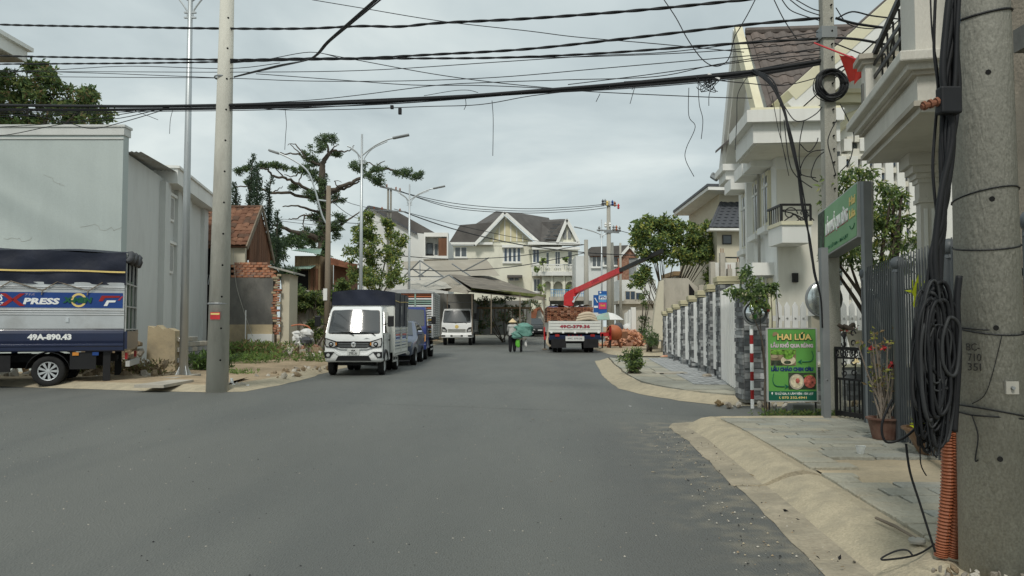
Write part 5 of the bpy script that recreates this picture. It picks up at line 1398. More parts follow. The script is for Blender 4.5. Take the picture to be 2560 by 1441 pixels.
def vwin(t0, t1, z0, z1, hoodz=True):
  mb = MB(); mb.box(-.06, .02, t0, t1, z0, z1, 0, MV); w = mb.build('window', 'villa_cream', v)
  mb = MB(); mb.box(-.065, -.055, t0 + .09, t1 - .09, z0 + .09, z1 - .09, 0, MV); mb.build('pane', 'glass_win', w)
  mb = MB(); mb.box(-.08, -.06, (t0 + t1) / 2 - .03, (t0 + t1) / 2 + .03, z0, z1, 0, MV); mb.box(-.08, -.06, t0, t1, z0 + (z1 - z0) * .72, z0 + (z1 - z0) * .72 + .05, 0, MV); mb.build('mullion', 'villa_white', w)
  mb = MB(); mb.box(-.16, .02, t0 - .1, t1 + .1, z0 - .12, z0, 0, MV); mb.build('sill', 'villa_white', w)
  if hoodz:
    mb = MB(); mb.box(-.42, .02, t0 - .15, t1 + .15, z1 + .05, z1 + .3, 0, MV); mb.build('window_hood', 'villa_white', w)
vwin(.42, .95, 3.3, 4.42); vwin(1.35, 1.95, 3.25, 4.42); vwin(2.7, 3.25, 3.05, 4.35); vwin(.4, 1.0, .4, 2.25)
mb = MB(); mb.box(-.14, .02, 2.2, 2.4, 0, 4.6, 0, MV); mb.build('pilaster', 'villa_white', v)
mb = MB(); mb.cyl(MV @ Vector((-.1, 1.15, .2)), MV @ Vector((-.1, 1.15, 4.5)), .03, .03, 8); mb.build('downpipe', 'concrete_far', v)
mb = MB(); mb.box(-.42, .1, 3.2, 4.2, 4.75, 4.95, 0, MV); mb.box(-.5, .1, 3.1, 4.3, 4.95, 5.1, 0, MV); mb.build('cornice', 'villa_white', v)
mb = MB(); mb.tube([MV @ Vector((-.45, 4.3, 4.95)), MV @ Vector((-.55, 4.42, 5.05)), MV @ Vector((-.5, 4.45, 5.12))], .06, 6); mb.build('gutter_spout', 'steel_grey', v)
bx0, bx1 = xat(1950, 14.9), xat(2022, 14.9)
zs0, zs1 = zat(610, 14.9), zat(566, 14.9)
mb = MB(); mb.box(bx0, bx1, 14.7, 15.5, zs0, zs1); bal = mb.build('balcony', 'villa_white', v)
mb = MB(); mb.box(bx0 - .02, bx1 + .02, 14.67, 15.5, zs1, zs1 + .07); mb.build('balcony_edge', 'villa_cream', bal)
zr = zat(512, 14.7)
mb = MB()
mb.bar((bx0, 14.72, zr), (bx1, 14.72, zr), .05, .04); mb.bar((bx0, 14.72, zr), (bx0, 15.5, zr), .05, .04); mb.bar((bx0, 14.72, zr - .1), (bx1, 14.72, zr - .1), .025, .02)
for x in (bx0, bx1): mb.bar((x, 14.72, zs1), (x, 14.72, zr), .035, .035)
zc_ = (zs1 + zr) / 2
for y in [14.8 + k * .12 for k in range(6)]: mb.bar((bx0, y, zs1), (bx0, y, zr), .018, .018)
for k, (cx, s) in enumerate(((bx0 + .16, 1), (bx0 + .40, -1))):
  mb.tube([(cx + s * .14 * (1 - a / 9.) * math.cos(a) , 14.72, zc_ + .02 + s * .14 * (1 - a / 9.) * math.sin(a)) for a in [q * .45 for q in range(16)]], .011, 5)
  mb.tube(smoothpath([(cx - .15, 14.72, zs1 + .05), (cx - .02, 14.72, zs1 + .14), (cx + .08, 14.72, zc_), (cx + .2, 14.72, zs1 + .08)]), .011, 5)
mb.tube(smoothpath([(bx0 + .02, 14.72, zr - .12), (bx0 + .2, 14.72, zr - .16), (bx0 + .36, 14.72, zc_ - .05), (bx1 - .02, 14.72, zs1 + .03)]), .012, 5)
rl = mb.build('balcony_railing', 'iron_black', bal)
mb = MB(); mb.box(xat(1984, 15.4), xat(1997, 15.4), 15.38, 15.5, zat(706, 15.4), zat(683, 15.4)); mb.build('wall_lamp', 'iron_black', v)
mb = MB(); mb.box(xat(1908, 15.2), xat(1935, 15.2), 15.1, 15.4, .0, zat(735, 15.2)); mb.build('door_jamb', 'villa_cream', v)
FY = 15.2
x0 = xat(2092, FY); x1 = 13.2
apx = xat(2330, FY); zap = zat(-50, FY)
zl = zat(205, FY)
mb = MB(); mb.slab([(x0, FY, 0), (x1, FY, 0), (x1, FY, zl), (apx, FY, zap - .1), (x0, FY, zl)], (0, 3, 0)); fw = mb.build('gable_wing_wall', 'villa_white', v)
sl0, sl1 = Vector((x0 - 1.1, FY - .45, zl - .62)), Vector((apx, FY - .45, zap))
for dz, w, mm in ((.10, .22, 'villa_cream'), (-.12, .24, 'villa_white'), (-.42, .16, 'villa_warm')):
  mb = MB(); mb.bar(sl0 + UZ * dz, sl1 + UZ * dz, .9 + .1 * dz, w); mb.build('gable_moulding', mm, fw)
  mb = MB(); s2 = Vector((2 * apx - sl0.x, sl0.y, sl0.z)); mb.bar(s2 + UZ * dz, sl1 + UZ * dz, .9 + .1 * dz, w); mb.build('gable_moulding', mm, fw)
mb = MB(); mb.slab([sl0 + Vector((0, .9, .22)), sl1 + Vector((0, .9, .22)), sl1 + Vector((0, 5, .22)), sl0 + Vector((0, 5, .22))], (0, 0, .06)); mb.build('gable_wing_roof', 'brown_tile', v)
mb = MB()
for q in range(9):
  a = q * .7; mb.ball((xat(2185, FY) + .32 * math.cos(a) , FY - .02, zat(100, FY) + .12 * math.sin(a)), .13, .05, .08, 4)
mb.build('plaster_scroll', 'cap_stone', fw)
mb = MB(); mb.box(x0 - .02, x1, FY - .16, FY, zat(262, FY), zat(232, FY)); mb.box(x0 - .02, x1, FY - .22, FY, zat(240, FY), zat(230, FY)); mb.build('string_course', 'villa_cream', fw)
mb = MB()
P = [(xat(2085, FY) + 1.5 * (1 - math.cos(a)) * 1.0, zat(345, FY) + .55 * math.sin(a)) for a in [R(10 + 80 * k / 8) for k in range(9)]]
mb.tube([(x, FY - .1, z) for x, z in P] + [(x1, FY - .1, P[-1][1])], .12, 8); mb.build('arch_moulding', 'villa_cream', fw)
def lattice(px0, px1, py0, py1, nx, ny, Yw):
  xa, xb_, za, zb_ = xat(px0, Yw), xat(px1, Yw), zat(py1, Yw), zat(py0, Yw)
  mb = MB(); mb.box(xa, xb_, Yw - .012, Yw - .004, za, zb_); w = mb.build('lattice_window', 'glass_win', v)
  for i in range(nx + 1):
    x = xa + (xb_ - xa) * i / nx; mb = MB(); mb.box(x - .075, x + .075, Yw - .16, Yw - .015, za, zb_); mb.build('lattice_post', 'villa_white', w)
  for j in range(ny + 1):
    z = za + (zb_ - za) * j / ny; mb = MB(); mb.box(xa, xb_, Yw - .12, Yw - .017, z - .05, z + .05); mb.build('lattice_rail', 'villa_warm', w)
  for i in range(nx):
    for j in range(ny):
      if (i + j) % 2:
        x = xa + (xb_ - xa) * (i + .5) / nx; z = za + (zb_ - za) * (j + .5) / ny
        mb = MB(); mb.box(x - .16, x + .16, Yw - .09, Yw - .02, z - .03, z + .05); mb.build('louvre', 'glass_blue', w)
lattice(2105, 2310, 395, 600, 7, 6, FY); lattice(2105, 2160, 715, 930, 2, 5, FY); lattice(2120, 2160, 352, 382, 1, 1, FY)
mb = MB(); mb.box(xat(2098, FY), xat(2106, FY), FY - .04, FY, 0, zat(380, FY)); mb.build('dark_joint', 'glass_win', fw)
# ------------------------------------------------------------------ house beyond the villa
Y = 36.0
b = wthing('dark_roofed_house', 'pale house with dark blue-grey tiled roof beyond the white villa', 'house', (11, 39, 0))
xa = xat(1795, Y)
mb = MB(); mb.box(xa, 16, Y, Y + 8, 0, zat(575, Y)); mb.box(xat(1802, Y + 1.5), 16, Y + 1.5, Y + 8, zat(575, Y), zat(478, Y + 1.5)); mb.build('wall', 'render_cream', b)
ze, zt_ = zat(572, Y - .4), zat(502, Y + 1.6)
mb = MB(); pa, pb, pc, pd = at(1776, 570, Y - .5), Vector((16, Y - .5, ze)), Vector((16, Y + 1.7, zt_)), at(1805, 503, Y + 1.7)
mb.quad(pa, pb, pc, pd); rf = mb.build('roof', 'slate_tile', b)
tm = MB(); tm.slab([(-.15, -.012, .02), (0, -.012, .05), (.15, -.012, .02), (.15, .34, .0), (0, .34, .03), (-.15, .34, .0)], (0, 0, .015)); tme = mesh_of(tm, 'tile', 'slate_tile')
svv = (pd - pa); svv.x = 0
pit = math.atan2(svv.z, svv.y); nr = int(svv.length / .29)
for r in range(nr):
  for c in range(9):
    x = pa.x + .2 + (pd.x - pa.x) * r / nr + c * .3
    inst(tme, 'tile', rf, (x, pa.y + svv.y * r / nr, pa.z + svv.z * r / nr + .01), (pit, 0, 0))
mb = MB(); mb.slab([pa + Vector((-.05, -.06, -.12)), pb + Vector((0, -.06, -.12)), pb + Vector((0, .5, -.12)), pa + Vector((-.05, .5, -.12))], (0, 0, .1)); mb.build('gutter', 'villa_white', b)
mb = MB(); mb.tube([pa, pd], .09, 6); mb.build('hip', 'slate_tile', rf)
zu = zat(470, Y)
mb = MB(); P = [at(1768, 466, Y + .5), Vector((17, Y + .5, zu)), Vector((17, Y + 8, zu)), Vector((xat(1768, Y + .5), Y + 8, zu))]
mb.slab(P, (0, 0, .12)); mb.build('upper_eave', 'slate_tile', b)
mb = MB(); mb.slab([p + Vector((.05, .02, -.16)) for p in P], (0, 0, .155)); mb.build('upper_soffit', 'villa_white', b)
mb = MB(); mb.box(xat(1808, Y), xat(1831, Y), Y - .05, Y, zat(611, Y), zat(588, Y)); w = mb.build('window', 'iron_black', b)
mb = MB(); mb.box(xat(1810, Y), xat(1829, Y), Y - .058, Y - .052, zat(609, Y), zat(590, Y)); mb.build('pane', 'glass_win', w)
b = wthing('unfinished_columns', 'bare grey concrete columns with protruding reinforcing bars', 'column', (9, 34, 0))
Y = 34.0
for px, wpx, pt in ((1803, 12, 632), (1821, 11, 672), (1845, 10, 655)):
  mb = MB(); mb.box(xat(px, Y), xat(px + wpx, Y), Y, Y + .25, 0, zat(pt, Y)); c_ = mb.build('column', 'concrete_raw', b)
  for q in (.25, .7):
    mb = MB(); x = xat(px + wpx * q, Y); mb.cyl((x, Y + .1, zat(pt, Y)), (x, Y + .1, zat(pt - 11, Y)), .02, .02, 5); mb.build('reinforcing_bar', 'rust', c_)
mb = MB(); mb.box(xat(1792, Y), xat(1850, Y), Y + .4, Y + .5, zat(715, Y), zat(655, Y)); mb.build('white_board', 'villa_white', b)
mb = MB(); mb.box(xat(1793, Y), xat(1852, Y), Y - .3, Y + .6, 0, zat(716, Y)); mb.build('plinth', 'cap_stone', b)
mb = MB(); mb.box(xat(1778, Y), xat(1790, Y), Y, Y + .3, 0, zat(655, Y)); mb.build('column', 'concrete_raw', b)
Y = 36.5
b = wthing('swept_wall', 'weathered concrete garden wall with swept triangular parapet', 'wall', (8, 36.5, 0))
def zpx(L): return [at(px, py, Y) for px, py in L]
mb = MB(); mb.slab(zpx([(1648, 850), (1648, 705), (1660, 696), (1720, 696), (1745, 720), (1755, 735), (1775, 760), (1775, 850)]), (0, .35, 0)); mb.build('wall', 'concrete_raw', b)
mb = MB(); mb.slab([p + Vector((0, -.06, 0)) for p in zpx([(1722, 710), (1744, 740), (1722, 738)])], (0, .04, 0)); mb.build('opening', 'dark_void', b)
mb = MB(); mb.slab([p + Vector((0, -.2, 0)) for p in zpx([(1745, 745), (1745, 714), (1756, 712), (1760, 730), (1772, 742), (1772, 745)])], (0, .15, 0)); mb.build('swept_end', 'concrete_raw', b)
mb = MB(); mb.slab([p + Vector((0, -.7, 0)) for p in zpx([(1622, 850), (1632, 760), (1642, 708), (1652, 702), (1652, 850)])], (0, .4, 0)); mb.build('rendered_pier', 'render_cream', b)
mb = MB(); mb.box(xat(1652, Y), xat(1690, Y), Y - .5, Y, 0, zat(780, Y)); mb.build('planter_wall', 'concrete_raw', b)
mb = MB(); mb.box(xat(1690, 44), xat(1795, 44), 44, 47, 0, zat(690, 44)); mb.box(xat(1732, 44), xat(1765, 44), 43.9, 44, 0, zat(702, 44), 1); mb.box(xat(1680, 44), xat(1800, 44), 43.5, 47, zat(690, 44), zat(680, 44), 2)
sh = wthing('blue_grey_shed', 'low blue-grey shed with dark doorway behind the swept wall', 'shed', (9, 45, 0)); mb.build('wall', ['tin', 'glass_blue', 'wood_tan'], sh)
# ------------------------------------------------------------------ far end of the street
def pbox(mb, px0, px1, py0, py1, Y, d=.2, m=0):
  """box whose front face spans the photograph rectangle at depth Y"""
  a, b2 = at(px0, py1, Y), at(px1, py0, Y)
  return mb.box(a.x, b2.x, Y, Y + d, min(a.z, b2.z), max(a.z, b2.z), m)
def P(L, Y): return [at(px, py, Y) for px, py in L]
def fwindow(par, px0, px1, py0, py1, Y, nx=2, fm='villa_white', gm='glass_win', sill=True):
  mb = MB(); pbox(mb, px0, px1, py0, py1, Y - .06, .06); w = mb.build('window', fm, par)
  fx = (px1 - px0) * .07; fy = (py1 - py0) * .06
  for i in range(nx):
    a = px0 + (px1 - px0) * i / nx + fx; c = px0 + (px1 - px0) * (i + 1) / nx - fx * .6
    mb = MB(); pbox(mb, a, c, py0 + fy, py1 - fy, Y - .075, .012); mb.build('pane', gm, w)
  if sill:
    mb = MB(); pbox(mb, px0 - 2, px1 + 2, py1, py1 + 3, Y - .2, .2); mb.build('sill', fm, w)
  return w
Y = 85.0
b = wthing('cream_house', 'large cream house with grey gabled roofs and rounded balconies at the street end', 'house', (2, 88, 0))
mb = MB(); pbox(mb, 1122, 1405, 615, 860, Y, 9); pbox(mb, 1330, 1445, 625, 860, Y - 1.2, 8)
mb.slab(P([(1190, 616), (1262, 540), (1345, 616)], Y), (0, 6, 0)); mb.slab(P([(1393, 606), (1417, 552), (1443, 606)], Y - 1.5), (0, 3, 0))
mb.build('wall', 'far_cream', b)
mb = MB(); mb.slab(P([(1222, 604), (1262, 547), (1322, 604)], Y - .1), (0, .1, 0)); gp = mb.build('gable_panel', 'far_yellow', b)
for px in (1233, 1248, 1262, 1277, 1292, 1307):
  mb = MB(); pt = 604 - (57 if px <= 1262 else 57) * (1 - abs(px - 1262) / (42 if px < 1262 else 62))
  pbox(mb, px - 1.2, px + 1.2, pt, 604, Y - .16, .06); mb.build('gable_batten', 'villa_white', gp)
mb = MB(); mb.slab(P([(1122, 608), (1150, 563), (1234, 556), (1195, 606)], Y - .4)[:], (0, .3, .0)); mb.build('left_roof', 'gray_roof', b)
def roofplane(pts, name='roof'):
  mb = MB(); mb.slab(pts, (0, 0, -.18)); return mb.build(name, 'gray_roof', b)
apx_ = at(1262, 531, Y - .8)
roofplane([at(1262, 530, Y - .8), at(1187, 612, Y - .8), at(1150, 585, Y + 7), at(1240, 528, Y + 8)])
roofplane([at(1262, 530, Y - .8), at(1352, 612, Y - .8), at(1395, 590, Y + 4), at(1372, 545, Y + 7), at(1300, 533, Y + 8)])
roofplane([at(1352, 612, Y - 1), at(1392, 612, Y - 1.6), at(1417, 548, Y - 1.8), at(1400, 548, Y + 3), at(1345, 552, Y + 5)])
roofplane([at(1417, 547, Y - 1.8), at(1445, 606, Y - 1.8), at(1446, 600, Y + 4), at(1420, 548, Y + 5)])
for k in range(6):
  mb = MB(); t = k / 6; mb.bar(at(1354 + 42 * t * .8, 606 - 52 * t, Y - 1.5 + 2 * t), at(1394 + 20 * t, 606 - 54 * t, Y - 1.9 + .1 * t), .1, .10); mb.build('roof_course', 'stone_d', b)
for L in (((1187, 612), (1262, 532)), ((1262, 532), (1352, 612)), ((1392, 610), (1417, 550)), ((1417, 550), (1446, 606))):
  mb = MB(); dy = .9 if L[0][0] < 1360 else 1.9
  mb.bar(at(*L[0], Y - dy), at(*L[1], Y - dy), .2, .32); mb.build('barge_board', 'villa_white', b)
mb = MB(); pbox(mb, 1118, 1232, 606, 612, Y - .6, 1); pbox(mb, 1320, 1450, 605, 612, Y - 2.0, 1.5); pbox(mb, 1330, 1450, 618, 624, Y - 1.9, 1); mb.build('eave', 'villa_white', b)
mb = MB(); mb.slab(P([(1408, 597), (1408, 578), (1412, 570), (1416, 580), (1416, 597)], Y - 1.62), (0, .1, 0)); mb.build('attic_vent', 'stone_b', b)
mb = MB(); mb.slab(P([(1420, 597), (1420, 580), (1424, 570), (1428, 578), (1428, 597)], Y - 1.62), (0, .1, 0)); mb.build('attic_vent', 'stone_b', b)
fwindow(b, 1136, 1167, 618, 643, Y, 2); fwindow(b, 1258, 1302, 619, 656, Y, 4, gm='glass_blue'); fwindow(b, 1332, 1348, 622, 658, Y - 1.2, 2, gm='glass_blue'); fwindow(b, 1334, 1350, 697, 730, Y - 1.2, 2)
fwindow(b, 1366, 1372, 630, 668, Y - 1.2, 1); fwindow(b, 1388, 1400, 628, 668, Y - 1.2, 2); fwindow(b, 1420, 1430, 628, 668, Y - 1.2, 1)
mb = MB(); pbox(mb, 1255, 1308, 612, 619, Y - .5, .5); mb.build('window_hood', 'villa_white', b)
mb = MB(); pbox(mb, 1268, 1306, 688, 694, Y - 1.2, 1.2); mb.build('canopy', 'gray_roof', b)
fwindow(b, 1272, 1298, 694, 702, Y, 2, sill=False)
for pyt, pyb in ((680, 690),):
  mb = MB(); za, zb_ = zat(pyb, Y - 2), zat(pyt, Y - 2)
  xa, xc = xat(1330, Y - 2), xat(1448, Y - 2)
  pts = [Vector((xa, Y - 1, za))] + [Vector((xa + (xc - xa) * (.5 - .5 * math.cos(math.pi * k / 10)), Y - 1.2 - 1.3 * math.sin(math.pi * k / 10) ** .5, za)) for k in range(11)] + [Vector((xc, Y - 1, za))]
  mb.slab(pts, (0, 0, zb_ - za)); bl_ = mb.build('balcony', 'villa_white', b)
  mb = MB(); zr_ = zat(662, Y - 2.3)
  for a, c in zip(pts[1:-1], pts[2:-1]):
    for q in range(4):
      p = a.lerp(c, q / 4); mb.bar((p.x, p.y + .1, zb_), (p.x, p.y + .1, zr_), .08, .08)
    mb.bar((a.x, a.y + .1, zr_), (c.x, c.y + .1, zr_), .14, .12)
  o_ = mb.build('balustrade', 'villa_white', bl_)
for px in (1358, 1380, 1410, 1440):
  mb = MB(); pbox(mb, px - 3, px + 3, 690, 800, Y - 2, .5); mb.build('column', 'far_cream', b)
for px0, px1 in ((1361, 1377), (1384, 1407), (1414, 1437)):
  mb = MB(); c = (px0 + px1) / 2; r = (px1 - px0) / 2
  mb.slab(P([(px0, 704 + r)] + [(c - r * math.cos(a), 704 + r - r * math.sin(a)) for a in [math.pi * k / 8 for k in range(9)]] + [(px1, 692), (px0, 692)], Y - 1.9)[1:], (0, .3, 0)); mb.build('arch', 'far_cream', b)
for k, (px, py, rx, ry) in enumerate(((1358, 655, 7, 10), (1342, 672, 6, 6), (1352, 720, 7, 16), (1422, 725, 5, 14), (1414, 650, 4, 6))):
  bush('balcony_plant', ['bushy green plant on the upper balcony of the cream house', 'small plant at the left end of the cream house balcony', 'climbing green plant at the left arch of the cream house', 'climber hanging in the right arch of the cream house', 'hanging basket by the balcony door of the cream house'][k], 'plant',
    [(px, py, rx, ry, Y - 3)], 40, .35, ['leaf_mid', 'leaf_pale'], zat(py + ry, Y - 3), .6, 0, 5, .3, stems=2)
Y = 70.0
b = wthing('grey_pitched_house', 'pale modern house with dark steep roof behind the roadside tree', 'house', (-9, 73, 0))
mb = MB(); mb.slab(P([(905, 830), (905, 545), (925, 518), (1040, 583), (1062, 583), (1120, 600), (1120, 830)], Y), (0, 7, 0)); mb.build('wall', 'far_white', b)
mb = MB(); mb.slab(P([(922, 514), (1040, 583), (1098, 588), (990, 528)], Y), (0, .3, -.1)); mb.build('roof', 'gray_roof', b)
mb = MB(); mb.bar(at(922, 516, Y - .2), at(1042, 585, Y - .2), .3, .14); mb.bar(at(922, 516, Y - .2), at(902, 540, Y - .2), .3, .14); mb.build('roof_edge', 'slate_tile', b)
mb = MB(); pbox(mb, 1060, 1120, 582, 592, Y - 1, 1); pbox(mb, 1060, 1063, 592, 640, Y - 1, 1); pbox(mb, 1117, 1120, 592, 640, Y - 1, 1); pbox(mb, 1056, 1120, 640, 648, Y - 1, 1); mb.build('loggia', 'villa_white', b)
mb = MB(); pbox(mb, 1063, 1117, 594, 640, Y - .05, .04); mb.build('loggia_shade', 'render_side', b)
fwindow(b, 1063, 1082, 608, 637, Y - .1, 1, 'iron_black'); fwindow(b, 1086, 1094, 608, 640, Y - .1, 1, 'villa_white', sill=False)
mb = MB(); pbox(mb, 1096, 1118, 596, 640, Y - .9, .3); mb.build('timber_screen', 'wood_brown', b)
Y = 58.0
b = wthing('shade_house', 'sagging net covered nursery shade house with brown ridged roof', 'shed', (1, 60, 0))
def netplane(L, m, name):
  mb = MB(); pts = [at(*q) for q in L]
  n = 10
  mb.sheet(lambda u, v: (pts[0].lerp(pts[1], u)).lerp(pts[3].lerp(pts[2], u), v) + Vector((0, 0, -.10 * math.sin(u * math.pi * 3) ** 2 * math.sin(v * math.pi) + rnd.uniform(-.015, .015))), 14, 8)
  return mb.build(name, m, b, fix=False)
netplane([(1122, 690, 60), (1364, 744, 50), (1362, 752, 50), (1170, 728, 50)], 'net_brown', 'net_roof')
netplane([(1122, 686, 60), (1222, 690, 66), (1366, 742, 52), (1180, 720, 49)], 'net_brown', 'net_roof')
netplane([(1052, 720, 54), (1122, 688, 56), (1178, 728, 50), (1170, 735, 50)], 'net', 'net_gable')
netplane([(1000, 655, 66), (1215, 648, 66), (1250, 690, 62), (1030, 690, 60)], 'net', 'net_roof')
netplane([(1010, 690, 58), (1050, 652, 60), (1105, 690, 58), (1060, 700, 57)], 'net_pale', 'net_gable')
netplane([(1000, 705, 54), (1100, 695, 56), (1130, 720, 52), (1040, 730, 50)], 'net_pale', 'net_roof')
for L in (((1010, 692), (1050, 652)), ((1050, 652), (1108, 692)), ((1050, 652), (1050, 700)), ((1010, 692), (1108, 692)), ((1030, 672), (1060, 692)), ((1075, 670), (1045, 692)), ((1122, 688), (1178, 730)), ((1122, 688), (1052, 722)), ((1155, 680), (1222, 645)), ((1130, 660), (1175, 690)), ((1178, 730), (1366, 750)), ((1000, 735), (1110, 735))):
  mb = MB(); mb.bar(at(*L[0], 53), at(*L[1], 52), .07, .07); mb.build('frame_pole', 'steel_grey', b)
for px in (1005, 1060, 1118, 1180, 1228, 1300, 1360):
  mb = MB(); Yp = 52 if px < 1180 else 50; pbox(mb, px - 1.2, px + 1.2, 735, 835, Yp, .08); mb.build('post', 'wood_grey', b)
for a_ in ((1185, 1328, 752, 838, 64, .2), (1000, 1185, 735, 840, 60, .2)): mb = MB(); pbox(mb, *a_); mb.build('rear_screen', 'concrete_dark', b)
mb = MB(); pbox(mb, 1012, 1045, 735, 770, 57, .2); mb.build('timber_panel', 'wood_tan', b)
for px in range(1190, 1325, 9):
  mb = MB(); pbox(mb, px, px + 2, 770, 800, 56, .06); mb.build('bench_leg', 'wood_grey', b)
mb = MB(); pbox(mb, 1186, 1328, 768, 772, 55.5, 1.2); mb.build('bench', 'wood_tan', b)
mb = MB(); mb.bar(at(1178, 722, 50.5), at(1364, 742, 51), .3, .18); mb.build('mossy_edge', 'leaf_olive', b)
bush('nursery_plants', 'mass of dark potted nursery plants under the shade house', 'plant', [(1220, 800, 24, 30, 60), (1260, 795, 22, 28, 60), (1300, 800, 16, 25, 60), (1200, 820, 14, 16, 57), (1330, 760, 25, 12, 58), (1250, 750, 40, 9, 58), (1210, 755, 18, 12, 57), (1290, 775, 40, 12, 58)], 130, .2, ['leaf_dark', 'leaf_blue', 'leaf_mid', 'leaf_brown'], gz(60), .4, .2)
for k in range(11):
  if k == 0: pf = wthing('nursery_fence', 'low grey timber fence before the nursery plants', 'fence', (-1.8, 70, gz(70)))
  mb = MB(); px = 1222 + k * 5; pbox(mb, px, px + 3.4, 803 + rnd.uniform(-2, 2), 836, 70, .05); mb.build('board', 'wood_grey', pf)
t = wthing('red_roofed_hut', 'small hut with steep red-brown roof beside the nursery', 'hut', (2.5, 80, .4))
mb = MB(); mb.slab(P([(1290, 835), (1290, 815), (1348, 770), (1362, 800), (1362, 835)], 80), (0, 2, 0)); mb.build('wall', 'villa_warm', t)
mb = MB(); mb.slab(P([(1286, 815), (1350, 766), (1352, 772), (1292, 820)], 79.5), (0, 3, 0)); mb.slab(P([(1288, 800), (1345, 768), (1340, 795), (1300, 815)], 79.3), (0, .1, 0)); mb.build('roof', 'red_roof', t)
mb = MB(); mb.bar(at(1348, 766, 79.2), at(1364, 795, 79.2), .2, .2); mb.build('barge_board', 'wood_brown', t)
bush('far_palms', 'low scrub and palms at the far bend', 'shrub', [(1215, 825, 12, 8, 72), (1368, 800, 10, 18, 90), (1240, 828, 10, 6, 71)], 110, .25, ['leaf_mid', 'leaf_olive'], gz(72), .4)
Y = 78.0
b = wthing('brick_gabled_house', 'far white house with brown brick gable behind the utility poles', 'house', (11, 80, 0))
mb = MB(); pbox(mb, 1440, 1598, 640, 800, Y, 6); mb.build('wall', 'far_white', b)
mb = MB(); pbox(mb, 1476, 1590, 626, 642, Y - .3, 5); mb.slab(P([(1555, 645), (1575, 615), (1596, 645)], Y - .4), (0, 3, 0)); mb.build('brick_face', 'brick_dull', b)
mb = MB(); mb.slab(P([(1474, 640), (1478, 618), (1572, 613), (1556, 640)], Y - .5), (0, 4, .1)); mb.build('roof', 'gray_roof', b)
for L in (((1552, 640), (1574, 615)), ((1574, 615), (1598, 643))):
  mb = MB(); mb.bar(at(*L[0], Y - .6), at(*L[1], Y - .6), .2, .25); mb.build('barge_board', 'villa_white', b)
fwindow(b, 1480, 1502, 640, 668, Y, 2, 'villa_white', 'glass_win'); fwindow(b, 1508, 1545, 640, 664, Y, 3);
mb = MB(); pbox(mb, 1545, 1572, 646, 700, Y - .4, .4); mb.build('brick_bay', 'brick_dull', b)
mb = MB(); pbox(mb, 1572, 1590, 650, 700, Y - .3, .3); mb.build('grey_screen', 'stone_b', b)
b = wthing('flat_roofed_annex', 'low pale annex with two blue-dark windows behind the white posts', 'house', (13, 62, 0)); Y = 62.0
mb = MB(); pbox(mb, 1552, 1640, 760, 850, Y, 3); mb.build('wall', 'concrete_raw', b)
mb = MB(); pbox(mb, 1545, 1648, 752, 760, Y - .4, 3.5); mb.build('cornice', 'concrete_raw', b)
mb = MB(); pbox(mb, 1548, 1640, 700, 752, Y + .5, 3); mb.build('upper_wall', 'far_white', b)
fwindow(b, 1563, 1588, 728, 750, Y + .5, 2, 'concrete_raw', 'glass_blue'); fwindow(b, 1590, 1602, 732, 750, Y + .5, 1, 'concrete_raw', 'glass_blue')
b = wthing('white_site_wall', 'pale house wall with railed terrace between cream house and poles', 'house', (6, 92, 0)); Y = 92.0
mb = MB(); pbox(mb, 1436, 1500, 648, 850, Y, 5); mb.build('wall', 'far_white', b)
mb = MB(); pbox(mb, 1375, 1470, 742, 752, 70, 2); tb = mb.build('terrace', 'concrete_raw', b)
mb = MB()
for px in range(1378, 1470, 5): mb.bar(at(px, 742, 70), at(px, 724, 70), .04, .04)
mb.bar(at(1376, 724, 70), at(1470, 726, 70), .05, .05); mb.bar(at(1376, 733, 70), at(1470, 734, 70), .04, .04); mb.build('railing', 'sign_cyan', tb)
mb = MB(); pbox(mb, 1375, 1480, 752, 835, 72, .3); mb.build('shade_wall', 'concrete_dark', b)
# ------------------------------------------------------------------ crane truck with bricks
Y = 38.6; k = Y / F_PX
T = wthing('crane_truck', 'flatbed crane truck loaded with bricks, seen from behind', 'truck', (xat(1433, Y), Y, 0))
xa, xc = xat(1373, Y), xat(1501, Y); xm = (xa + xc) / 2
mb = MB(); mb.box(xa + .03, xc - .03, Y, Y + 4.6, zat(838, Y), zat(831, Y)); bd = mb.build('cargo_bed', 'alu_dull', T)
zg0, zg1 = zat(831, Y), zat(803, Y)
mb = MB(); mb.box(xa, xc, Y - .05, Y, zg0, zg1); tg = mb.build('tailgate', 'truck_offwhite', bd)
for z in (.12, .28, .42):
  mb = MB(); mb.box(xa + .01, xc - .01, Y - .062, Y - .05, zg0 + z, zg0 + z + .02); mb.build('tailgate_rib', 'alu_dull', tg)
text('49C-379.36', .19, 'red_letter', tg, (xm, Y - .068, (zg0 + zg1) / 2), UX, UZ, .008, 1.45, .008)
for q in range(5):
  mb = MB(); x = xa + .1 + (xc - xa - .2) * q / 4; mb.box(x - .05, x + .05, Y - .08, Y - .04, zg0 - .05, zg0 + .05); mb.build('latch', 'truck_white', tg)
for s, x in ((-1, xa), (1, xc)):
  mb = MB(); mb.box(x - .03, x + .03, Y, Y + 4.6, zg0, zg1); mb.build('side_board', 'truck_offwhite', bd)
mb = MB(); mb.box(xa, xc, Y + .0, Y + .25, zat(845, Y), zat(833, Y)); mb.box(xa - .04, xc + .04, Y + .02, Y + .1, zat(850, Y), zat(844, Y)); mb.build('rear_beam', 'truck_navy', T)
mb = MB(); mb.box(xm - .45, xm + .45, Y - .03, Y, zat(853, Y), zat(841, Y)); pl = mb.build('number_plate', 'plate_grey', T)
text('49C 379.36', .11, 'steel_grey', pl, (xm, Y - .036, zat(847, Y)), UX, UZ, .002, .7)
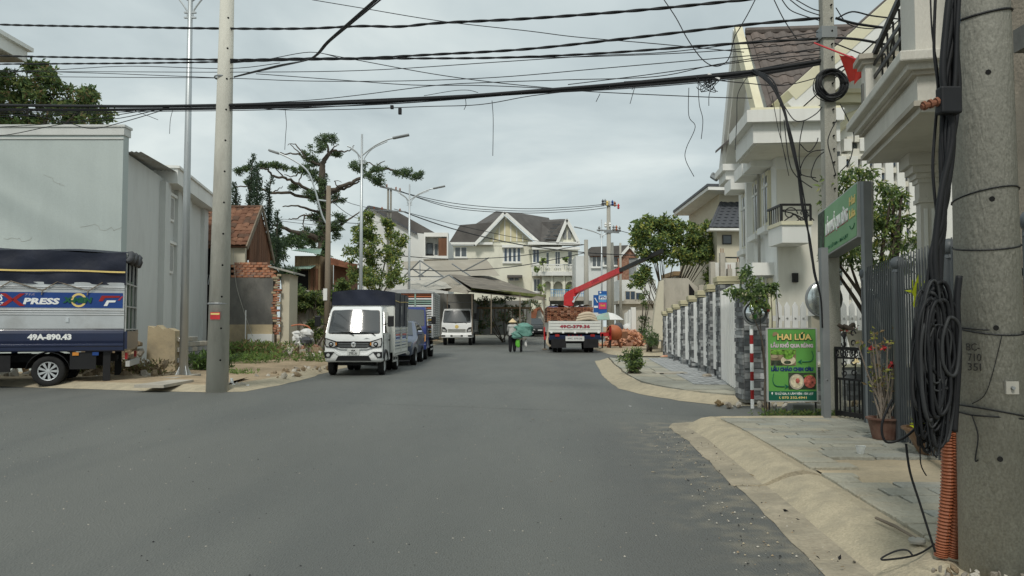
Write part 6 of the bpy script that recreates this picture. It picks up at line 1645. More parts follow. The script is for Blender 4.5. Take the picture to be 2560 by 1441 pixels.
for s in (-1, 1):
  xx = xm + s * .78
  mb = MB(); mb.box(xx - .36, xx + .36, Y - .0, Y + .06, zat(870, Y), zat(848, Y)); mb.build('rear_panel', 'chassis', T)
  mb = MB(); x0_ = xm + s * .95; mb.box(min(x0_, x0_ - s * .2), max(x0_, x0_ - s * .2), Y - .03, Y, zat(842, Y), zat(836, Y)); mb.build('tail_light', 'lamp_red', T)
  for off in (0, .24):
    x_ = xm + s * (.90 - off)
    mb = MB(); mb.lathe([(.2, -.1), (.36, -.1), (.38, -.07), (.38, .07), (.36, .1), (.2, .1)], 18, (x_, Y + 1.3, .38), 'x'); mb.build('wheel', 'tyre', T, smooth=True)
  mb = MB(); mb.lathe([(.2, -.1), (.36, -.1), (.38, -.07), (.38, .07), (.36, .1), (.2, .1)], 18, (xm + s * .9, Y + 5.4, .38), 'x'); mb.build('wheel', 'tyre', T, smooth=True)
  mb = MB(); mb.box(xm + s * .82 - .3, xm + s * .82 + .3, Y + .85, Y + .87, .25, .75); mb.build('mud_flap', 'plastic_black', T)
for q in (-.3, -.1, .1, .3):
  mb = MB(); mb.box(xm + q - .03, xm + q + .03, Y - .02, Y, zat(842, Y), zat(838, Y)); mb.build('beam_light', 'lamp_red', T)
mb = MB(); mb.box(xm - .5, xm + .5, Y + .1, Y + 5, .45, .75); mb.build('chassis', 'chassis', T)
mb = MB(); mb.box(xa + .12, xc - .12, Y + 4.9, Y + 6.6, .5, 2.35); mb.build('cab', 'truck_blue', T, bevel=.08)
for px, py0, py1, mm in ((1362, 818, 850, 'red_paint'), (1506, 835, 850, 'plastic_black'), (1526, 818, 850, 'red_paint')):
  mb = MB(); pbox(mb, px - 2.5, px + 2.5, py0, py1, Y + 4.2, .14); lg_ = mb.build('outrigger', mm, T)
  mb = MB(); pbox(mb, px - 1.6, px + 1.6, py1, 872, Y + 4.24, .06); mb.build('outrigger_leg', 'plastic_black', lg_)
  mb = MB(); pbox(mb, px - 6, px + 6, 872, 875, Y + 4.0, .5); mb.build('outrigger_pad', 'wood_grey', lg_)
mb = MB(); mb.box(xat(1362, Y + 4.2), xat(1526, Y + 4.2), Y + 4.2, Y + 4.4, .75, .95); mb.build('outrigger_beam', 'red_paint', T)
mb = MB(); mb.tube(smoothpath([at(1374, 812, Y + .4), at(1370, 840, Y + .4), at(1368, 858, Y + .3), at(1376, 866, Y + .3)]), [.06] * 19, 6); mb.build('hanging_cloth', 'tarp_beige', T)
Yc = Y + 4.45
mb = MB(); pbox(mb, 1410, 1430, 752, 835, Yc, .35); cr = mb.build('crane_post', 'red_paint', T)
ctr = [at(1420, 762, Yc), at(1413, 742, Yc), at(1424, 731, Yc - .1), at(1448, 720, Yc - .2)]
mb = MB(); mb.slab([at(*q, Yc - .16) for q in ((1410, 765), (1410, 738), (1416, 731), (1440, 718), (1452, 722), (1446, 740), (1434, 752), (1434, 765))], (0, .32, 0)); mb.build('crane_elbow', 'red_paint', cr)
mb = MB(); b0_, b1_ = at(1436, 730, Yc), at(1552, 676, Yc - 3.6); mb.bar(b0_, b1_, .22, .28); bm1 = mb.build('boom', 'red_paint', cr)
mb = MB(); mb.bar(b0_.lerp(b1_, .96), at(1655, 628, Yc - 7.6), .15, .18); mb.build('boom_extension', 'plastic_black', cr)
mb = MB(); mb.bar(b0_.lerp(b1_, .3) + Vector((0, -.2, .06)), b0_.lerp(b1_, .62) + Vector((0, -.2, .06)), .02, .2); lp = mb.build('boom_label', 'letter_pink', bm1)
dv = (b1_ - b0_).normalized()
text('UNIC', .2, 'red_letter', lp, b0_.lerp(b1_, .46) + Vector((0, -.235, .06)), (dv.x, dv.y, dv.z), UZ - dv * dv.z, .006, .7)
mb = MB(); mb.bar(b0_.lerp(b1_, .03) + Vector((0, -.18, .1)), b0_.lerp(b1_, .16) + Vector((0, -.18, .12)), .02, .08); mb.build('boom_stripe', 'pale_yellow', bm1)
mb = MB(); mb.cyl(at(1432, 756, Yc - .25), at(1452, 728, Yc - .3), .07, .05, 8); mb.build('lift_cylinder', 'chrome', cr)
mb = MB(); mb.lathe([(.001, -.02), (.09, -.02), (.09, .05)], 10, at(1437, 745, Yc - .2), 'y'); mb.build('hinge_pin', 'steel_grey', cr)
bs = wthing('brick_stack', 'stack of red hollow bricks under white sheet on the crane truck', 'bricks', (xm, Y + 2, 1.0))
bx0_, bx1_, zb0, zb1 = xat(1368, Y + .3), xat(1484, Y + .3), zat(806, Y + .3), zat(768, Y + .3)
mb = MB(); mb.box(bx0_ + .1, bx1_ - .1, Y + .5, Y + 3.9, zb0, zb1 - .06); mb.build('inner_bricks', 'brick_dull', bs)
hb = MB(); hb.box(-.5, .5, 0, .2, -.5, .5); hb.box(-.32, -.08, -.004, 0, -.32, .32, 1); hb.box(.08, .32, -.004, 0, -.32, .32, 1)
hb_me = mesh_of(hb, 'brick', ['brick_a', 'dark_void'])
nx, nz = 14, 8
for i in range(nx):
  for j in range(nz):
    w = (bx1_ - bx0_) / nx; hgt = (zb1 - zb0) / nz
    inst(hb_me, 'brick', bs, (bx0_ + w * (i + .5) + rnd.uniform(-.012, .012), Y + .3 + rnd.uniform(-.05, .08), zb0 + hgt * (j + .5)), (0, 0, rnd.uniform(-.06, .06)), (w * rnd.uniform(.80, .95), 1, hgt * rnd.choice([.9, .92, .72])), rnd.choice(['brick_a', 'brick_b', 'brick_a', 'brick_pink', 'brick_c']))
for j in range(nz):
  for i in range(12):
    inst(hb_me, 'brick', bs, (bx0_ + .02, Y + .5 + i * .28, zb0 + (zb1 - zb0) / nz * (j + .5)), (0, 0, R(-90)), (.26, 1, (zb1 - zb0) / nz * .9), rnd.choice(['brick_a', 'brick_b', 'brick_c']))
mb = MB(); mb.sheet(lambda u, v: Vector((bx0_ + .05 + (bx1_ - bx0_ - .1) * u, Y + .35 + 3.4 * v, zb1 + .03 + .06 * rnd.random() + .05 * math.sin(u * 9))), 18, 12); mb.build('white_sheet', 'tarp_white', bs, smooth=True)
sk = wthing('folded_tarp', 'folded beige tarpaulin lying on the tailgate end of the brick load', 'tarpaulin', at(1465, 803, Y + .1))
for q, (x0p, x1p, yp) in enumerate(((1440, 1494, 800), (1442, 1492, 794), (1446, 1488, 788))):
  mb = MB(); mb.tube(smoothpath([at(x0p, yp + 2, Y + .12), at((x0p + x1p) / 2 - 8, yp - 2, Y + .1), at((x0p + x1p) / 2 + 9, yp - 3, Y + .1), at(x1p, yp + 3, Y + .12)]), [.05 + .05 * math.sin(math.pi * i / 18) for i in range(19)], 8); mb.build('fold', 'tarp_beige', sk, smooth=True)
hp = wthing('brick_heap', 'tumbled heap of broken red bricks on the pavement by the crane truck', 'bricks', gnd(1570, 868, .12))
c0 = gnd(1570, 866, .12);
mb = MB(); mb.ball(c0 + Vector((0, .5, -.1)), 1.05, .8, .85, 7, 0, .06); mb.build('heap_core', 'brick_dull', hp)
for i in range(210):
  a = rnd.uniform(0, 6.28); r = rnd.random() ** .6
  x, y = c0.x + 1.25 * r * math.cos(a), c0.y + .5 + .9 * r * math.sin(a)
  z = .12 + .85 * max(0, 1 - r * r) ** .6 + rnd.uniform(-.05, .06)
  inst(hb_me if i % 3 else brick_me, 'brick', hp, (x, y, max(.15, z)), [rnd.uniform(-1, 1), rnd.uniform(-1, 1), rnd.uniform(0, 6.28)], (.2, .9, .11) if i % 3 else (.95, 1, 1), rnd.choice(['brick_pink', 'brick_b', 'brick_pink', 'brick_a']))
for i in range(46):
  x, y = c0.x - 1.3 + rnd.gauss(0, .5), c0.y - .3 + rnd.gauss(0, .3)
  inst(brick_me, 'brick', hp, (x, y, .16 + .1 * rnd.random()), [rnd.uniform(-.6, .6), rnd.uniform(-.6, .6), rnd.uniform(0, 6.28)], (.9, 1, .9), rnd.choice(['brick_pink', 'brick_b', 'brick_a']))
mx = wthing('cement_mixer', 'small orange-brown drum cement mixer behind the brick heap', 'mixer', gnd(1538, 862, .12))
mc = at(1536, 832, 43.5)
mb = MB();
prof = [(.001, -.42), (.24, -.42), (.40, -.15), (.42, .08), (.28, .36), (.19, .42), (.16, .40)]
ax_ = Vector((-.75, -.25, .55)).normalized(); q_ = ax_.to_track_quat('Z', 'Y').to_matrix()
tmp = MB(); tmp.lathe(prof, 16); mb.add([mc + q_ @ Vector(p) for p in tmp.v], tmp.f); mb.build('drum', 'orange_paint', mx, smooth=True)
mb = MB()
for dx, dy in ((-.35, -.25), (.35, -.25), (-.35, .3), (.35, .3)): mb.bar((mc.x + dx, mc.y + dy, .12), (mc.x + dx * .3, mc.y + dy * .3, mc.z - .2), .06, .06)
mb.bar((mc.x - .3, mc.y, mc.z - .25), (mc.x + .35, mc.y, mc.z - .25), .08, .08); mb.build('stand', 'rust', mx)
mb = MB(); mb.box(mc.x + .35, mc.x + .7, mc.y - .15, mc.y + .2, mc.z - .3, mc.z + .05); mb.build('motor_box', 'wood_brown', mx)
for i, (px0, px1, pyt, pyb) in enumerate(((1579, 1590, 769, 830), (1573, 1578, 775, 828), (1569, 1572, 779, 827), (1565, 1568, 782, 826), (1562, 1564, 784, 825))):
  mb = MB(); Yp = 47 + i * 3.2; pbox(mb, px0, px1, pyt, pyb + 10, Yp, .35)
  tag(mb.build('white_post', 'villa_white', bevel=.02), ['nearest and tallest of the white square posts behind the brick heap', 'second white square post behind the brick heap', 'third white square post behind the brick heap', 'fourth white square post behind the brick heap', 'farthest of the white square posts behind the brick heap'][i], 'post', 'white posts in a row')
sg = wthing('shop_board', 'blue and pink advertising board on the far utility pole', 'sign', at(1507, 800, 54))
Yb = 54.0
mb = MB(); pbox(mb, 1496, 1517, 728, 785, Yb, .12); fr = mb.build('board', 'sign_blue', sg)
mb = MB(); pbox(mb, 1497, 1516, 757, 773, Yb - .02, .02); mb.build('pink_panel', 'sign_pink', fr)
mb = MB(); pbox(mb, 1497, 1516, 737, 756, Yb - .02, .02); mb.build('light_panel', 'sign_cyan', fr)
mb = MB(); pbox(mb, 1497, 1516, 740, 749, Yb - .035, .012); mb.build('white_panel', 'letter_white', fr)
text('IPTH', .24, 'sign_blue', fr, at(1506.5, 744.5, Yb - .05), UX, UZ, .008, .4); text('hot', .2, 'yellow', fr, at(1507, 764, Yb - .03), UX, UZ, .006, .3); text('\u25CF', .16, 'letter_white', fr, at(1501, 732, Yb - .01), UX, UZ)
mb = MB(); pbox(mb, 1484, 1495.5, 738, 782, Yb + .1, .1); f2 = mb.build('side_board', 'sign_blue', sg)
mb = MB(); pbox(mb, 1485, 1495, 765, 770, Yb + .08, .02); mb.build('white_panel', 'letter_white', f2)
mb = MB(); mb.bar(at(1487, 745, Yb + .08), at(1494, 757, Yb + .08), .02, .05); mb.build('white_stroke', 'letter_white', f2)
mb = MB(); pbox(mb, 1505, 1508, 785, 850, Yb + .03, .06); mb.build('leg', 'galv', sg)
um = wthing('site_parasol', 'pale green and white sagging canopy cloth behind the crane truck', 'canopy', gnd(1520, 858, .12))
mc = at(1520, 800, 48)
mb = MB(); mb.lathe([(.001, .45), (.35, .38), (.7, .2), (.95, 0)], 12, mc);
for i in range(len(mb.f)): mb.m[i] = (i // 3) % 2
mb.build('canopy_cloth', ['green_tin', 'tarp_white'], um); mb = MB(); mb.cyl((mc.x, mc.y, .12), mc + UZ * .42, .025, .025, 6); mb.build('pole', 'galv', um)
sk = wthing('wrapped_goods', 'grey and white plastic wrapped goods heaped behind the mixer', 'goods', gnd(1555, 850, .12))
for dx, dz, r, mm in ((0, .45, .5, 'bag_white'), (.5, .35, .4, 'tarp_grey'), (-.1, 1.0, .35, 'tarp_grey'), (.45, 1.0, .3, 'bag_white')):
  mb = MB(); mb.ball((at(1550, 800, 50).x + dx, 50, .12 + dz), r, r, r * 1.1, 6, 0, .12); mb.build('bundle', mm, sk, smooth=True)
# ------------------------------------------------------------------ near right: balcony house, fence, gate, signs
HD = Vector((.235, 1, 0)).normalized(); HN = Vector((-1, .235, 0)).normalized()
HO = Vector((4.35, 9.83, 0))                       # far gate post; house frame runs along the fence line
MH = Matrix(((-HN.x, HD.x, 0, HO.x), (-HN.y, HD.y, 0, HO.y), (0, 0, 1, 0), (0, 0, 0, 1)))   # local x into the plot, y away from camera
def hl(x, y, z): return MH @ Vector((x, y, z))
b = wthing('balcony_house', 'near white house with heavy moulded balcony above the dark fence', 'house', (6, 8, .12))
mb = MB(); mb.box(1.15, 7, -6.2, -1.05, .1, 7.2, 0, MH); mb.build('wall', 'villa_cream', b)
zb = 3.28
def ring(y0, y1, x0, z0, z1, mm, name, bev=0):
  mb = MB(); mb.box(x0 + .12, 1.3, y0, y1, z0, z1, 0, MH); return mb.build(name, mm, b, bevel=bev)
ya, yb_ = -2.55, -.12
ring(ya, yb_, -.10, zb, zb + .05, 'balcony_white', 'balcony_soffit')
ring(ya - .05, yb_ + .05, -.16, zb + .05, zb + .10, 'concrete_raw', 'balcony_moulding'); ring(ya - .02, yb_ + .02, -.12, zb + .10, zb + .34, 'balcony_white', 'balcony_band')
ring(ya - .06, yb_ + .06, -.17, zb + .34, zb + .38, 'concrete_raw', 'balcony_moulding'); ring(ya - .10, yb_ + .10, -.22, zb + .38, zb + .44, 'balcony_white', 'balcony_moulding')
ring(ya - .18, yb_ + .18, -.30, zb + .44, zb + .54, 'balcony_white', 'balcony_moulding', .015)
zf = zb + .54
def pier(y, w, h):
  mb = MB(); mb.box(-.02, .34, y, y + w, zf, zf + h, 0, MH); p = mb.build('balcony_pier', 'balcony_white', b)
  mb = MB(); mb.box(-.06, .38, y - .04, y + w + .04, zf + h, zf + h + .05, 0, MH); mb.box(-.10, .42, y - .08, y + w + .08, zf + h + .05, zf + h + .11, 0, MH); mb.build('pier_cap', 'concrete_raw', p)
  return p
p1 = pier(-.36, .24, .62); p2 = pier(-2.62, .52, 1.05)
mb = MB(); mb.box(-.04, -.02, -.26, -.18, zf + .15, zf + .42, 0, MH); mb.build('pier_slot', 'concrete_dark', p1)
mb = MB(); mb.box(.34, 1.3, -2.6, -2.3, zf, zf + 1.05, 0, MH); mb.build('balcony_return', 'balcony_white', b)
rl = MB()
for z in (.14, .30, .46, .62): rl.bar(hl(.08, -2.1, zf + z), hl(.08, -.32, zf + z), .02, .045)
o_ = rl.build('balcony_rail', 'iron_black', b)
mb = MB(); mb.bar(hl(.08, -2.12, zf + .96), hl(.08, -.30, zf + .72), .05, .06); mb.build('handrail', 'iron_black', o_)
for k in range(7):
  y = -2.0 + k * .28
  mb = MB(); mb.bar(hl(.12, y, zf), hl(.12, y, zf + .92 - .03 * k), .018, .018); mb.build('baluster', 'iron_black', o_)
for k in range(4):
  y = -1.9 + k * .45
  mb = MB()
  for s in (1, -1): mb.tube([hl(.15, y + .13 * (1 - a / 8) * math.cos(a), zf + .4 + s * .17 + s * .13 * (1 - a / 8) * math.sin(a)) for a in [q * .5 for q in range(13)]], .01, 5)
  mb.build('scroll', 'iron_black', o_)
cx, cy = .60, -.45
mb = MB()
for r, z0, z1 in ((.095, .1, 2.75),):
  mb.box(cx - r, cx + r, cy - r, cy + r, z0, z1, 0, MH)
col_ = mb.build('column', 'balcony_white', b)
mb = MB()
for r, z0, z1 in ((.12, 2.72, 2.77), (.105, 2.77, 2.95), (.125, 2.95, 3.0), (.15, 3.0, 3.06), (.19, 3.06, 3.14), (.24, 3.14, 3.28)): mb.box(cx - r, cx + r, cy - r, cy + r, z0, z1, 0, MH)
mb.build('capital', 'balcony_white', col_)
for q in (-.04, .04):
  mb = MB(); mb.box(cx + q - .018, cx + q + .018, cy - .108, cy - .094, .2, 2.65, 0, MH); mb.build('column_flute', 'villa_white', col_)
mb = MB(); mb.box(1.0, 1.16, -1.9, -1.25, .1, 3.25, 0, MH); mb.build('wall_pier', 'villa_cream', b)
b2 = wthing('brick_faced_house', 'orange brick-faced house wall at the right frame edge', 'house', (5.2, 4.8, .12))
mb = MB(); mb.box(3.72, 9, 5.6, 5.9, .1, 7.5); mb.build('wall', 'mortar', b2)
for r in range(46):
  for c in range(5):
    inst(brick_me, 'brick', b2, (3.84 + c * .22 + (.11 if r % 2 else 0), 5.59, 2.0 + r * .104), (0, 0, 0), (1, 1, 1), rnd.choice(['wall_brick', 'wall_brick', 'brick_b']))
mb = MB(); mb.box(3.5, 9, 4.9, 5.5, 3.2, 3.36); mb.build('ledge', 'concrete_dark', b2)
mb = MB(); mb.box(3.74, 9, 5.2, 5.6, .1, 1.9); mb.build('base_wall', 'render_stain', b2)
fn = wthing('dark_fence', 'tall dark grey metal picket fence with ball topped posts', 'fence', (4.1, 8.6, .12))
fh = 1.72
for i, y in enumerate((0, -1.66, -3.4, -5.1)):
  mb = MB(); mb.box(-.045, .045, y - .045, y + .045, .1, .12 + fh + .02, 0, MH); ps = mb.build('post', 'fence_grey', fn)
  if i < 2 or True:
    mb = MB(); mb.ball(hl(0, y, .12 + fh + .10), .075, .075, .075, 7); mb.lathe([(.06, -.01), (.04, .04)], 10, hl(0, y, .12 + fh + .02)); mb.build('ball', 'fence_grey', ps, smooth=True)
fp = MB(); fp.slab([(-.0, -.018, 0), (0, .018, 0), (0, .018, fh + .0), (0, 0, fh + .13), (0, -.018, fh + .0)], (.012, 0, 0)); fp_me = mesh_of(fp, 'picket', 'fence_grey')
ang = math.atan2(HD.y, HD.x) - math.pi / 2
y = -.10
while y > -5.3:
  if min(abs(y - q) for q in (0, -1.66, -3.4, -5.1)) > .06:
    inst(fp_me, 'picket', fn, hl(-.02, y, .16), (0, 0, ang))
  y -= .098
for z in (.32, 1.62):
  mb = MB(); mb.box(.0, .03, -5.3, 0, z, z + .045, 0, MH); mb.build('rail', 'fence_grey', fn)
gp0 = Vector((4.04, 10.42, 0)); gp1 = hl(0, .12, 0)
gt = wthing('iron_gate', 'black wrought iron gate with scrollwork between the sign posts', 'gate', (4.25, 10.2, .12))
ga, gb = Vector((4.16, 10.36, 0)), Vector((4.42, 10.02, 0))
gb = at(2158, 900, 9.95); gb.z = 0; ga = at(2088, 900, 10.45); ga.z = 0
dg = (gb - ga); L_ = dg.length; ug = dg.normalized()
zt0, zt1 = .14, zat(872, 10.2)
def gq(u, z): return ga + ug * (u * L_) + UZ * z
mb = MB(); mb.bar(gq(0, zt1), gq(1, zt1), .03, .04); mb.bar(gq(0, zt0 + .04), gq(1, zt0 + .04), .03, .06); mb.bar(gq(0, .62), gq(1, .62), .025, .03); mb.bar(gq(0, zt1 - .12), gq(1, zt1 - .12), .02, .025)
for u in (0.02, .98): mb.bar(gq(u, zt0), gq(u, zt1), .035, .035)
fr = mb.build('gate_frame', 'iron_black', gt)
for k in range(5):
  mb = MB(); mb.bar(gq(.16 + .17 * k, zt0), gq(.16 + .17 * k, .62), .016, .016); mb.build('gate_bar', 'iron_black', gt)
for u in (.3, .72):
  mb = MB(); mb.bar(gq(u, .62), gq(u, zt1), .016, .016); mb.build('gate_bar', 'iron_black', gt)
for k in range(5):
  zc = .70 + k * .125
  for s in (-1, 1):
    mb = MB(); mb.tube([gq(.5 + s * (.16 + .10 * (1 - a / 7) * math.cos(a)), zc + s * .045 * (1 - a / 7) * math.sin(a) * 1.2) for a in [q * .5 for q in range(12)]], .009, 5); mb.build('scroll', 'iron_black', gt)
for k in range(6):
  mb = MB(); u = .08 + .17 * k; mb.tube([gq(u + .05 * math.cos(a), zt1 - .06 + .04 * math.sin(a)) for a in [q * .6 for q in range(11)]], .008, 5); mb.build('ring', 'iron_black', gt)
mb = MB(); mb.bar(gq(.35, zt1), gq(.35, zt1 + .12), .018, .018); mb.ball(gq(.35, zt1 + .15), .02, .02, .045, 5); mb.build('finial', 'iron_black', gt)
sg = wthing('sign_box', 'green lightbox sign with white lettering mounted over the gate', 'sign', (4.3, 10.3, .12))
n0, f0 = at(2143.5, 592.7, 9.83), at(2045.4, 653, 11.65); n1, f1 = at(2143.5, 454, 9.83), at(2045.4, 536, 11.65)
dn = (f0 - n0).normalized(); un = (n1 - n0).normalized(); nn = un.cross(dn).normalized()
if nn.x > 0: nn = -nn
th = -nn * .19
mb = MB(); mb.slab([n0, f0, f1, n1], th); bx = mb.build('box', 'alu_dull', sg)
mb = MB(); ins = .018
A_, B_, C_, D_ = n0 + un * ins + dn * ins, f0 + un * ins - dn * ins, f1 - un * ins - dn * ins, n1 - un * ins + dn * ins
mb.slab([p + nn * .002 for p in (A_, B_, C_, D_)], nn * .004); fc = mb.build('sign_face', 'sign_green_dull', bx)
Ls = (f0 - n0).length; Hs = (n1 - n0).length
def sp(u, w): return n0.lerp(f0, u).lerp(n1.lerp(f1, u), w) + nn * .009
mb = MB(); mb.slab([sp(.80, .03), sp(.985, .03), sp(.985, .97), sp(.80, .97)], nn * .003); mb.build('picture_panel', 'food_dark', fc)
mb = MB(); mb.slab([sp(.84, .1), sp(.93, .1), sp(.9, .5), sp(.86, .4)], nn * .006); mb.build('pale_leaf', 'leaf_blue', fc)
rd = -dn if nn.dot((-dn).cross(un)) > 0 else dn
text('L\u1EA8U KH\u1ED4 QUA R\u1EEANG', .22, 'letter_white', fc, sp(.48, .52), rd, un, .006, Ls * .56, .008); text('L\u1EA8U KH\u1ED4 QUA R\u1EEANG', .22, 'red_letter', fc, sp(.485, .51) - nn * .003, rd, un, .014, Ls * .57, .004)
text('Hai', .15, 'pale_yellow', fc, sp(.10, .72), rd, un, .004, Ls * .13, .008); text('L\u00FAa', .15, 'pale_yellow', fc, sp(.10, .48), rd, un, .004, Ls * .13, .008)
mb = MB(); mb.tube([sp(.10 + .05 * math.cos(a), .28 + .08 * math.sin(a)) for a in [math.pi + math.pi * q / 8 for q in range(9)]], .006, 5); mb.build('bowl_mark', 'letter_green', fc)
text('73 L\u1EEE GIA - \u0110\u00C0 L\u1EA0T', .06, 'letter_green', fc, sp(.45, .13), rd, un, 0, Ls * .5)
mb = MB(); mb.slab([n0 + th * .1 - un * .004, f0 + th * .1 - un * .004, f0 + th * .9 - un * .004, n0 + th * .9 - un * .004], -un * .004); mb.build('box_underside', 'steel_grey', bx)
mp = at(2170, 900, 9.78)
mb = MB(); mb.box(mp.x - .035, mp.x + .06, mp.y - .05, mp.y + .05, .1, zat(455, 9.78)); mb.build('near_mast', 'steel_grey', sg)
mp = at(2063, 900, 10.42)
mb = MB(); mb.box(mp.x - .045, mp.x + .045, mp.y - .05, mp.y + .05, .1, zat(620, 10.42)); fm_ = mb.build('far_mast', 'steel_grey', sg)
mb = MB(); mb.lathe([(.012, 0), (.008, -.012), (.001, -.014)], 8, (mp.x + .0, mp.y - .05, zat(950, 10.4)), 'y'); mb.build('bolt', 'chrome', fm_)
Yb = 11.35
t = wthing('menu_board', 'green standing restaurant board with food pictures beside the alley', 'sign', gnd(1980, 1040, .02))
q0, q1 = at(1920, 1003, Yb), at(2040, 822, Yb)
x0, x1, z0, z1 = q0.x, q1.x, q0.z, q1.z
mb = MB(); mb.box(x0, x1, Yb, Yb + .025, z0, z1); bo = mb.build('panel', 'sign_green', t)
mb = MB()
for a in ((x0 - .012, x0 + .008, z0 - .01, z1 + .01), (x1 - .008, x1 + .012, z0 - .01, z1 + .01)): mb.box(a[0], a[1], Yb - .008, Yb + .03, a[2], a[3])
for a in ((z0 - .012, z0 + .006), (z1 - .006, z1 + .012)): mb.box(x0, x1, Yb - .007, Yb + .029, a[0], a[1])
mb.build('frame', 'alu_dull', t)
for x in (x0 + .02, x1 - .02):
  mb = MB(); mb.bar((x, Yb + .01, 0), (x, Yb + .01, z0), .02, .02); mb.build('leg', 'iron_black', t)
def bp(u, w): return Vector((x0 + (x1 - x0) * u, Yb - .004, z1 - (z1 - z0) * w))
def brect(u0, u1, w0, w1, m, nm='picture', lift=.0):
  mb = MB(); a, c = bp(u0, w1), bp(u1, w0); mb.box(a.x, c.x, Yb - .003 - lift - .002, Yb - .0005 - lift, a.z, c.z); return mb.build(nm, m, bo)
brect(.0, 1.0, .865, 1.0, 'sign_teal', 'footer')
W_ = x1 - x0
text('HAI L\u00DAA', .115, 'letter_green', bo, bp(.55, .125) + Vector((0, .001, 0)), UX, UZ, .012, W_ * .74, .003); text('HAI L\u00DAA', .115, 'pale_yellow', bo, bp(.545, .12) + Vector((0, -.004, 0)), UX, UZ, .004, W_ * .70, .003)
mb = MB(); c_ = bp(.16, .09); mb.slab([c_ + Vector((a, 0, d)) for a, d in ((-.03, -.02), (0, -.01), (.05, .02), (.02, .045), (-.02, .04), (-.035, .01))], (0, -.003, 0)); mb.build('hat_mark', 'wood_tan', bo)
text('L\u1EA8U KH\u1ED4 QUA R\u1EEANG', .066, 'letter_pink', bo, bp(.5, .24), UX, UZ, .004, W_ * .86, .003)
text('L\u1EA8U CH\u00C1O CHIM C\u00C2U', .066, 'letter_navy', bo, bp(.5, .565), UX, UZ, .005, W_ * .86, .003)
text('73 L\u1EEE GIA, P. L\u00C2M VI\u00CAN - \u0110\u00C0 L\u1EA0T', .040, 'letter_white', bo, bp(.53, .90), UX, UZ, .001, W_ * .78, .003)
text('070 332.4941', .046, 'pale_yellow', bo, bp(.54, .955), UX, UZ, .001, W_ * .50, .003)
mb = MB(); c_ = bp(.085, .897); mb.ball(c_ + Vector((0, -.002, .006)), .012, .002, .012, 5); mb.slab([c_ + Vector((-.009, -.001, 0)), c_ + Vector((.009, -.001, 0)), c_ + Vector((0, -.001, -.02))], (0, -.003, 0)); mb.build('pin_mark', 'letter_white', bo)
mb = MB(); c_ = bp(.25, .955); mb.tube([c_ + Vector((.014 * math.cos(a), -.002, .014 * math.sin(a))) for a in [R(100 + 25 * q) for q in range(8)]], .005, 5); mb.build('phone_mark', 'pale_yellow', bo)
pc = brect(.06, .58, .29, .51, 'food_board')
brect(.07, .57, .295, .36, 'food_green', 'herbs', .003)
brect(.07, .30, .44, .505, 'food_dark', 'leaves_dish', .003)
def bdisc(u, w, r, m, nm, lift, ry=None):
  mb = MB(); c = bp(u, w); ry = ry or r
  mb.slab([Vector((c.x + r * math.cos(a), Yb - .004 - lift, c.z + ry * math.sin(a))) for a in [2 * math.pi * q / 18 for q in range(18)]], (0, -.003, 0)); mb.build(nm, m, bo)
bdisc(.42, .44, .105, 'food_cream', 'bowl', .004, .065); bdisc(.42, .375, .07, 'food_green', 'greens', .009, .05); bdisc(.14, .385, .05, 'render_ochre', 'dish', .004, .025); bdisc(.40, .465, .05, 'food_dark', 'broth', .012, .022)
brect(.42, .975, .61, .84, 'food_dark', 'picture')
bdisc(.585, .735, .105, 'pot_beige', 'bowl', .004, .11); bdisc(.585, .73, .088, 'food_cream', 'porridge', .008, .092); bdisc(.60, .72, .03, 'food_red', 'topping', .012, .035); bdisc(.85, .73, .085, 'food_red', 'meat_dish', .006, .09); bdisc(.83, .655, .07, 'food_green', 'salad', .004, .02)
for pts in ([(.90, .31), (.93, .38), (.88, .45), (.70, .46)], [(.12, .62), (.10, .72), (.16, .79), (.34, .80)]):
  mb = MB(); mb.tube(smoothpath([bp(*q) + Vector((0, -.004, 0)) for q in pts]), [.004 + .003 * i / 18 for i in range(19)], 5)
  e_ = bp(*pts[-1]); s = -1 if pts[0][0] > .5 else 1
  mb.slab([e_ + Vector((0, -.002, .035)), e_ + Vector((s * .06, -.002, .0)), e_ + Vector((0, -.002, -.035)), e_ + Vector((s * .018, -.002, 0))], (0, -.004, 0)); mb.build('arrow', 'sign_teal', bo)
mr = wthing('traffic_mirror', 'round convex traffic mirror on red and white banded post', 'mirror', gnd(1876, 1000, .02))
Ym = 12.7; xm_ = xat(1878, Ym)
zz = .0; k = 0
ztop = zat(815, Ym); nseg = 9
for k in range(nseg):
  mb = MB(); a, c = ztop * k / nseg, ztop * (k + 1) / nseg; mb.cyl((xm_, Ym, a), (xm_, Ym, c), .028, .028, 12); mb.build('band', 'letter_white' if k % 2 == 0 else 'lamp_red', mr, smooth=False)
cM = at(1888, 783, Ym - .05)
mb = MB(); mb.lathe([(.001, -.07), (.06, -.066), (.12, -.048), (.165, -.015), (.185, .02)], 24, cM, 'y'); mb.build('mirror_face', 'mirror', mr, smooth=True)
mb = MB(); mb.lathe([(.185, -.03), (.20, -.03), (.20, .04), (.12, .09), (.001, .10)], 24, cM, 'y');
rim_ = mb.build('mirror_back', 'steel_grey', mr, smooth=True)
mb = MB(); mb.tube([cM + Vector((.2 * math.cos(a), -.05, .2 * math.sin(a))) for a in [R(5 + 12 * q) for q in range(8)]], .022, 6); mb.build('visor', 'lamp_red', mr, smooth=True)
dc = at(2060, 748, 11.62)
t = wthing('silver_disc', 'large silver disc reflector fixed behind the cable pole', 'mirror', (dc.x, dc.y, dc.z - .2))
mb = MB(); mb.lathe([(.001, -.05), (.08, -.045), (.16, -.03), (.235, -.005), (.25, .005)], 28, dc, 'y'); mb.build('face', 'mirror_disc', t, smooth=True)
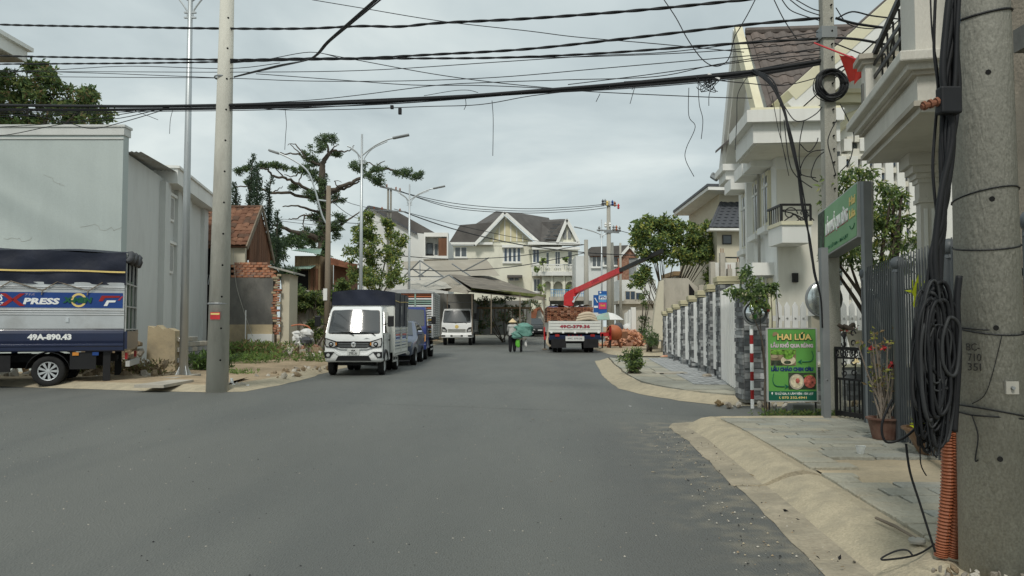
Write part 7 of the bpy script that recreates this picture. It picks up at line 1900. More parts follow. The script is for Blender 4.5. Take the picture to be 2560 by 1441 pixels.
mb = MB(); mb.lathe([(.25, -.012), (.27, -.012), (.275, .01), (.26, .03), (.1, .05), (.001, .05)], 28, dc, 'y'); mb.build('rim', 'steel_grey', t, smooth=True)
mb = MB()
for k in range(5):
  a = R(90 + 72 * k); mb.slab([dc + Vector((0, -.056, 0)) + Vector((.13 * math.cos(a), .0, .13 * math.sin(a))), dc + Vector((.035 * math.cos(a + .6), -.056, .035 * math.sin(a + .6))), dc + Vector((.035 * math.cos(a - .6), -.056, .035 * math.sin(a - .6)))], (0, -.004, 0))
mb.build('star_reflection', 'alu', t)  # raised star shape standing for star-like reflections in the disc
bxp = at(2045, 835, 11.7)
mb = MB(); mb.box(bxp.x - .11, bxp.x + .12, 11.65, 11.8, zat(880, 11.7), zat(790, 11.7)); tag(mb.build('meter_box', 'pot_beige', bevel=.01), 'beige meter box low on the cable pole under the silver disc', 'box')
def pot(name, label, c, r0, r1, h, mat, soil='earth', n=20, rim=.02, cat='pot'):
  t = wthing(name, label, cat, c); c = Vector(c)
  mb = MB(); mb.lathe([(.001, 0), (r0, 0), (r1, h * .92), (r1 + rim, h * .92), (r1 + rim, h), (r1 - .02, h), (r1 - .04, h - .06), (.001, h - .06)], n, c); mb.build('body', mat, t, smooth=False)
  mb = MB(); mb.lathe([(.001, h - .05), (r1 - .035, h - .05)], n, c); mb.build('soil', soil, t)
  return t
pc1 = gnd(2212, 1097, .125)
pot('flower_pot', 'dark terracotta pot with thorny red flowering plant before the fence', pc1, .12, .165, .22, 'terracotta')
tr, mb = MB(), MB()
for k in range(16):
  a = rnd.uniform(0, 6.28); sp_ = rnd.uniform(.05, .28); hh = rnd.uniform(.45, .95)
  tip = pc1 + Vector((sp_ * math.cos(a), sp_ * .6 * math.sin(a), .2 + hh))
  mid = pc1 + Vector((sp_ * .7 * math.cos(a) + rnd.uniform(-.05, .05), sp_ * .4 * math.sin(a), .2 + hh * .5))
  limb(tr, [pc1 + Vector((rnd.uniform(-.06, .06), rnd.uniform(-.06, .06), .15)), mid, tip], .011, .006, 5)
  leaves(mb, [(tip, (.06, .06, .04))], 500, .06, 3, .5); leaves(mb, [(mid, (.05, .05, .12))], 160, .05, 3, .5)
pt = wthing('thorny_plant', 'thorny stemmed plant with red blossoms growing from dark pot', 'plant', pc1 + UZ * .2)
tr.build('stem', 'bark_pale', pt, fix=False); mb.build('foliage', ['leaf_olive', 'leaf_yellow', 'leaf_brown'], pt, fix=False)
for px, py in ((2178, 872), (2210, 870), (2140, 907), (2232, 912), (2256, 903), (2250, 912), (2225, 918)):
  c = at(px, py, pc1.y - .05); mb = MB()
  for q in range(10): leaf(mb, c + Vector((rnd.uniform(-.012, .012),) * 3), .04, .8, 0)
  mb.build('blossom', 'flower_red' if px != 2140 else 'flower_pale', pt, fix=False)
pc2 = gnd(2350, 1140, .125); pc2.x -= .02
pot('glazed_pot', 'large brown glazed bowl pot behind the hanging cables', pc2 + Vector((0, .1, 0)), .11, .235, .24, 'pot_brown', n=24)
mb = MB(); tr = MB()
for k in range(26):
  a = rnd.uniform(0, 6.28); c = pc2 + Vector((.12 * math.cos(a), .1 + .12 * math.sin(a), .24))
  leaf(mb, c, .14, .35, rnd.randrange(2), -.6)
pt = wthing('croton', 'yellow-green leafy plant in the glazed bowl pot', 'plant', pc2 + UZ * .2); mb.build('foliage', ['leaf_lime', 'leaf_olive'], pt, fix=False)
pc3 = at(2143, 868, 10.6);
pot('wall_planter', 'beige square planter hung above the iron gate', pc3 - UZ * .0, .10, .15, .22, 'pot_beige', n=4)
bush('planter_weeds', 'sparse reddish plants in the beige planter above the gate', 'plant', [(2118, 828, 14, 6, 10.6), (2135, 822, 12, 6, 10.6)], 300, .045, ['leaf_mid', 'leaf_brown', 'flower_red'], pc3.z + .15, .4, stems=3, kk=5, cl=.12)
def drooping_tree(name, label, base, blobs, mats, dens, size, asp, down, wts=None, trunk=.06, ends=6, tm='bark', cl=.22, kk=9, lean=None):
  kk = int(kk * 1.6)
  tr, mb = MB(), MB(); bl = []
  for px, py, rx, ry, Y in blobs:
    k = Y / F_PX; bl += clumps(at(px, py, Y), (rx * k, rx * k, ry * k), kk, cl)
  leaves(mb, bl, dens, size, len(mats), asp, down, wts=wts)
  for q in rnd.sample(bl, min(ends, len(bl))):
    q = q[0]; m1 = Vector(base).lerp(q, .5) + Vector((rnd.uniform(-.1, .1), rnd.uniform(-.1, .1), .15 * (q.z - base[2])))
    limb(tr, [base, Vector((base[0], base[1], base[2] + .3 * (q.z - base[2]))), m1, q], trunk, trunk * .2, 5)
  return plant(name, label, 'tree', base, tr, mb, tm, mats)
drooping_tree('garden_tree', 'drooping willow-leaved garden tree behind the dark fence', (5.35, 11.4, .1),
  [(2100, 470, 40, 45, 11.5), (2150, 445, 35, 30, 11.7), (2215, 470, 40, 40, 11.6), (2250, 520, 35, 45, 11.3), (2215, 580, 45, 50, 11.3), (2255, 620, 35, 60, 11.2), (2210, 660, 40, 35, 11.2), (2120, 640, 28, 40, 11.6), (2085, 520, 30, 40, 11.8), (2150, 610, 30, 60, 12.0), (2075, 640, 14, 18, 11.6), (2195, 545, 24, 40, 11.4)],
  ['leaf_dark', 'leaf_mid', 'leaf_pale', 'leaf_yellow'], 400, .11, .26, .9, [3, 5, 4, 1], .07, 12, cl=.2)
drooping_tree('corner_sapling', 'slender sapling with drooping leaves in front of the traffic mirror', tuple(gnd(1915, 1038, .03)),
  [(1862, 680, 14, 22, 11.6), (1885, 715, 30, 25, 11.6), (1915, 720, 26, 22, 11.6), (1870, 745, 34, 20, 11.6), (1835, 728, 24, 9, 11.6), (1895, 760, 28, 16, 11.5), (1930, 715, 10, 10, 11.6)],
  ['leaf_dark', 'leaf_mid', 'leaf_pale'], 900, .085, .34, .8, [3, 4, 2], .02, 5, 'bark', .12, 7)
drooping_tree('frangipani', 'many stemmed rounded tree behind the crane truck boom', tuple(gnd(1668, 875, .12)),
  [(1610, 570, 26, 22, 37), (1640, 560, 28, 20, 37), (1680, 570, 34, 24, 37), (1720, 590, 40, 28, 37), (1755, 600, 30, 26, 37), (1770, 570, 16, 14, 37), (1600, 605, 20, 18, 37), (1650, 610, 45, 24, 37), (1700, 640, 50, 22, 37), (1750, 640, 36, 20, 37), (1620, 640, 22, 16, 37), (1775, 690, 12, 16, 37), (1765, 625, 20, 20, 37), (1600, 700, 14, 18, 37), (1615, 680, 10, 14, 37)],
  ['leaf_dark', 'leaf_mid', 'leaf_pale', 'leaf_yellow'], 190, .20, .42, .0, [2, 4, 4, 2], .05, 34, 'bark_pale', .34, 9)
bush('round_shrub', 'small rounded green shrub growing from the island pavement', 'shrub', [(1582, 900, 30, 24, 19.8), (1580, 885, 20, 14, 19.8), (1590, 915, 22, 14, 19.7)], 850, .10, ['leaf_dark', 'leaf_mid', 'leaf_pale'], .12, .3, -.2, 10, .17, stems=9)
bush('site_shrub', 'dark low shrub at the foot of the first stone pillar', 'shrub', [(1625, 835, 18, 26, 36), (1608, 815, 12, 30, 40), (1635, 850, 14, 14, 35)], 260, .13, ['leaf_dark', 'leaf_mid'], .1, .4, 0, 9, .26)
bush('clipped_tree', 'small cloud-clipped tree behind the white posts', 'tree', [(1583, 716, 10, 9, 52), (1602, 708, 14, 16, 52), (1612, 750, 16, 20, 50), (1622, 700, 12, 12, 52)], 160, .16, ['leaf_mid', 'leaf_olive', 'leaf_dark'], .1, .5, 0, 7, .3)
mb = MB()
for k in range(9):
  c = at(2300 + rnd.uniform(-10, 14), 735 + rnd.uniform(-10, 15), 7.6); leaf(mb, c, .16, .35, 0, -.5)
pl = wthing('lime_plant', 'bright yellow-green broad leaved plant behind the dark fence', 'plant', at(2305, 1100, 7.8))
for (a, c, e) in (((2292, 765), (2296, 685), 14), ((2305, 770), (2318, 700), 12), ((2315, 780), (2340, 712), 12), ((2350, 730), (2358, 672), 8), ((2298, 790), (2285, 725), 10)):
  p0_, p1_ = at(*a, 7.5), at(*c, 7.4); w_ = e * 7.5 / F_PX
  sd = (p1_ - p0_).cross(Vector((0, 1, 0))).normalized() * w_
  mb.add([p0_, p0_.lerp(p1_, .45) + sd, p1_, p0_.lerp(p1_, .45) - sd], [(0, 1, 2, 3)])
mb.build('leaf', 'leaf_lime', pl, fix=False)
tr = MB(); tr.cyl(at(2300, 780, 7.5), Vector((at(2300, 780, 7.5).x, 7.6, .12)), .012, .015, 6); tr.build('stem', 'leaf_olive', pl)
fl = wthing('red_flag', 'faded red flag hanging limp from a pole on the balcony', 'flag', hl(-.1, -.2, zf + .6))
fa, fb = at(2036, 108, 10.6), at(2200, 172, 9.5)
mb = MB(); mb.tube([fa, fb], .012, 6); mb.build('flag_pole', 'red_paint', fl)
c00, c10, c01, c11 = at(2096, 133, 10.2), at(2190, 165, 9.6), at(2126, 210, 10.2), at(2150, 200, 9.8)
mb = MB(); mb.sheet(lambda u, v: (c00.lerp(c10, u)).lerp(c01.lerp(c11, u), v) + Vector((0, .05 * math.sin(u * 14), .03 * math.sin(u * 9) * v)), 16, 10); mb.build('flag_cloth', 'flag_red', fl, smooth=True, fix=False)
# ------------------------------------------------------------------ poles and street lamps
def conc_pole(name, label, x, y, z0, r0, ztop, r1, mat='concrete_pole', holes=0, n=20, group=None, lean=(0, 0)):
  t = wthing(name, label, 'utility pole', (x, y, z0), group)
  mb = MB(); mb.tube([(x, y, z0 - .1), (x + lean[0], y + lean[1], ztop)], [r0, r1], n); mb.build('shaft', mat, t, smooth=True)
  hm = MB()
  for k in range(holes):
    z = z0 + .55 + k * .62
    if z > ztop: break
    f = (z - z0) / (ztop - z0); r = r0 + (r1 - r0) * f
    a = math.atan2(0 - (y), 0 - (x)) + R(12)
    c = Vector((x + lean[0] * f, y + lean[1] * f, z)) + Vector((math.cos(a), math.sin(a), 0)) * r
    mb = MB(); mb.cyl(c - Vector((math.cos(a), math.sin(a), 0)) * .02, c + Vector((math.cos(a), math.sin(a), 0)) * .002, .013 if r0 < .17 else .02, None, 8); mb.build('bolt_hole', 'dark_void', t)
  return t
pA = gnd(2488, 1418, .125)          # pole at the right edge
poleA = conc_pole('concrete_pole', 'thick speckled concrete pole at the right frame edge hung with cables', pA.x, pA.y, .12, .158, 8.3, .095, 'concrete_speckle', holes=12, n=32)
def onA(px, py, out=.004):
  d = ray(px, py); t_ = 3.0
  while t_ < 5.0:
    p = Vector((0, 0, CAM_H)) + d * t_
    f = (p.z - .12) / (8.3 - .12); r = .158 + (.095 - .158) * f
    if (p.x - pA.x) ** 2 + (p.y - pA.y) ** 2 < (r + out) ** 2: return p
    t_ += .001
  return Vector((0, 0, CAM_H)) + d * (pA.y - .1)
cpt = onA(2432, 900); nrm_ = Vector((cpt.x - pA.x, cpt.y - pA.y, 0)).normalized(); tx = Vector((-nrm_.y, nrm_.x, 0))
if tx.x < 0: tx = -tx
for s_, px, py, sz in (('BC-', 2432, 869, .052), ('710', 2436, 895, .052), ('35I', 2436, 919, .052)):
  text(s_, sz, 'letter_black', poleA, onA(px, py, .006), tx, UZ, .0, .062, .002)
for py in (20, 480, 610, 823, 1035):
  mb = MB(); zc = onA(2470, py).z; f = (zc - .12) / 8.18; r = .158 - .063 * f + .004
  mb.tube([(pA.x + r * math.cos(a), pA.y + r * math.sin(a), zc + .03 * math.sin(a * 1.0 + py)) for a in [2 * math.pi * q / 20 for q in range(21)]], .004 if py != 20 else .006, 5); mb.build('strap', 'cable_black', poleA)
c = onA(2530, 970, .012); mb = MB(); mb.box(c.x - .03, c.x + .03, c.y - .005, c.y + .01, c.z - .03, c.z + .03); tp = mb.build('tag_plate', 'concrete_far', poleA)
mb = MB(); mb.cyl(c, c + Vector((-.003, -.02, 0)), .01, .008, 8); mb.build('bolt', 'steel_grey', tp)
pB = at(2080, 1040, 10.42)
Yb = 11.4; xB = xat(2080, Yb)
poleB = wthing('cable_pole', 'square concrete pole wrapped with a coil of black cable by the gate', 'utility pole', (xB, Yb, .1))
mb = MB(); w0, w1, zt = .095, .078, 7.5
tmp = [Vector((xB + sx * w, Yb + sy * w, z)) for z, w in ((.05, w0), (zt, w1)) for sx, sy in ((-1, -1), (1, -1), (1, 1), (-1, 1))]
mb.add(tmp, [(3, 2, 1, 0), (4, 5, 6, 7), (0, 1, 5, 4), (1, 2, 6, 5), (2, 3, 7, 6), (3, 0, 4, 7)]); mb.build('shaft', 'concrete_speckle', poleB, bevel=.012)
for k in range(26):
  z = 2.3 + k * .19; mb = MB(); mb.cyl((xB + .035, Yb - .12, z), (xB + .035, Yb - .085, z), .012, None, 8); mb.build('bolt_hole', 'dark_void', poleB)
mb = MB(); mb.box(xB - .11, xB + .11, Yb - .11, Yb + .11, zat(100, Yb), zat(72, Yb)); mb.build('clamp', 'steel_grey', poleB)
pL = gnd(543, 970, .08)
poleL = conc_pole('concrete_pole', 'tall round concrete pole on the left corner with red sticker', pL.x, pL.y, .08, .215, 9.6, .118, holes=15, n=28, lean=(.08, 0))
mb = MB(); c = at(537, 790, pL.y - .225); mb.box(c.x - .09, c.x + .10, c.y + .0, c.y + .012, c.z - .07, c.z + .07); st = mb.build('sticker', 'red_paint', poleL)
mb = MB(); mb.box(c.x - .08, c.x + .09, c.y - .004, c.y, c.z + .02, c.z + .055); mb.build('sticker_band', 'pale_yellow', st)
for py in (195, 760):
  mb = MB(); z = zat(py, pL.y); f = z / 9.6; r = .215 - .097 * f + .006; mb.lathe([(r, -.02), (r + .01, 0), (r, .02)], 20, (pL.x, pL.y, z)); mb.build('pole_band', 'steel_grey', poleL)
def lamp_post(label, x, y, h, arm_l, arm_r, zbr, base_r=.085, name='street_lamp', group='galvanised street lamps'):
  t = wthing(name, label, 'street lamp', (x, y, .1), group)
  mb = MB(); mb.tube([(x, y, .1), (x, y, h * .5), (x, y, h)], [base_r, base_r * .75, base_r * .45], 10); mb.build('post', 'galv', t, smooth=True)
  mb = MB(); mb.box(x - .2, x + .2, y - .2, y + .2, .1, .13); mb.build('base_plate', 'galv', t)
  for k in range(4):
    mb = MB(); a = R(45 + 90 * k); mb.slab([(x + .08 * math.cos(a), y + .08 * math.sin(a), .13), (x + .2 * math.cos(a), y + .2 * math.sin(a), .13), (x + .07 * math.cos(a), y + .07 * math.sin(a), .42)], (.012, 0, 0)); mb.build('gusset', 'galv', t)
  for s, (L, up) in ((-1, arm_l), (1, arm_r)):
    mb = MB(); mb.tube(smoothpath([(x + s * .06, y, zbr), (x + s * .12, y, zbr + .25), (x + s * (L * .35), y, zbr + up * .62), (x + s * L * .8, y, zbr + up * .9)]), .02, 6); br_ = mb.build('stay', 'galv', t)
    mb = MB(); mb.tube(smoothpath([(x + s * .03, y, zbr + up * .35), (x + s * L * .4, y, zbr + up * .72), (x + s * L * .8, y, zbr + up * .97), (x + s * L, y, zbr + up * 1.03)]), .03, 6); ar = mb.build('arm', 'galv', t)
    if s > 0 or L > 1.2:
      mb = MB(); p0 = Vector((x + s * L * .97, y, zbr + up * 1.03)); p1 = p0 + Vector((s * .62, 0, .13)); mb.bar(p0, p1, .22, .07); mb.build('lamp_head', 'steel_grey', ar, bevel=.02)
  for q in (0, .12):
    mb = MB(); mb.box(x - .14, x + .14, y - .03, y + .03, zbr + q, zbr + q + .03); mb.build('bracket', 'galv', t)
  return t
l0 = gnd(458, 945, .1)
lamp_post('tall galvanised lamp post with flanged foot beside the grey building', l0.x, l0.y, 10.8, (1.6, 1.2), (1.6, 1.2), 8.55, .10)
lamp_post('galvanised street lamp rising directly behind the first parked truck', xat(901, 30), 30, 8.55, (.55, .65), (1.2, .95), 7.42)
lamp_post('galvanised street lamp behind the blue plank-bodied truck', xat(1022, 41), 41, 8.6, (.6, .65), (1.25, .85), 7.5)
lamp_post('far galvanised street lamp beside the transformer pole', xat(1505, 60), 60, 9.3, (1.5, .7), (.3, .3), 7.9)
xo, Yo = xat(818, 30.5), 30.5
t = conc_pole('old_pole', 'old brownish pole carrying a long curved lamp arm', xo, Yo, .1, .13, zat(465, Yo), .085, 'wood_grey')
mb = MB(); mb.tube(smoothpath([at(816, 560, Yo), at(806, 540, Yo), at(797, 510, Yo), at(789, 480, Yo), at(770, 430, Yo), at(735, 402, Yo), at(694, 382, Yo)]), .035, 6); ar = mb.build('lamp_arm', 'galv', t)
mb = MB(); mb.bar(at(697, 384, Yo), at(672, 376, Yo), .2, .08); mb.build('lamp_head', 'steel_grey', ar, bevel=.02)
mb = MB(); mb.bar(at(797, 500, Yo), at(818, 503, Yo), .05, .05); mb.build('arm_bracket', 'galv', t)
mb = MB(); c = at(814, 735, Yo - .14); mb.box(c.x - .09, c.x + .06, c.y - .005, c.y, c.z - .25, c.z + .2); mb.build('paper_notice', 'white_paint', t)
Yh = 48.0
t = wthing('twin_pole', 'thin twin pole with slanted cross-arm above the roadside tree', 'utility pole', (xat(972, Yh), Yh, 0))
for px in (968, 975):
  mb = MB(); mb.cyl((xat(px, Yh), Yh, 0), (xat(px, Yh), Yh, zat(470, Yh)), .08, .06, 8); mb.build('shaft', 'concrete_far', t)
mb = MB(); mb.bar(at(950, 465, Yh - .1), at(1002, 480, Yh - .1), .09, .09); mb.build('cross_arm', 'steel_grey', t)
mb = MB(); mb.bar(at(925, 525, Yh - .1), at(1015, 530, Yh - .1), .07, .07); mb.build('cross_arm', 'steel_grey', t)
for px, py in ((952, 463), (967, 466), (990, 473), (1000, 476), (935, 522), (955, 523), (1000, 527)):
  mb = MB(); c = at(px, py - 2, Yh - .1); mb.lathe([(.03, -.1), (.06, -.06), (.03, -.02), (.06, .02), (.03, .06), (.001, .1)], 8, c); mb.build('insulator', 'brick_c', t)
Yf = 56.0
conc_pole('far_pole', 'plain grey concrete pole standing behind the crane truck boom', xat(1466, Yf), Yf, 0, .22, zat(600, Yf), .14, 'concrete_far', n=10)
conc_pole('far_pole', 'shorter grey concrete pole right of the transformer pole', xat(1531, 58), 58, 0, .16, zat(607, 58), .12, 'concrete_far', n=10)
conc_pole('far_pole', 'thin leaning grey pole behind the brick heap', xat(1552, 60), 60, 0, .12, zat(608, 60), .08, 'concrete_far', n=10)
t = conc_pole('transformer_pole', 'tall far pole crowned with insulators and switchgear', xat(1523, Yf), Yf, 0, .2, zat(503, Yf), .13, 'concrete_far', n=12)
for py, px0, px1 in ((512, 1502, 1542), (576, 1492, 1552), (580, 1510, 1548)):
  mb = MB(); mb.bar(at(px0, py, Yf - .15), at(px1, py + 2, Yf - .15), .1, .1); mb.build('cross_arm', 'steel_grey', t)
for px, py, mm in ((1507, 505, 'slate_tile'), (1513, 504, 'steel_grey'), (1531, 507, 'banner_blue'), (1537, 510, 'brick_c'), (1518, 508, 'pale_yellow'), (1546, 516, 'red_paint'), (1498, 572, 'steel_grey'), (1534, 570, 'steel_grey'), (1541, 570, 'brick_c'), (1549, 572, 'steel_grey'), (1514, 562, 'white_paint'), (1525, 562, 'white_paint')):
  mb = MB(); c = at(px, py, Yf - .2); mb.lathe([(.04, -.2), (.1, -.12), (.05, -.04), (.1, .04), (.05, .12), (.001, .2)], 8, c); mb.build('insulator', mm, t)
# ------------------------------------------------------------------ wires (strung in the plane between the left pole and the cable pole)
wa, wb_ = Vector((xB, Yb, 0)), Vector((pL.x, pL.y, 0))
def wp(px, py, dy=0.0):
  d = ray(px, py); e = wb_ - wa
  det = d.x * (-e.y) - d.y * (-e.x)
  t_ = (wa.x * (-e.y) - wa.y * (-e.x)) / det
  p = Vector((0, 0, CAM_H)) + d * t_
  return p + Vector((0, dy, 0)) if not dy else Vector((0, 0, CAM_H)) + d * (t_ * (1 + dy / 12))
def wire(label, pts, r, mat='cable_black', twist=0, group=None, sub=6, name='power_cable', cat='cable', raw=False, par=None):
  Pp = smoothpath([p if raw else wp(*p) for p in pts], sub)
  mb = MB()
  if twist:
    Q = smoothpath(Pp, 10) if len(Pp) < 40 else smoothpath(Pp, 6)
    s = 0
    for st in range(twist):
      acc, path = 0, []
      for i, p in enumerate(Q):
        if i: acc += (Q[i] - Q[i - 1]).length
        a = acc * 2 * math.pi / .8 + st * 2 * math.pi / twist
        path.append(p + Vector((0, math.cos(a), math.sin(a))) * r * .42)
      mb.tube(path, r * .72, 5)
  else: mb.tube(Pp, r, 5)
  if par: return mb.build(name if name != 'power_cable' else 'strand', mat, par, smooth=True, fix=False)
  return tag(mb.build(name, mat, smooth=True, fix=False), label, cat, group)
wire('topmost thick twisted power cable crossing the whole sky', [(-160, 52), (0, 62), (300, 68), (565, 72), (760, 72), (900, 66), (1000, 67), (1100, 58), (1320, 47), (1600, 26), (1860, 0), (2120, -28)], .024, twist=2)
wire('second thick twisted power cable, tied to the cable pole', [(-160, 132), (0, 140), (300, 146), (565, 150), (760, 147), (900, 146), (1100, 136), (1320, 123), (1600, 93), (1850, 64), (2068, 44)], .022, twist=2)
wire('third thick twisted power cable just under the second', [(-160, 165), (0, 161), (300, 159), (565, 155), (760, 150), (1000, 147), (1240, 145), (1500, 134), (1800, 112), (2068, 96)], .019, twist=2)
BU = wthing('cable_bundle', 'fat sagging bundle of communication cables low across the road', 'cable', wp(565, 262))
wire('fat sagging bundle of communication cables low across the road', [(-160, 264), (0, 264), (300, 267), (560, 264), (850, 258), (1100, 246), (1320, 230), (1500, 216), (1700, 198), (1850, 184), (2060, 152)], .034, par=BU)
for dy, r in ((4, .014), (8, .011), (-4, .013), (11, .008), (6, .014)):
  wire('black strand laced along the fat communication cable bundle', [(-160, 266 + dy * 1.2 + rnd.uniform(-2, 2)), (140, 268 + dy * 1.3), (400, 268 + dy), (700, 262 + dy * 1.1), (1000, 250 + dy * rnd.uniform(.3, 1.2)), (1320, 231 + dy * .4), (1550, 212 + dy), (1760, 193 + dy * 1.2), (1900, 178 + dy), (2060, 153 + dy * .7)], r, par=BU)
G_ = 'thin wires strung across the road'
LB = 'thin black wire strung across the road among the thicker cables'
for pts in ([(-160, 182), (0, 180), (280, 180), (565, 181), (900, 177), (1240, 156), (1480, 140), (1700, 128), (2068, 78)],
      [(-160, 196), (0, 192), (300, 194), (565, 196), (760, 203), (1000, 203), (1240, 194), (1500, 172), (1800, 146), (2068, 125)],
      [(565, 262), (760, 252), (900, 238), (1090, 214), (1240, 206), (1420, 200), (1640, 192), (1800, 160), (2068, 118)],
      [(-160, 170), (60, 178), (260, 184), (420, 190), (565, 196)],
      [(-160, 186), (120, 176), (320, 166), (565, 172), (700, 158)],
      [(1240, 146), (1480, 142), (1760, 130), (2068, 104)],
      [(565, 262), (700, 275), (870, 274), (1060, 267), (1200, 262), (1330, 240), (1500, 220)],
      [(780, 0), (900, 20), (1100, 53), (1320, 78), (1440, 93), (1640, 110), (1860, 131)],
      [(640, 185), (870, 202), (1030, 213), (1180, 214), (1320, 219), (1500, 231), (1760, 243), (1880, 246)],
      [(800, 133), (900, 152), (1080, 185), (1240, 207), (1380, 221)],
      [(560, 160), (660, 150), (775, 131), (850, 146)],
      [(1420, 212), (1600, 190), (1760, 168), (1900, 150), (2068, 134)],
      [(1560, 205), (1700, 196), (1840, 188), (1960, 168), (2064, 146)],
      [(1640, 200), (1800, 190), (1900, 172), (2064, 140)],
      [(1780, 200), (1860, 208), (1960, 214), (2060, 190)]):
  wire(LB, pts, .0075, group=G_, name='thin_wire')
LL = ['big loose loop of wire hanging left of the villa roof', 'single straight wire slanting down to the villa ridge', 'upper loose wire curving into the cable pole top', 'middle loose wire curving into the cable pole top', 'short loose wire nearest the cable pole top']
for kk_, pts in enumerate(([(1660, 0), (1690, 45), (1720, 100), (1755, 148), (1785, 166), (1810, 160), (1825, 140), (1836, 95), (1850, 70), (1870, 35), (1888, 0)],
      [(1935, 0), (1960, 50), (1992, 98)], [(1955, 0), (1975, 25), (2010, 40), (2060, 55)], [(1975, 0), (2010, 25), (2060, 42)], [(1990, 0), (2030, 22), (2060, 30)])):
  wire(LL[kk_], pts, .008, group='loose loops by the cable pole', name='loose_wire')
for pts in ([(713, 275), (716, 310), (714, 340), (712, 375)], [(1230, 252), (1233, 300), (1232, 390)], [(1722, 220), (1722, 290), (1738, 318), (1716, 370), (1714, 400), (1735, 442)], [(1745, 200), (1748, 260), (1757, 300), (1753, 348)],
      [(1870, 190), (1845, 235), (1842, 300), (1838, 375)], [(432, 275), (426, 300), (424, 335)], [(1580, 225), (1590, 205), (1575, 260)], [(1500, 235), (1490, 255)], [(1930, 240), (1945, 320), (1955, 360), (1972, 440)], [(1950, 238), (1952, 340), (1965, 400)],
      [(330, 275), (370, 290), (395, 300)], [(1060, 240), (1130, 228), (1170, 226), (1195, 232)], [(1163, 245), (1165, 262), (1160, 275)], [(1800, 200), (1775, 230), (1772, 265)]):
  wire('thin cut wire end dangling below the low cable bundle', pts, .0055, name='wire_end', par=BU)
for pts in ([(-160, 320), (0, 318), (180, 305), (330, 282), (430, 268)], [(-160, 345), (0, 340), (150, 312), (300, 296), (420, 268)], [(-160, 285), (60, 288), (160, 305), (230, 322), (310, 305), (420, 272)], [(-160, 300), (100, 288), (260, 284), (380, 272)]):
  wire('slack wire drooping from the bundle over the grey building', pts, .009, name='slack_wire', par=BU)
OV = wthing('overhead_wires', 'three wires running from the left concrete pole over the camera', 'cable', at(585, 192, pL.y))
for k, (dx, w) in enumerate(((0, .009), (8, .008), (-7, .008))):
  P_ = [at(585, 192 + k, pL.y), at(690, 165 + k * 2, 13.5), at(775 + dx * .3, 148, 11.5), at(820 + dx * .5, 105, 9.6), at(870 + dx * .7, 62, 8.3), at(945 + dx, -2, 7.0), at(1040 + dx * 1.4, -85, 5.8), at(1200, -230, 4.6)]
  wire('wire running from the left concrete pole over the camera', P_, w, raw=True, par=OV)
for px, py, h_ in ((980, 268, 6), (1000, 275, 14)):
  mb = MB(); c = wp(px, py); mb.box(c.x - .03, c.x + .03, c.y - .03, c.y + .03, c.z - h_ * .006, c.z + .03)
  tag(mb.build('splice_box', 'cable_black', bevel=.008), 'small black splice box hanging under the cable bundle' if h_ == 6 else 'longer black splice tube hanging under the cable bundle', 'box')
kn = wthing('cable_tangle', 'knotted tangle of spare cable loops on the bundle left of the villa roof', 'cable', wp(1765, 195))
for k in range(12):
  c = wp(1768 + rnd.uniform(-14, 16), 205 + rnd.uniform(-10, 16)); r = rnd.uniform(.05, .14); a0 = rnd.uniform(0, 6)
  mb = MB(); mb.tube([c + Vector((r * math.cos(a + a0), .04 * math.sin(2 * a + k), r * .8 * math.sin(a))) for a in [2 * math.pi * q / 16 for q in range(15)]], .006, 5); mb.build('loop', 'cable_black', kn, smooth=True, fix=False)
mb = MB(); mb.bar(wp(1770, 185), wp(1800, 198), .03, .025); mb.build('pale_tape', 'white_paint', kn)
cb = Vector((xB, Yb - .12, zat(212, Yb - .12)))
cl = wthing('cable_coil', 'round coil of black cable hung on the square pole', 'cable', cb)
for k in range(26):
  r = rnd.uniform(.165, .235) * (1 if k < 20 else .85); of = rnd.uniform(-.05, .03)
  mb = MB(); e1, e2 = rnd.uniform(-.015, .015), rnd.uniform(-.015, .015)
  mb.tube([cb + Vector((r * math.cos(a) + e1, of + .02 * math.sin(3 * a + k), r * math.sin(a) + e2)) for a in [2 * math.pi * q / 28 for q in range(29)]], rnd.uniform(.006, .010), 5); mb.build('turn', rnd.choice(['cable_black', 'cable_black', 'cable_grey']), cl, smooth=True, fix=False)
DR = wthing('drop_cables', 'bunch of black cables sweeping down from the line to the pole foot', 'cable', at(2056, 820, 10.35))
for k in range(7):
  j = lambda a: rnd.uniform(-a, a)
  P_ = [wp(1885 + j(10), 176 + j(4)), at(1925 + j(8), 205 + j(8), 10.9), at(1955 + j(4), 262 + j(4), 10.6), at(1975 + j(4), 340, 10.5), at(1992 + j(4), 420, 10.45), at(2010 + j(5), 520, 10.4), at(2022 + j(4), 600, 10.4), at(2035 + j(3), 680, 10.35), at(2050 + j(3), 745, 10.35), at(2056, 820, 10.35)]
  wire('black cable sweeping down from the line to the foot of the square pole', P_, rnd.uniform(.007, .012), raw=True, par=DR)
ST = wthing('stray_cables', 'stray cable loops and ends dangling about the square pole', 'cable', at(2040, 460, 10.35))
for pts in ([(1960, 265), (1985, 300), (2010, 302), (2040, 285), (2055, 268)], [(2010, 302), (2000, 350), (1998, 400), (2003, 440)], [(2060, 375), (2030, 380), (2010, 400), (2000, 430), (2012, 440), (2040, 445)], [(2060, 380), (2040, 400), (2028, 440), (2045, 455)], [(1960, 300), (1972, 400), (1990, 440), (2030, 470)], [(2100, 260), (2125, 310), (2135, 345), (2125, 400), (2100, 430)], [(2092, 300), (2070, 350), (2080, 400), (2090, 440)], [(2000, 360), (2022, 380), (2040, 360), (2045, 345)]):
  wire('stray cable loop beside the square pole', [at(px, py, 10.35) for px, py in pts], .007, raw=True, name='loop', par=ST)
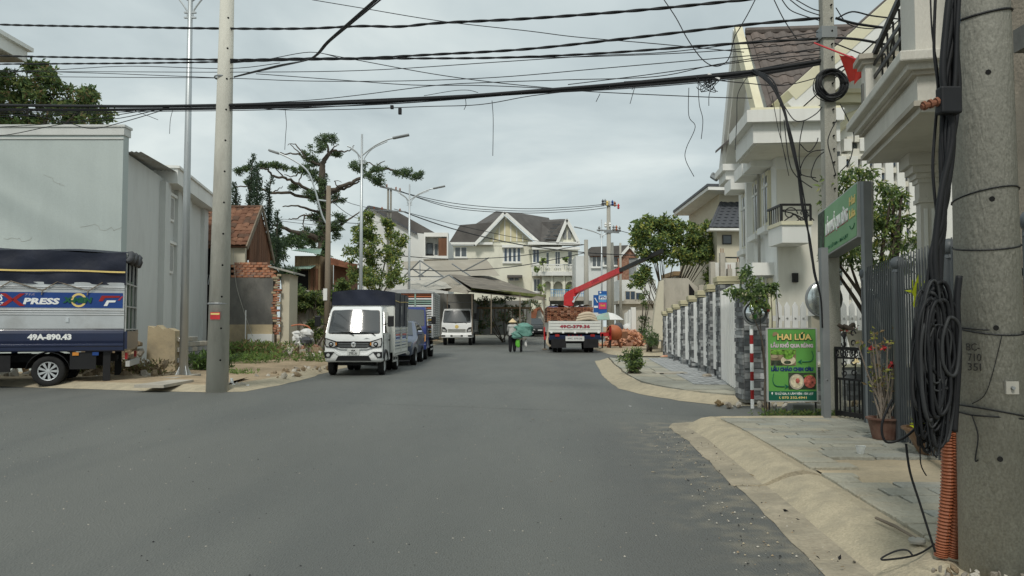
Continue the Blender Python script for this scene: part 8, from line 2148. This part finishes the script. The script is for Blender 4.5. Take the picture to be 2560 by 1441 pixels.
SVR = (([(2090, 48), (2130, 30), (2180, 40), (2245, 48)], .012), ([(2090, 46), (2140, 60), (2225, 72)], .02), ([(2090, 95), (2150, 100), (2215, 112)], .02), ([(2085, 108), (2140, 130), (2190, 150)], .010), ([(2090, 20), (2120, 60), (2170, 72), (2215, 68)], .008), ([(2085, 180), (2120, 165), (2200, 190)], .014))
SV = [q[0] for q in SVR]
for pts, rr in SVR:
  wire(['thin arched cable, topmost from the square pole to the balcony house', 'thick upper cable from the square pole to the balcony house', 'thick middle cable from the square pole to the balcony house', 'thin slanting cable under the thick middle one by the flag', 'thin sagging cable looping from the pole top to the balcony house', 'lowest cable from the square pole behind the red flag'][SV.index(pts)], [at(px, py, Yb + .15 * i) for i, (px, py) in enumerate(pts)], rr, group='cables to the balcony house', raw=True, name='service_cable')
DLB = ['uppermost of three parallel lines over the cream house', 'middle of three parallel lines over the cream house', 'lowest of three parallel lines over the cream house', 'thickest far line falling from the twin pole across the cream house', 'thin line falling from the twin pole to the plain far pole', 'line crossing low before the cream house windows', 'lowest far line, just above the nursery roof', 'short line from the transformer pole into the round tree', 'upper short line left of the old brown pole', 'lower short line left of the old brown pole', 'upper line from the old brown pole to the twin pole', 'lower line from the old brown pole to the twin pole']
for kk_, (pts, rr) in enumerate((([(950, 468, 48), (1130, 508, 50), (1300, 522, 52), (1430, 518, 54), (1505, 512, 56)], .022), ([(975, 472, 48), (1130, 515, 50), (1300, 528, 52), (1430, 523, 54), (1510, 515, 56)], .022), ([(1000, 478, 48), (1130, 520, 50), (1300, 533, 52), (1440, 528, 54), (1515, 520, 56)], .022),
        ([(1000, 527, 48), (1130, 572, 50), (1300, 612, 52), (1465, 632, 56), (1620, 640, 50), (1850, 645, 34)], .035), ([(985, 523, 48), (1130, 560, 50), (1320, 600, 54), (1460, 612, 56)], .02), ([(1000, 640, 48), (1130, 648, 50), (1300, 640, 52), (1460, 612, 56)], .025), ([(1000, 672, 48), (1130, 678, 50), (1300, 665, 52), (1465, 632, 56)], .028),
        ([(1541, 575, 56), (1600, 590, 50), (1660, 600, 42)], .022), ([(700, 548, 46), (825, 555, 31), (905, 560, 30.2)], .012), ([(640, 545, 44), (760, 560, 36), (825, 566, 31)], .012), ([(825, 480, 30.5), (880, 510, 38), (968, 530, 48)], .014), ([(825, 500, 30.5), (890, 545, 38), (975, 560, 48)], .014))):
  wire(DLB[kk_], [at(*p) for p in pts], rr, group='distant overhead lines', raw=True, name='distant_line', mat='cable_grey')
# ------------------------------------------------------------------ cables hanging on the near pole
hg = wthing('hanging_cables', 'thick mass of looped black cables hanging on the near concrete pole', 'cable', at(2330, 1100, 3.9))
Yn = 3.82
for k in range(11):
  j = lambda a: rnd.uniform(-a, a); d = k * .006
  P_ = [at(2385 + j(18), -60, Yn - d), at(2380 + j(16), 60, Yn - d), at(2372 + j(16), 200, Yn - d), at(2368 + j(14), 330, Yn - d), at(2362 + j(12), 470, Yn - d), at(2352 + j(10), 560, Yn - d), at(2340 + j(16), 640, Yn - d), at(2330 + j(24), 740, Yn - d), at(2325 + j(30), 800, Yn - d)]
  mb = MB(); mb.tube(smoothpath(P_), rnd.choice([.009, .012, .015, .007]), 6); mb.build('strand', 'cable_black' if k != 3 else 'cable_blue', hg, smooth=True, fix=False)
for P2, r_ in (([(2340, -40), (2335, 120), (2345, 220), (2338, 320), (2332, 420), (2340, 520), (2352, 600)], .007), ([(2325, -40), (2330, 80), (2342, 160), (2352, 260), (2358, 330)], .004), ([(2395, 0), (2392, 120), (2398, 220), (2390, 300), (2370, 420)], .012), ([(2398, 690), (2392, 760), (2396, 880), (2390, 1000), (2385, 1080)], .016)):
  mb = MB(); mb.tube(smoothpath([at(px, py, Yn) for px, py in P2]), r_, 6); mb.build('strand', 'cable_black', hg, smooth=True, fix=False)
for k in range(80):
  cxp = rnd.gauss(2336, 17); top = rnd.uniform(690, 840) + abs(cxp - 2335) * .6; bot = rnd.uniform(930, 1150) - abs(cxp - 2335) * .8; w = rnd.uniform(5, 32)
  if cxp + w > 2402: cxp = 2402 - w
  if cxp - w < 2266: cxp = 2266 + w
  Yk = Yn - rnd.uniform(-.04, .13)
  sk = rnd.uniform(-20, 16)
  P_ = []
  for q in range(25):
    a = 2 * math.pi * q / 24
    yy = (top + bot) / 2 - (bot - top) / 2 * math.copysign(abs(math.cos(a)) ** .75, math.cos(a))
    P_.append(at(cxp + w * math.sin(a) * (1 + .22 * math.sin(2 * a + k) + .1 * math.sin(3 * a + 2 * k)) + sk * (yy - top) / (bot - top), yy, Yk + .02 * math.sin(a)))
  mb = MB(); mb.tube(P_, rnd.choice([.004, .005, .007, .009, .010]), 6); mb.build('loop', rnd.choice(['cable_black', 'cable_black', 'cable_grey']), hg, smooth=True, fix=False)
mb = MB(); c = at(2372, 250, Yn - .08); mb.box(c.x - .05, c.x + .05, c.y - .03, c.y + .03, c.z - .07, c.z + .06); sb = mb.build('junction_box', 'cable_black', hg, bevel=.01)
mb = MB(); mb.cyl(c + Vector((-.02, 0, .0)), c + Vector((-.13, 0, -.035)), .014, .014, 8);
for q in range(3): mb.cyl(c + Vector((-.05 - q * .03, 0, -.008 - q * .009)), c + Vector((-.062 - q * .03, 0, -.012 - q * .009)), .022, None, 10)
mb.build('cable_gland', 'rust', sb)
for P2, r_ in (([(2265, 1110), (2275, 1180), (2300, 1260), (2322, 1330), (2338, 1380)], .0055), ([(2300, 1100), (2302, 1160), (2316, 1190)], .003), ([(2230, 1000), (2205, 1060), (2215, 1105), (2260, 1095), (2300, 1060)], .006)):
  mb = MB(); mb.tube(smoothpath([at(px, py, Yn + .1) for px, py in P2]), r_, 6); mb.build('trailing_end', 'cable_black', hg, smooth=True, fix=False)
for P2, r_ in (([(2395, 1030), (2430, 1038), (2480, 1042), (2560, 1048)], .004), ([(2400, 820), (2460, 825), (2560, 830)], .003), ([(2430, 1010), (2460, 990), (2480, 940), (2505, 840)], .002), ([(2430, 1040), (2445, 1090), (2438, 1150), (2446, 1150)], .003)):
  mb = MB(); mb.tube(smoothpath([onA(px, py, .006) for px, py in P2]), r_, 5); mb.build('pole_wire', 'cable_black', poleA, smooth=True, fix=False)
for (x0p, y0p, x1p, y1p, label) in ((2402, 1060, 2352, 1392, 'orange corrugated conduit leaning left at the near pole foot'), (2410, 1085, 2386, 1394, 'orange corrugated conduit hugging the near pole foot')):
  base = gnd(x1p, y1p, .125); topp = at(x0p, y0p, pA.y - .02 if x1p < 2370 else pA.y + .02)
  topp.y = base.y - .08
  mb = MB(); n = 90; mid = base.lerp(topp, .5) + Vector((.015, 0, 0))
  path = smoothpath([base, mid, topp], n // 2); rs = [.031 + .004 * (1 if (i // 1) % 2 else -1) for i in range(len(path))]
  mb.tube(path, rs, 12); tag(mb.build('conduit', 'conduit', smooth=False), label, 'conduit', 'orange conduits')
# ------------------------------------------------------------------ woman pushing a loaded bicycle
def skin_body(name, joints, edges, radii, mats, zones, parent):
  me = bpy.data.meshes.new(name); me.from_pydata(joints, edges, [])
  o = bpy.data.objects.new(name, me); COL.objects.link(o)
  m = o.modifiers.new('s', 'SKIN'); m.use_smooth_shade = True
  for v_, r in zip(me.skin_vertices[0].data, radii): v_.radius = r if isinstance(r, tuple) else (r, r)
  me.skin_vertices[0].data[0].use_root = True
  o.modifiers.new('d', 'SUBSURF').levels = 2
  bpy.context.view_layer.update()
  m2 = bpy.data.meshes.new_from_object(o.evaluated_get(bpy.context.evaluated_depsgraph_get()))
  bpy.data.objects.remove(o); bpy.data.meshes.remove(me)
  m2.materials.clear()
  for q in mats: m2.materials.append(MAT[q])
  for p in m2.polygons:
    p.material_index = zones(p.center); p.use_smooth = True
  m2.name = name
  o = bpy.data.objects.new(name, m2); COL.objects.link(o); setp(o, parent)
  return o
g = gnd(1281, 881)
pr = thing('person', 'person in grey jacket and conical straw hat pushing a loaded bicycle', 'person', g, R(-6))
J = [(0, 0, .86), (0, 0, 1.05), (0, .02, 1.22), (0, .06, 1.33), (0, .09, 1.42), (0, .11, 1.50),
  (-.09, 0, .82), (-.10, .02, .45), (-.10, -.05, .08), (-.10, .06, .03),
  (.09, 0, .82), (.10, .10, .46), (.09, .06, .09), (.09, .17, .03),
  (-.17, .05, 1.28), (-.22, .13, 1.05), (-.12, .36, .98), (-.10, .42, .97),
  (.17, .05, 1.28), (.25, .16, 1.06), (.22, .40, 1.0), (.22, .46, .99)]
E = [(0, 1), (1, 2), (2, 3), (3, 4), (4, 5), (0, 6), (6, 7), (7, 8), (8, 9), (0, 10), (10, 11), (11, 12), (12, 13), (3, 14), (14, 15), (15, 16), (16, 17), (3, 18), (18, 19), (19, 20), (20, 21)]
rad = [(.19, .14), (.18, .135), (.20, .14), (.13, .10), .06, (.09, .10), .14, .105, .08, .06, .14, .105, .08, .06, .10, .08, .06, .04, .10, .08, .06, .04]
def zones(c):
  if c.z < .10: return 1
  if c.z < .84: return 1
  if c.z > 1.40: return 2
  if abs(c.y) > .33 and c.z > .9: return 2
  return 0
skin_body('body', J, E, rad, ['cloth_grey', 'cloth_black', 'skin'], zones, pr)
mb = MB()
for s, hx, hy in ((-1, -.10, .43), (1, .22, .47)):      # five short fingers closing on the grip
  for q in range(4): mb.tube([(hx - .03 + q * .02, hy, .985), (hx - .03 + q * .02, hy + .035, .985), (hx - .03 + q * .02, hy + .045, .955)], [.009, .009, .007], 5)
  mb.tube([(hx - s * .03, hy - .02, .98), (hx - s * .045, hy + .02, .965)], [.010, .008], 5)
mb.build('fingers', 'skin', pr, smooth=True)
mb = MB(); mb.ball((0, .10, 1.49), .088, .10, .10, 6); mb.build('hair', 'cloth_black', pr, smooth=True)
mb = MB(); mb.lathe([(.215, 1.47), (.20, 1.485), (.11, 1.575), (.008, 1.665)], 20, (0, .11, 0)); mb.lathe([(.215, 1.468), (.195, 1.475), (.10, 1.56), (.001, 1.64)], 20, (0, .11, 0)); mb.build('conical_hat', 'straw', pr, smooth=True)
bk = thing('bicycle', 'old bicycle almost hidden under sacks, pushed up the road', 'bicycle', g + Vector((.42, .05, 0)), R(-4))
def ring_(mb, c, r, w, n=22, rr=.016): mb.tube([(c[0], c[1] + r * math.cos(a), c[2] + r * math.sin(a)) for a in [2 * math.pi * q / n for q in range(n + 1)]], rr, 6)
for y in (.0, 1.02):
  mb = MB(); ring_(mb, (0, y, .33), .315, .03); w_ = mb.build('wheel', 'tyre', bk, smooth=True)
  mb = MB()
  for q in range(12): a = 2 * math.pi * q / 12; mb.bar((0, y, .33), (0, y + .30 * math.cos(a), .33 + .30 * math.sin(a)), .004, .004)
  ring_(mb, (0, y, .33), .29, .02, rr=.008); mb.build('rim', 'galv', w_)
mb = MB()
for a, c in (((0, 0, .33), (0, .22, .78)), ((0, .22, .78), (0, .85, .80)), ((0, .85, .80), (0, .45, .32)), ((0, .45, .32), (0, .22, .78)), ((0, .45, .32), (0, 0, .33)), ((0, .85, .85), (0, 1.02, .33))): mb.cyl(a, c, .016, .016, 6)
mb.build('frame', 'chassis', bk)
mb = MB(); mb.tube(smoothpath([(-.27, .66, .98), (-.22, .8, 1.0), (0, .86, .96), (.22, .8, 1.0), (.27, .66, .98)]), .012, 6); mb.build('handlebar', 'galv', bk)
mb = MB(); mb.ball((0, .2, .84), .09, .13, .045, 5); mb.build('saddle', 'chassis', bk)
mb = MB(); mb.box(-.28, .28, -.2, .25, .64, .67); mb.build('rear_rack', 'wood_grey', bk)
mb = MB(); mb.bar((0, -.16, .02), (0, -.14, .55), .09, .02, up=(0, 1, 0)); mb.build('mudguard', 'chassis', bk)
def sack(name, label, c, r, mat, n=8, jt=.12, rz=0):
  t = thing(name, label, 'bag', c, rz)
  mb = MB(); mb.ball((0, 0, 0), 1, 1, 1, n, 0, .02)
  f_ = lambda a: math.copysign(abs(a) ** .62, a)
  mb.v = [(f_(x) * r[0] * (1 + .16 * math.sin(5 * z + 3 * y)) + jt * r[0] * rnd.uniform(-1, 1), f_(y) * r[1] + jt * r[1] * rnd.uniform(-1, 1), r[2] + f_(z) * r[2] * (1 + .18 * math.sin(4 * x + 1)) + jt * r[2] * rnd.uniform(-1, 1)) for x, y, z in mb.v]
  mb.build('cloth', mat, t, smooth=False)
  mb = MB(); mb.tube([(-r[0] * .3, 0, r[2] * 1.8), (0, 0, r[2] * 2.05), (r[0] * .25, .02, r[2] * 1.8)], [.02, .045, .02], 6); mb.build('tied_neck', mat, t)
  return t
bc = g + Vector((.44, .05, 0))
sack('sack', 'big blue-green woven sack on top of the bicycle load', bc + Vector((.10, .05, .80)), (.47, .4, .30), 'sack_green')
sack('sack', 'lower slumped blue-green sack on the left of the bicycle', bc + Vector((-.22, .0, .66)), (.30, .28, .18), 'sack_green')
sack('carrier_bag', 'bright lime plastic bag hanging beside the bicycle wheel', bc + Vector((-.17, -.08, .25)), (.11, .08, .20), 'bag_lime', 6, .08)
sack('carrier_bag', 'small white plastic bag hanging on the bicycle right side', bc + Vector((.22, -.02, .28)), (.07, .08, .17), 'bag_white', 6, .08)
# ------------------------------------------------------------------ rubble, weeds and litter
def rubble(label, region, n, smin, smax, mats, name='rubble'):
  t = wthing(name, label, 'rubble', region(0.5, .5))
  for i in range(n):
    p = region(rnd.random(), rnd.random()); s = rnd.uniform(smin, smax)
    inst(rnd.choice(stone_meshes), 'stone', t, p + UZ * s * .25, [rnd.uniform(0, 6) for _ in 'xyz'], (s * rnd.uniform(.8, 1.4), s, s * rnd.uniform(.6, 1)), rnd.choice(mats))
  return t
rubble('pile of loose brown stones beneath the navy truck', lambda u, v: Vector((-13.5 + 5.2 * u, 18.6 + 1.6 * v, .08 + .35 * rnd.random() * (v > .5))), 120, .06, .2, ['rock_brown', 'rock', 'rock_brown', 'rock_pale'])
rubble('stones and brick bits around the ruined house base', lambda u, v: Vector((-10.8 + 4.0 * u, 28.6 + 2.6 * v, .15 + .4 * v)), 110, .06, .18, ['rock_brown', 'rock', 'brick_dull', 'rock_pale'])
rubble('broken pale concrete lumps along the left kerb', lambda u, v: Vector((-6.0 + .8 * u * u, 18.6 + 4.5 * v, .08)), 40, .03, .11, ['rock_pale', 'rock', 'rock_brown'])
rubble('stones scattered at the foot of the stone fence corner', lambda u, v: Vector((3.3 + 2.4 * u, 12.5 + .5 * v, .03)), 46, .03, .085, ['rock', 'rock_pale', 'rock_brown', 'leaf_brown'])
rubble('white plaster lumps dumped at the left concrete pole foot', lambda u, v: gnd(552, 974) + Vector((.0 + .5 * u, -.1 + .35 * v, .03)), 16, .05, .12, ['bag_white', 'rock_pale'])
rubble('grit and stones heaped round the near concrete pole foot', lambda u, v: Vector((pA.x - .35 + .5 * u, pA.y - .25 + .2 * v, .13)), 34, .008, .028, ['rock', 'rock_pale', 'rock_brown'])
for px0, py0, px1, py1, label in ((335, 958, 470, 966, 'flat tan concrete slab lying on the dirt before the lamp post'), (400, 942, 490, 948, 'darker thin slab under the lamp post foot')):
  a, c = gnd(px0, py1, .12), gnd(px1, py0, .12)
  mb = MB(); mb.slab([(a.x, a.y, .09), (c.x - .1, a.y - .05, .09), (c.x, c.y + .3, .11), (a.x + .25, c.y + .3, .11)], (0, 0, .06)); tag(mb.build('concrete_slab', 'concrete_raw'), label, 'slab')
t = wthing('refuse_heap', 'white and grey cloth refuse heap before the garden wall', 'refuse', gnd(757, 905))
for k in range(9):
  c = at(757 + rnd.uniform(-18, 18), 850 + rnd.uniform(-18, 18), 31 + rnd.uniform(-.5, .5)); mb = MB(); mb.ball(c, rnd.uniform(.15, .32), .2, rnd.uniform(.1, .22), 5, 0, .2); mb.build('cloth', rnd.choice(['bag_white', 'bag_white', 'tarp_grey', 'bag_white']), t)
mb = MB(); mb.tube(smoothpath([at(728, 815, 31), at(750, 812, 31), at(772, 818, 31), at(778, 835, 31)]), .03, 6); mb.build('hose', 'orange_paint', t)
def weeds(name, label, pts, dens, size, mats, spread, hgt, asp=.25, cat='weeds'):
  mb = MB()
  for p, n in pts:
    for _ in range(n):
      q = p + Vector((rnd.gauss(0, spread), rnd.gauss(0, spread * .6), 0)); d = Vector((rnd.gauss(0, .5), rnd.gauss(0, .5), 1.2)).normalized()
      for w in range(3): leaf(mb, q + d * (hgt * rnd.random()), size * rnd.uniform(.6, 1.4), asp, rnd.randrange(len(mats)), -.7)
  return tag(mb.build(name, mats, fix=False), label, cat, kind='stuff')
weeds('weeds', 'rank green weeds round the ruined house', [(Vector((rnd.choice([-10.2, -9.6, -8.9, -8.0]) + rnd.gauss(0, .3), 29.2 + rnd.uniform(-.9, 1.4), .15)), rnd.choice([20, 50, 120])) for k in range(18)], 1, .17, ['leaf_grass', 'leaf_mid', 'leaf_pale', 'leaf_brown'], .42, .55)
weeds('weeds', 'green weeds along the left verge behind the first truck', [(Vector((rnd.choice([-8.7, -8.0, -6.6]) + rnd.gauss(0, .2), 26.4 + rnd.uniform(-.8, .8), .1)), rnd.choice([15, 40, 70])) for k in range(7)], 1, .13, ['leaf_grass', 'leaf_mid', 'leaf_pale'], .35, .3)
weeds('weeds', 'tuft of grass at the wall by the lamp post', [(Vector((-8.5 + .15 * k, 21.9, .1)), 110) for k in range(5)], 1, .15, ['leaf_grass', 'leaf_mid', 'leaf_dark'], .16, .45)
weeds('weeds', 'small weed patch on the bare dirt verge', [(gnd(597, 938, .1), 60)], 1, .10, ['leaf_grass', 'leaf_pale'], .2, .12)
weeds('weeds', 'straggly weeds at the alley corner below the sapling', [(Vector((3.55 + .14 * k, 11.2 + rnd.uniform(-.1, .1), .03)), 34) for k in range(8)], 1, .06, ['leaf_grass', 'leaf_olive', 'leaf_dark'], .09, .09)
weeds('weeds', 'dry brown weeds growing between the stones by the navy truck', [(Vector((-10.9 + .3 * k, 19.6, .1)), 60) for k in range(8)], 1, .13, ['leaf_brown', 'leaf_olive', 'rock_brown'], .3, .35)
mb = MB();
for k in range(14): mb.ball((4.3 + k * .16, 12.3 - .035 * k + rnd.uniform(-.04, .04), .02), .16, .12, .06 + .03 * rnd.random(), 5, 0, .15)
tag(mb.build('soil_ridge', 'render_stain', smooth=True), 'low ridge of dark soil across the alley behind the menu board', 'soil')
mb = MB(); a = gnd(2033, 1035, .02); mb.box(a.x - .28, a.x + .15, a.y + .05, a.y + .3, .0, .15); tag(mb.build('kerb_block', 'concrete_dark', bevel=.02), 'dark concrete block at the foot of the sign mast', 'block')
c = gnd(1675, 934, .13); mb = MB(); mb.box(c.x - .38, c.x + .38, c.y - .25, c.y + .3, .12, .16); mb.box(c.x - .3, c.x - .2, c.y - .256, c.y - .25, .125, .15, 1); mb.box(c.x + .2, c.x + .3, c.y - .256, c.y - .25, .125, .15, 1)
tag(mb.build('inspection_cover', ['concrete_raw', 'dark_void'], bevel=0), 'raised concrete inspection cover on the island pavement', 'cover')
c = gnd(1632, 872, .12); mb = MB(); mb.ball(c + UZ * .3, .30, .26, .42, 4, 0, .18); tag(mb.build('boulder', 'rock_pale'), 'upright grey boulder at the end of the stone fence', 'boulder')
c = gnd(1767, 943, .13); mb = MB(); mb.ball(c + UZ * .03, .12, .07, .05, 5, 0, .2); tag(mb.build('litter', 'rock'), 'small dark stone lying on the island pavement', 'stone')
c = gnd(1672, 893, .13); mb = MB(); mb.ball(c + UZ * .03, .32, .12, .05, 5, 0, .25); tag(mb.build('sand_sack', 'brick_pink'), 'flattened pinkish sack by the far fence pillars', 'sack')
c = gnd(2152, 1135, .125); mb = MB(); mb.lathe([(.03, 0), (.045, .07), (.047, .072)], 14, c);
o_ = mb.build('plastic_cup', 'plastic_clear'); tag(o_, 'crumpled clear plastic cup on the near pavement', 'cup')
a, c = gnd(2190, 1300, .125), gnd(2290, 1352, .13); mb = MB(); mb.tube([a + UZ * .012, a.lerp(c, .5) + UZ * .02, c + UZ * .012], [.009, .010, .007], 6); tag(mb.build('stick', 'wood_grey'), 'short wooden stick lying on the near pavement edge', 'stick')
c = gnd(2293, 1357, .125); mb = MB(); mb.lathe([(.001, 0), (.042, 0), (.045, .012), (.04, .022), (.001, .02)], 18, c); tag(mb.build('metal_disc', 'concrete_far'), 'round grey metal disc lying beside the orange conduits', 'disc')
mb = MB(); mb.tube(smoothpath([gnd(2338, 1360, .13), gnd(2290, 1388, .13), gnd(2215, 1400, .12), gnd(2205, 1395, .13), gnd(2240, 1378, .16), gnd(2268, 1376, .17), gnd(2282, 1390, .15)]), .005, 6); tag(mb.build('cable_offcut', 'cable_black', smooth=True), 'bent black cable offcut lying at the kerb top', 'cable')
c = gnd(2520, 1425, .125); mb = MB(); mb.box(c.x - .06, c.x + .12, c.y - .04, c.y + .05, .12, .15); tag(mb.build('stone_slab', 'concrete_raw', bevel=.008), 'broken flat paving piece at the near pole foot', 'slab')
for px, py, s, mm, lab in ((1637, 1182, .05, 'straw', 'pale dry leaf lying on the asphalt before the kerb'), (1372, 1205, .04, 'leaf_brown', 'dark twig lying on the open asphalt'), (1580, 1017, .08, 'bag_white', 'white paper scrap on the road near the island kerb'), (1335, 1050, .06, 'leaf_brown', 'dark leaf in the middle of the road'), (1653, 1022, .05, 'bag_white', 'small white scrap by the alley mouth')):
  mb = MB(); p = gnd(px, py);
  for q in range(2): leaf(mb, p + UZ * .008, s, .5, 0)
  mb.v = [(a, b_, max(.006, .006 + (z_ - .008) * .2)) for a, b_, z_ in mb.v]
  tag(mb.build('litter', mm, fix=False), lab, 'litter')
mb = MB()
for k in range(26):
  y = rnd.uniform(3.9, 9.8); x = kerb_x(y) - .66 + rnd.uniform(-.02, .22); leaf(mb, Vector((x, y, .03)), rnd.uniform(.02, .06), .35, rnd.randrange(2))
mb.v = [(a, b_, max(.012, min(z_, .03))) for a, b_, z_ in mb.v]
tag(mb.build('leaf_litter', ['leaf_brown', 'cloth_black'], fix=False), 'dead leaves and twigs caught in the near gutter', 'leaves', kind='stuff')
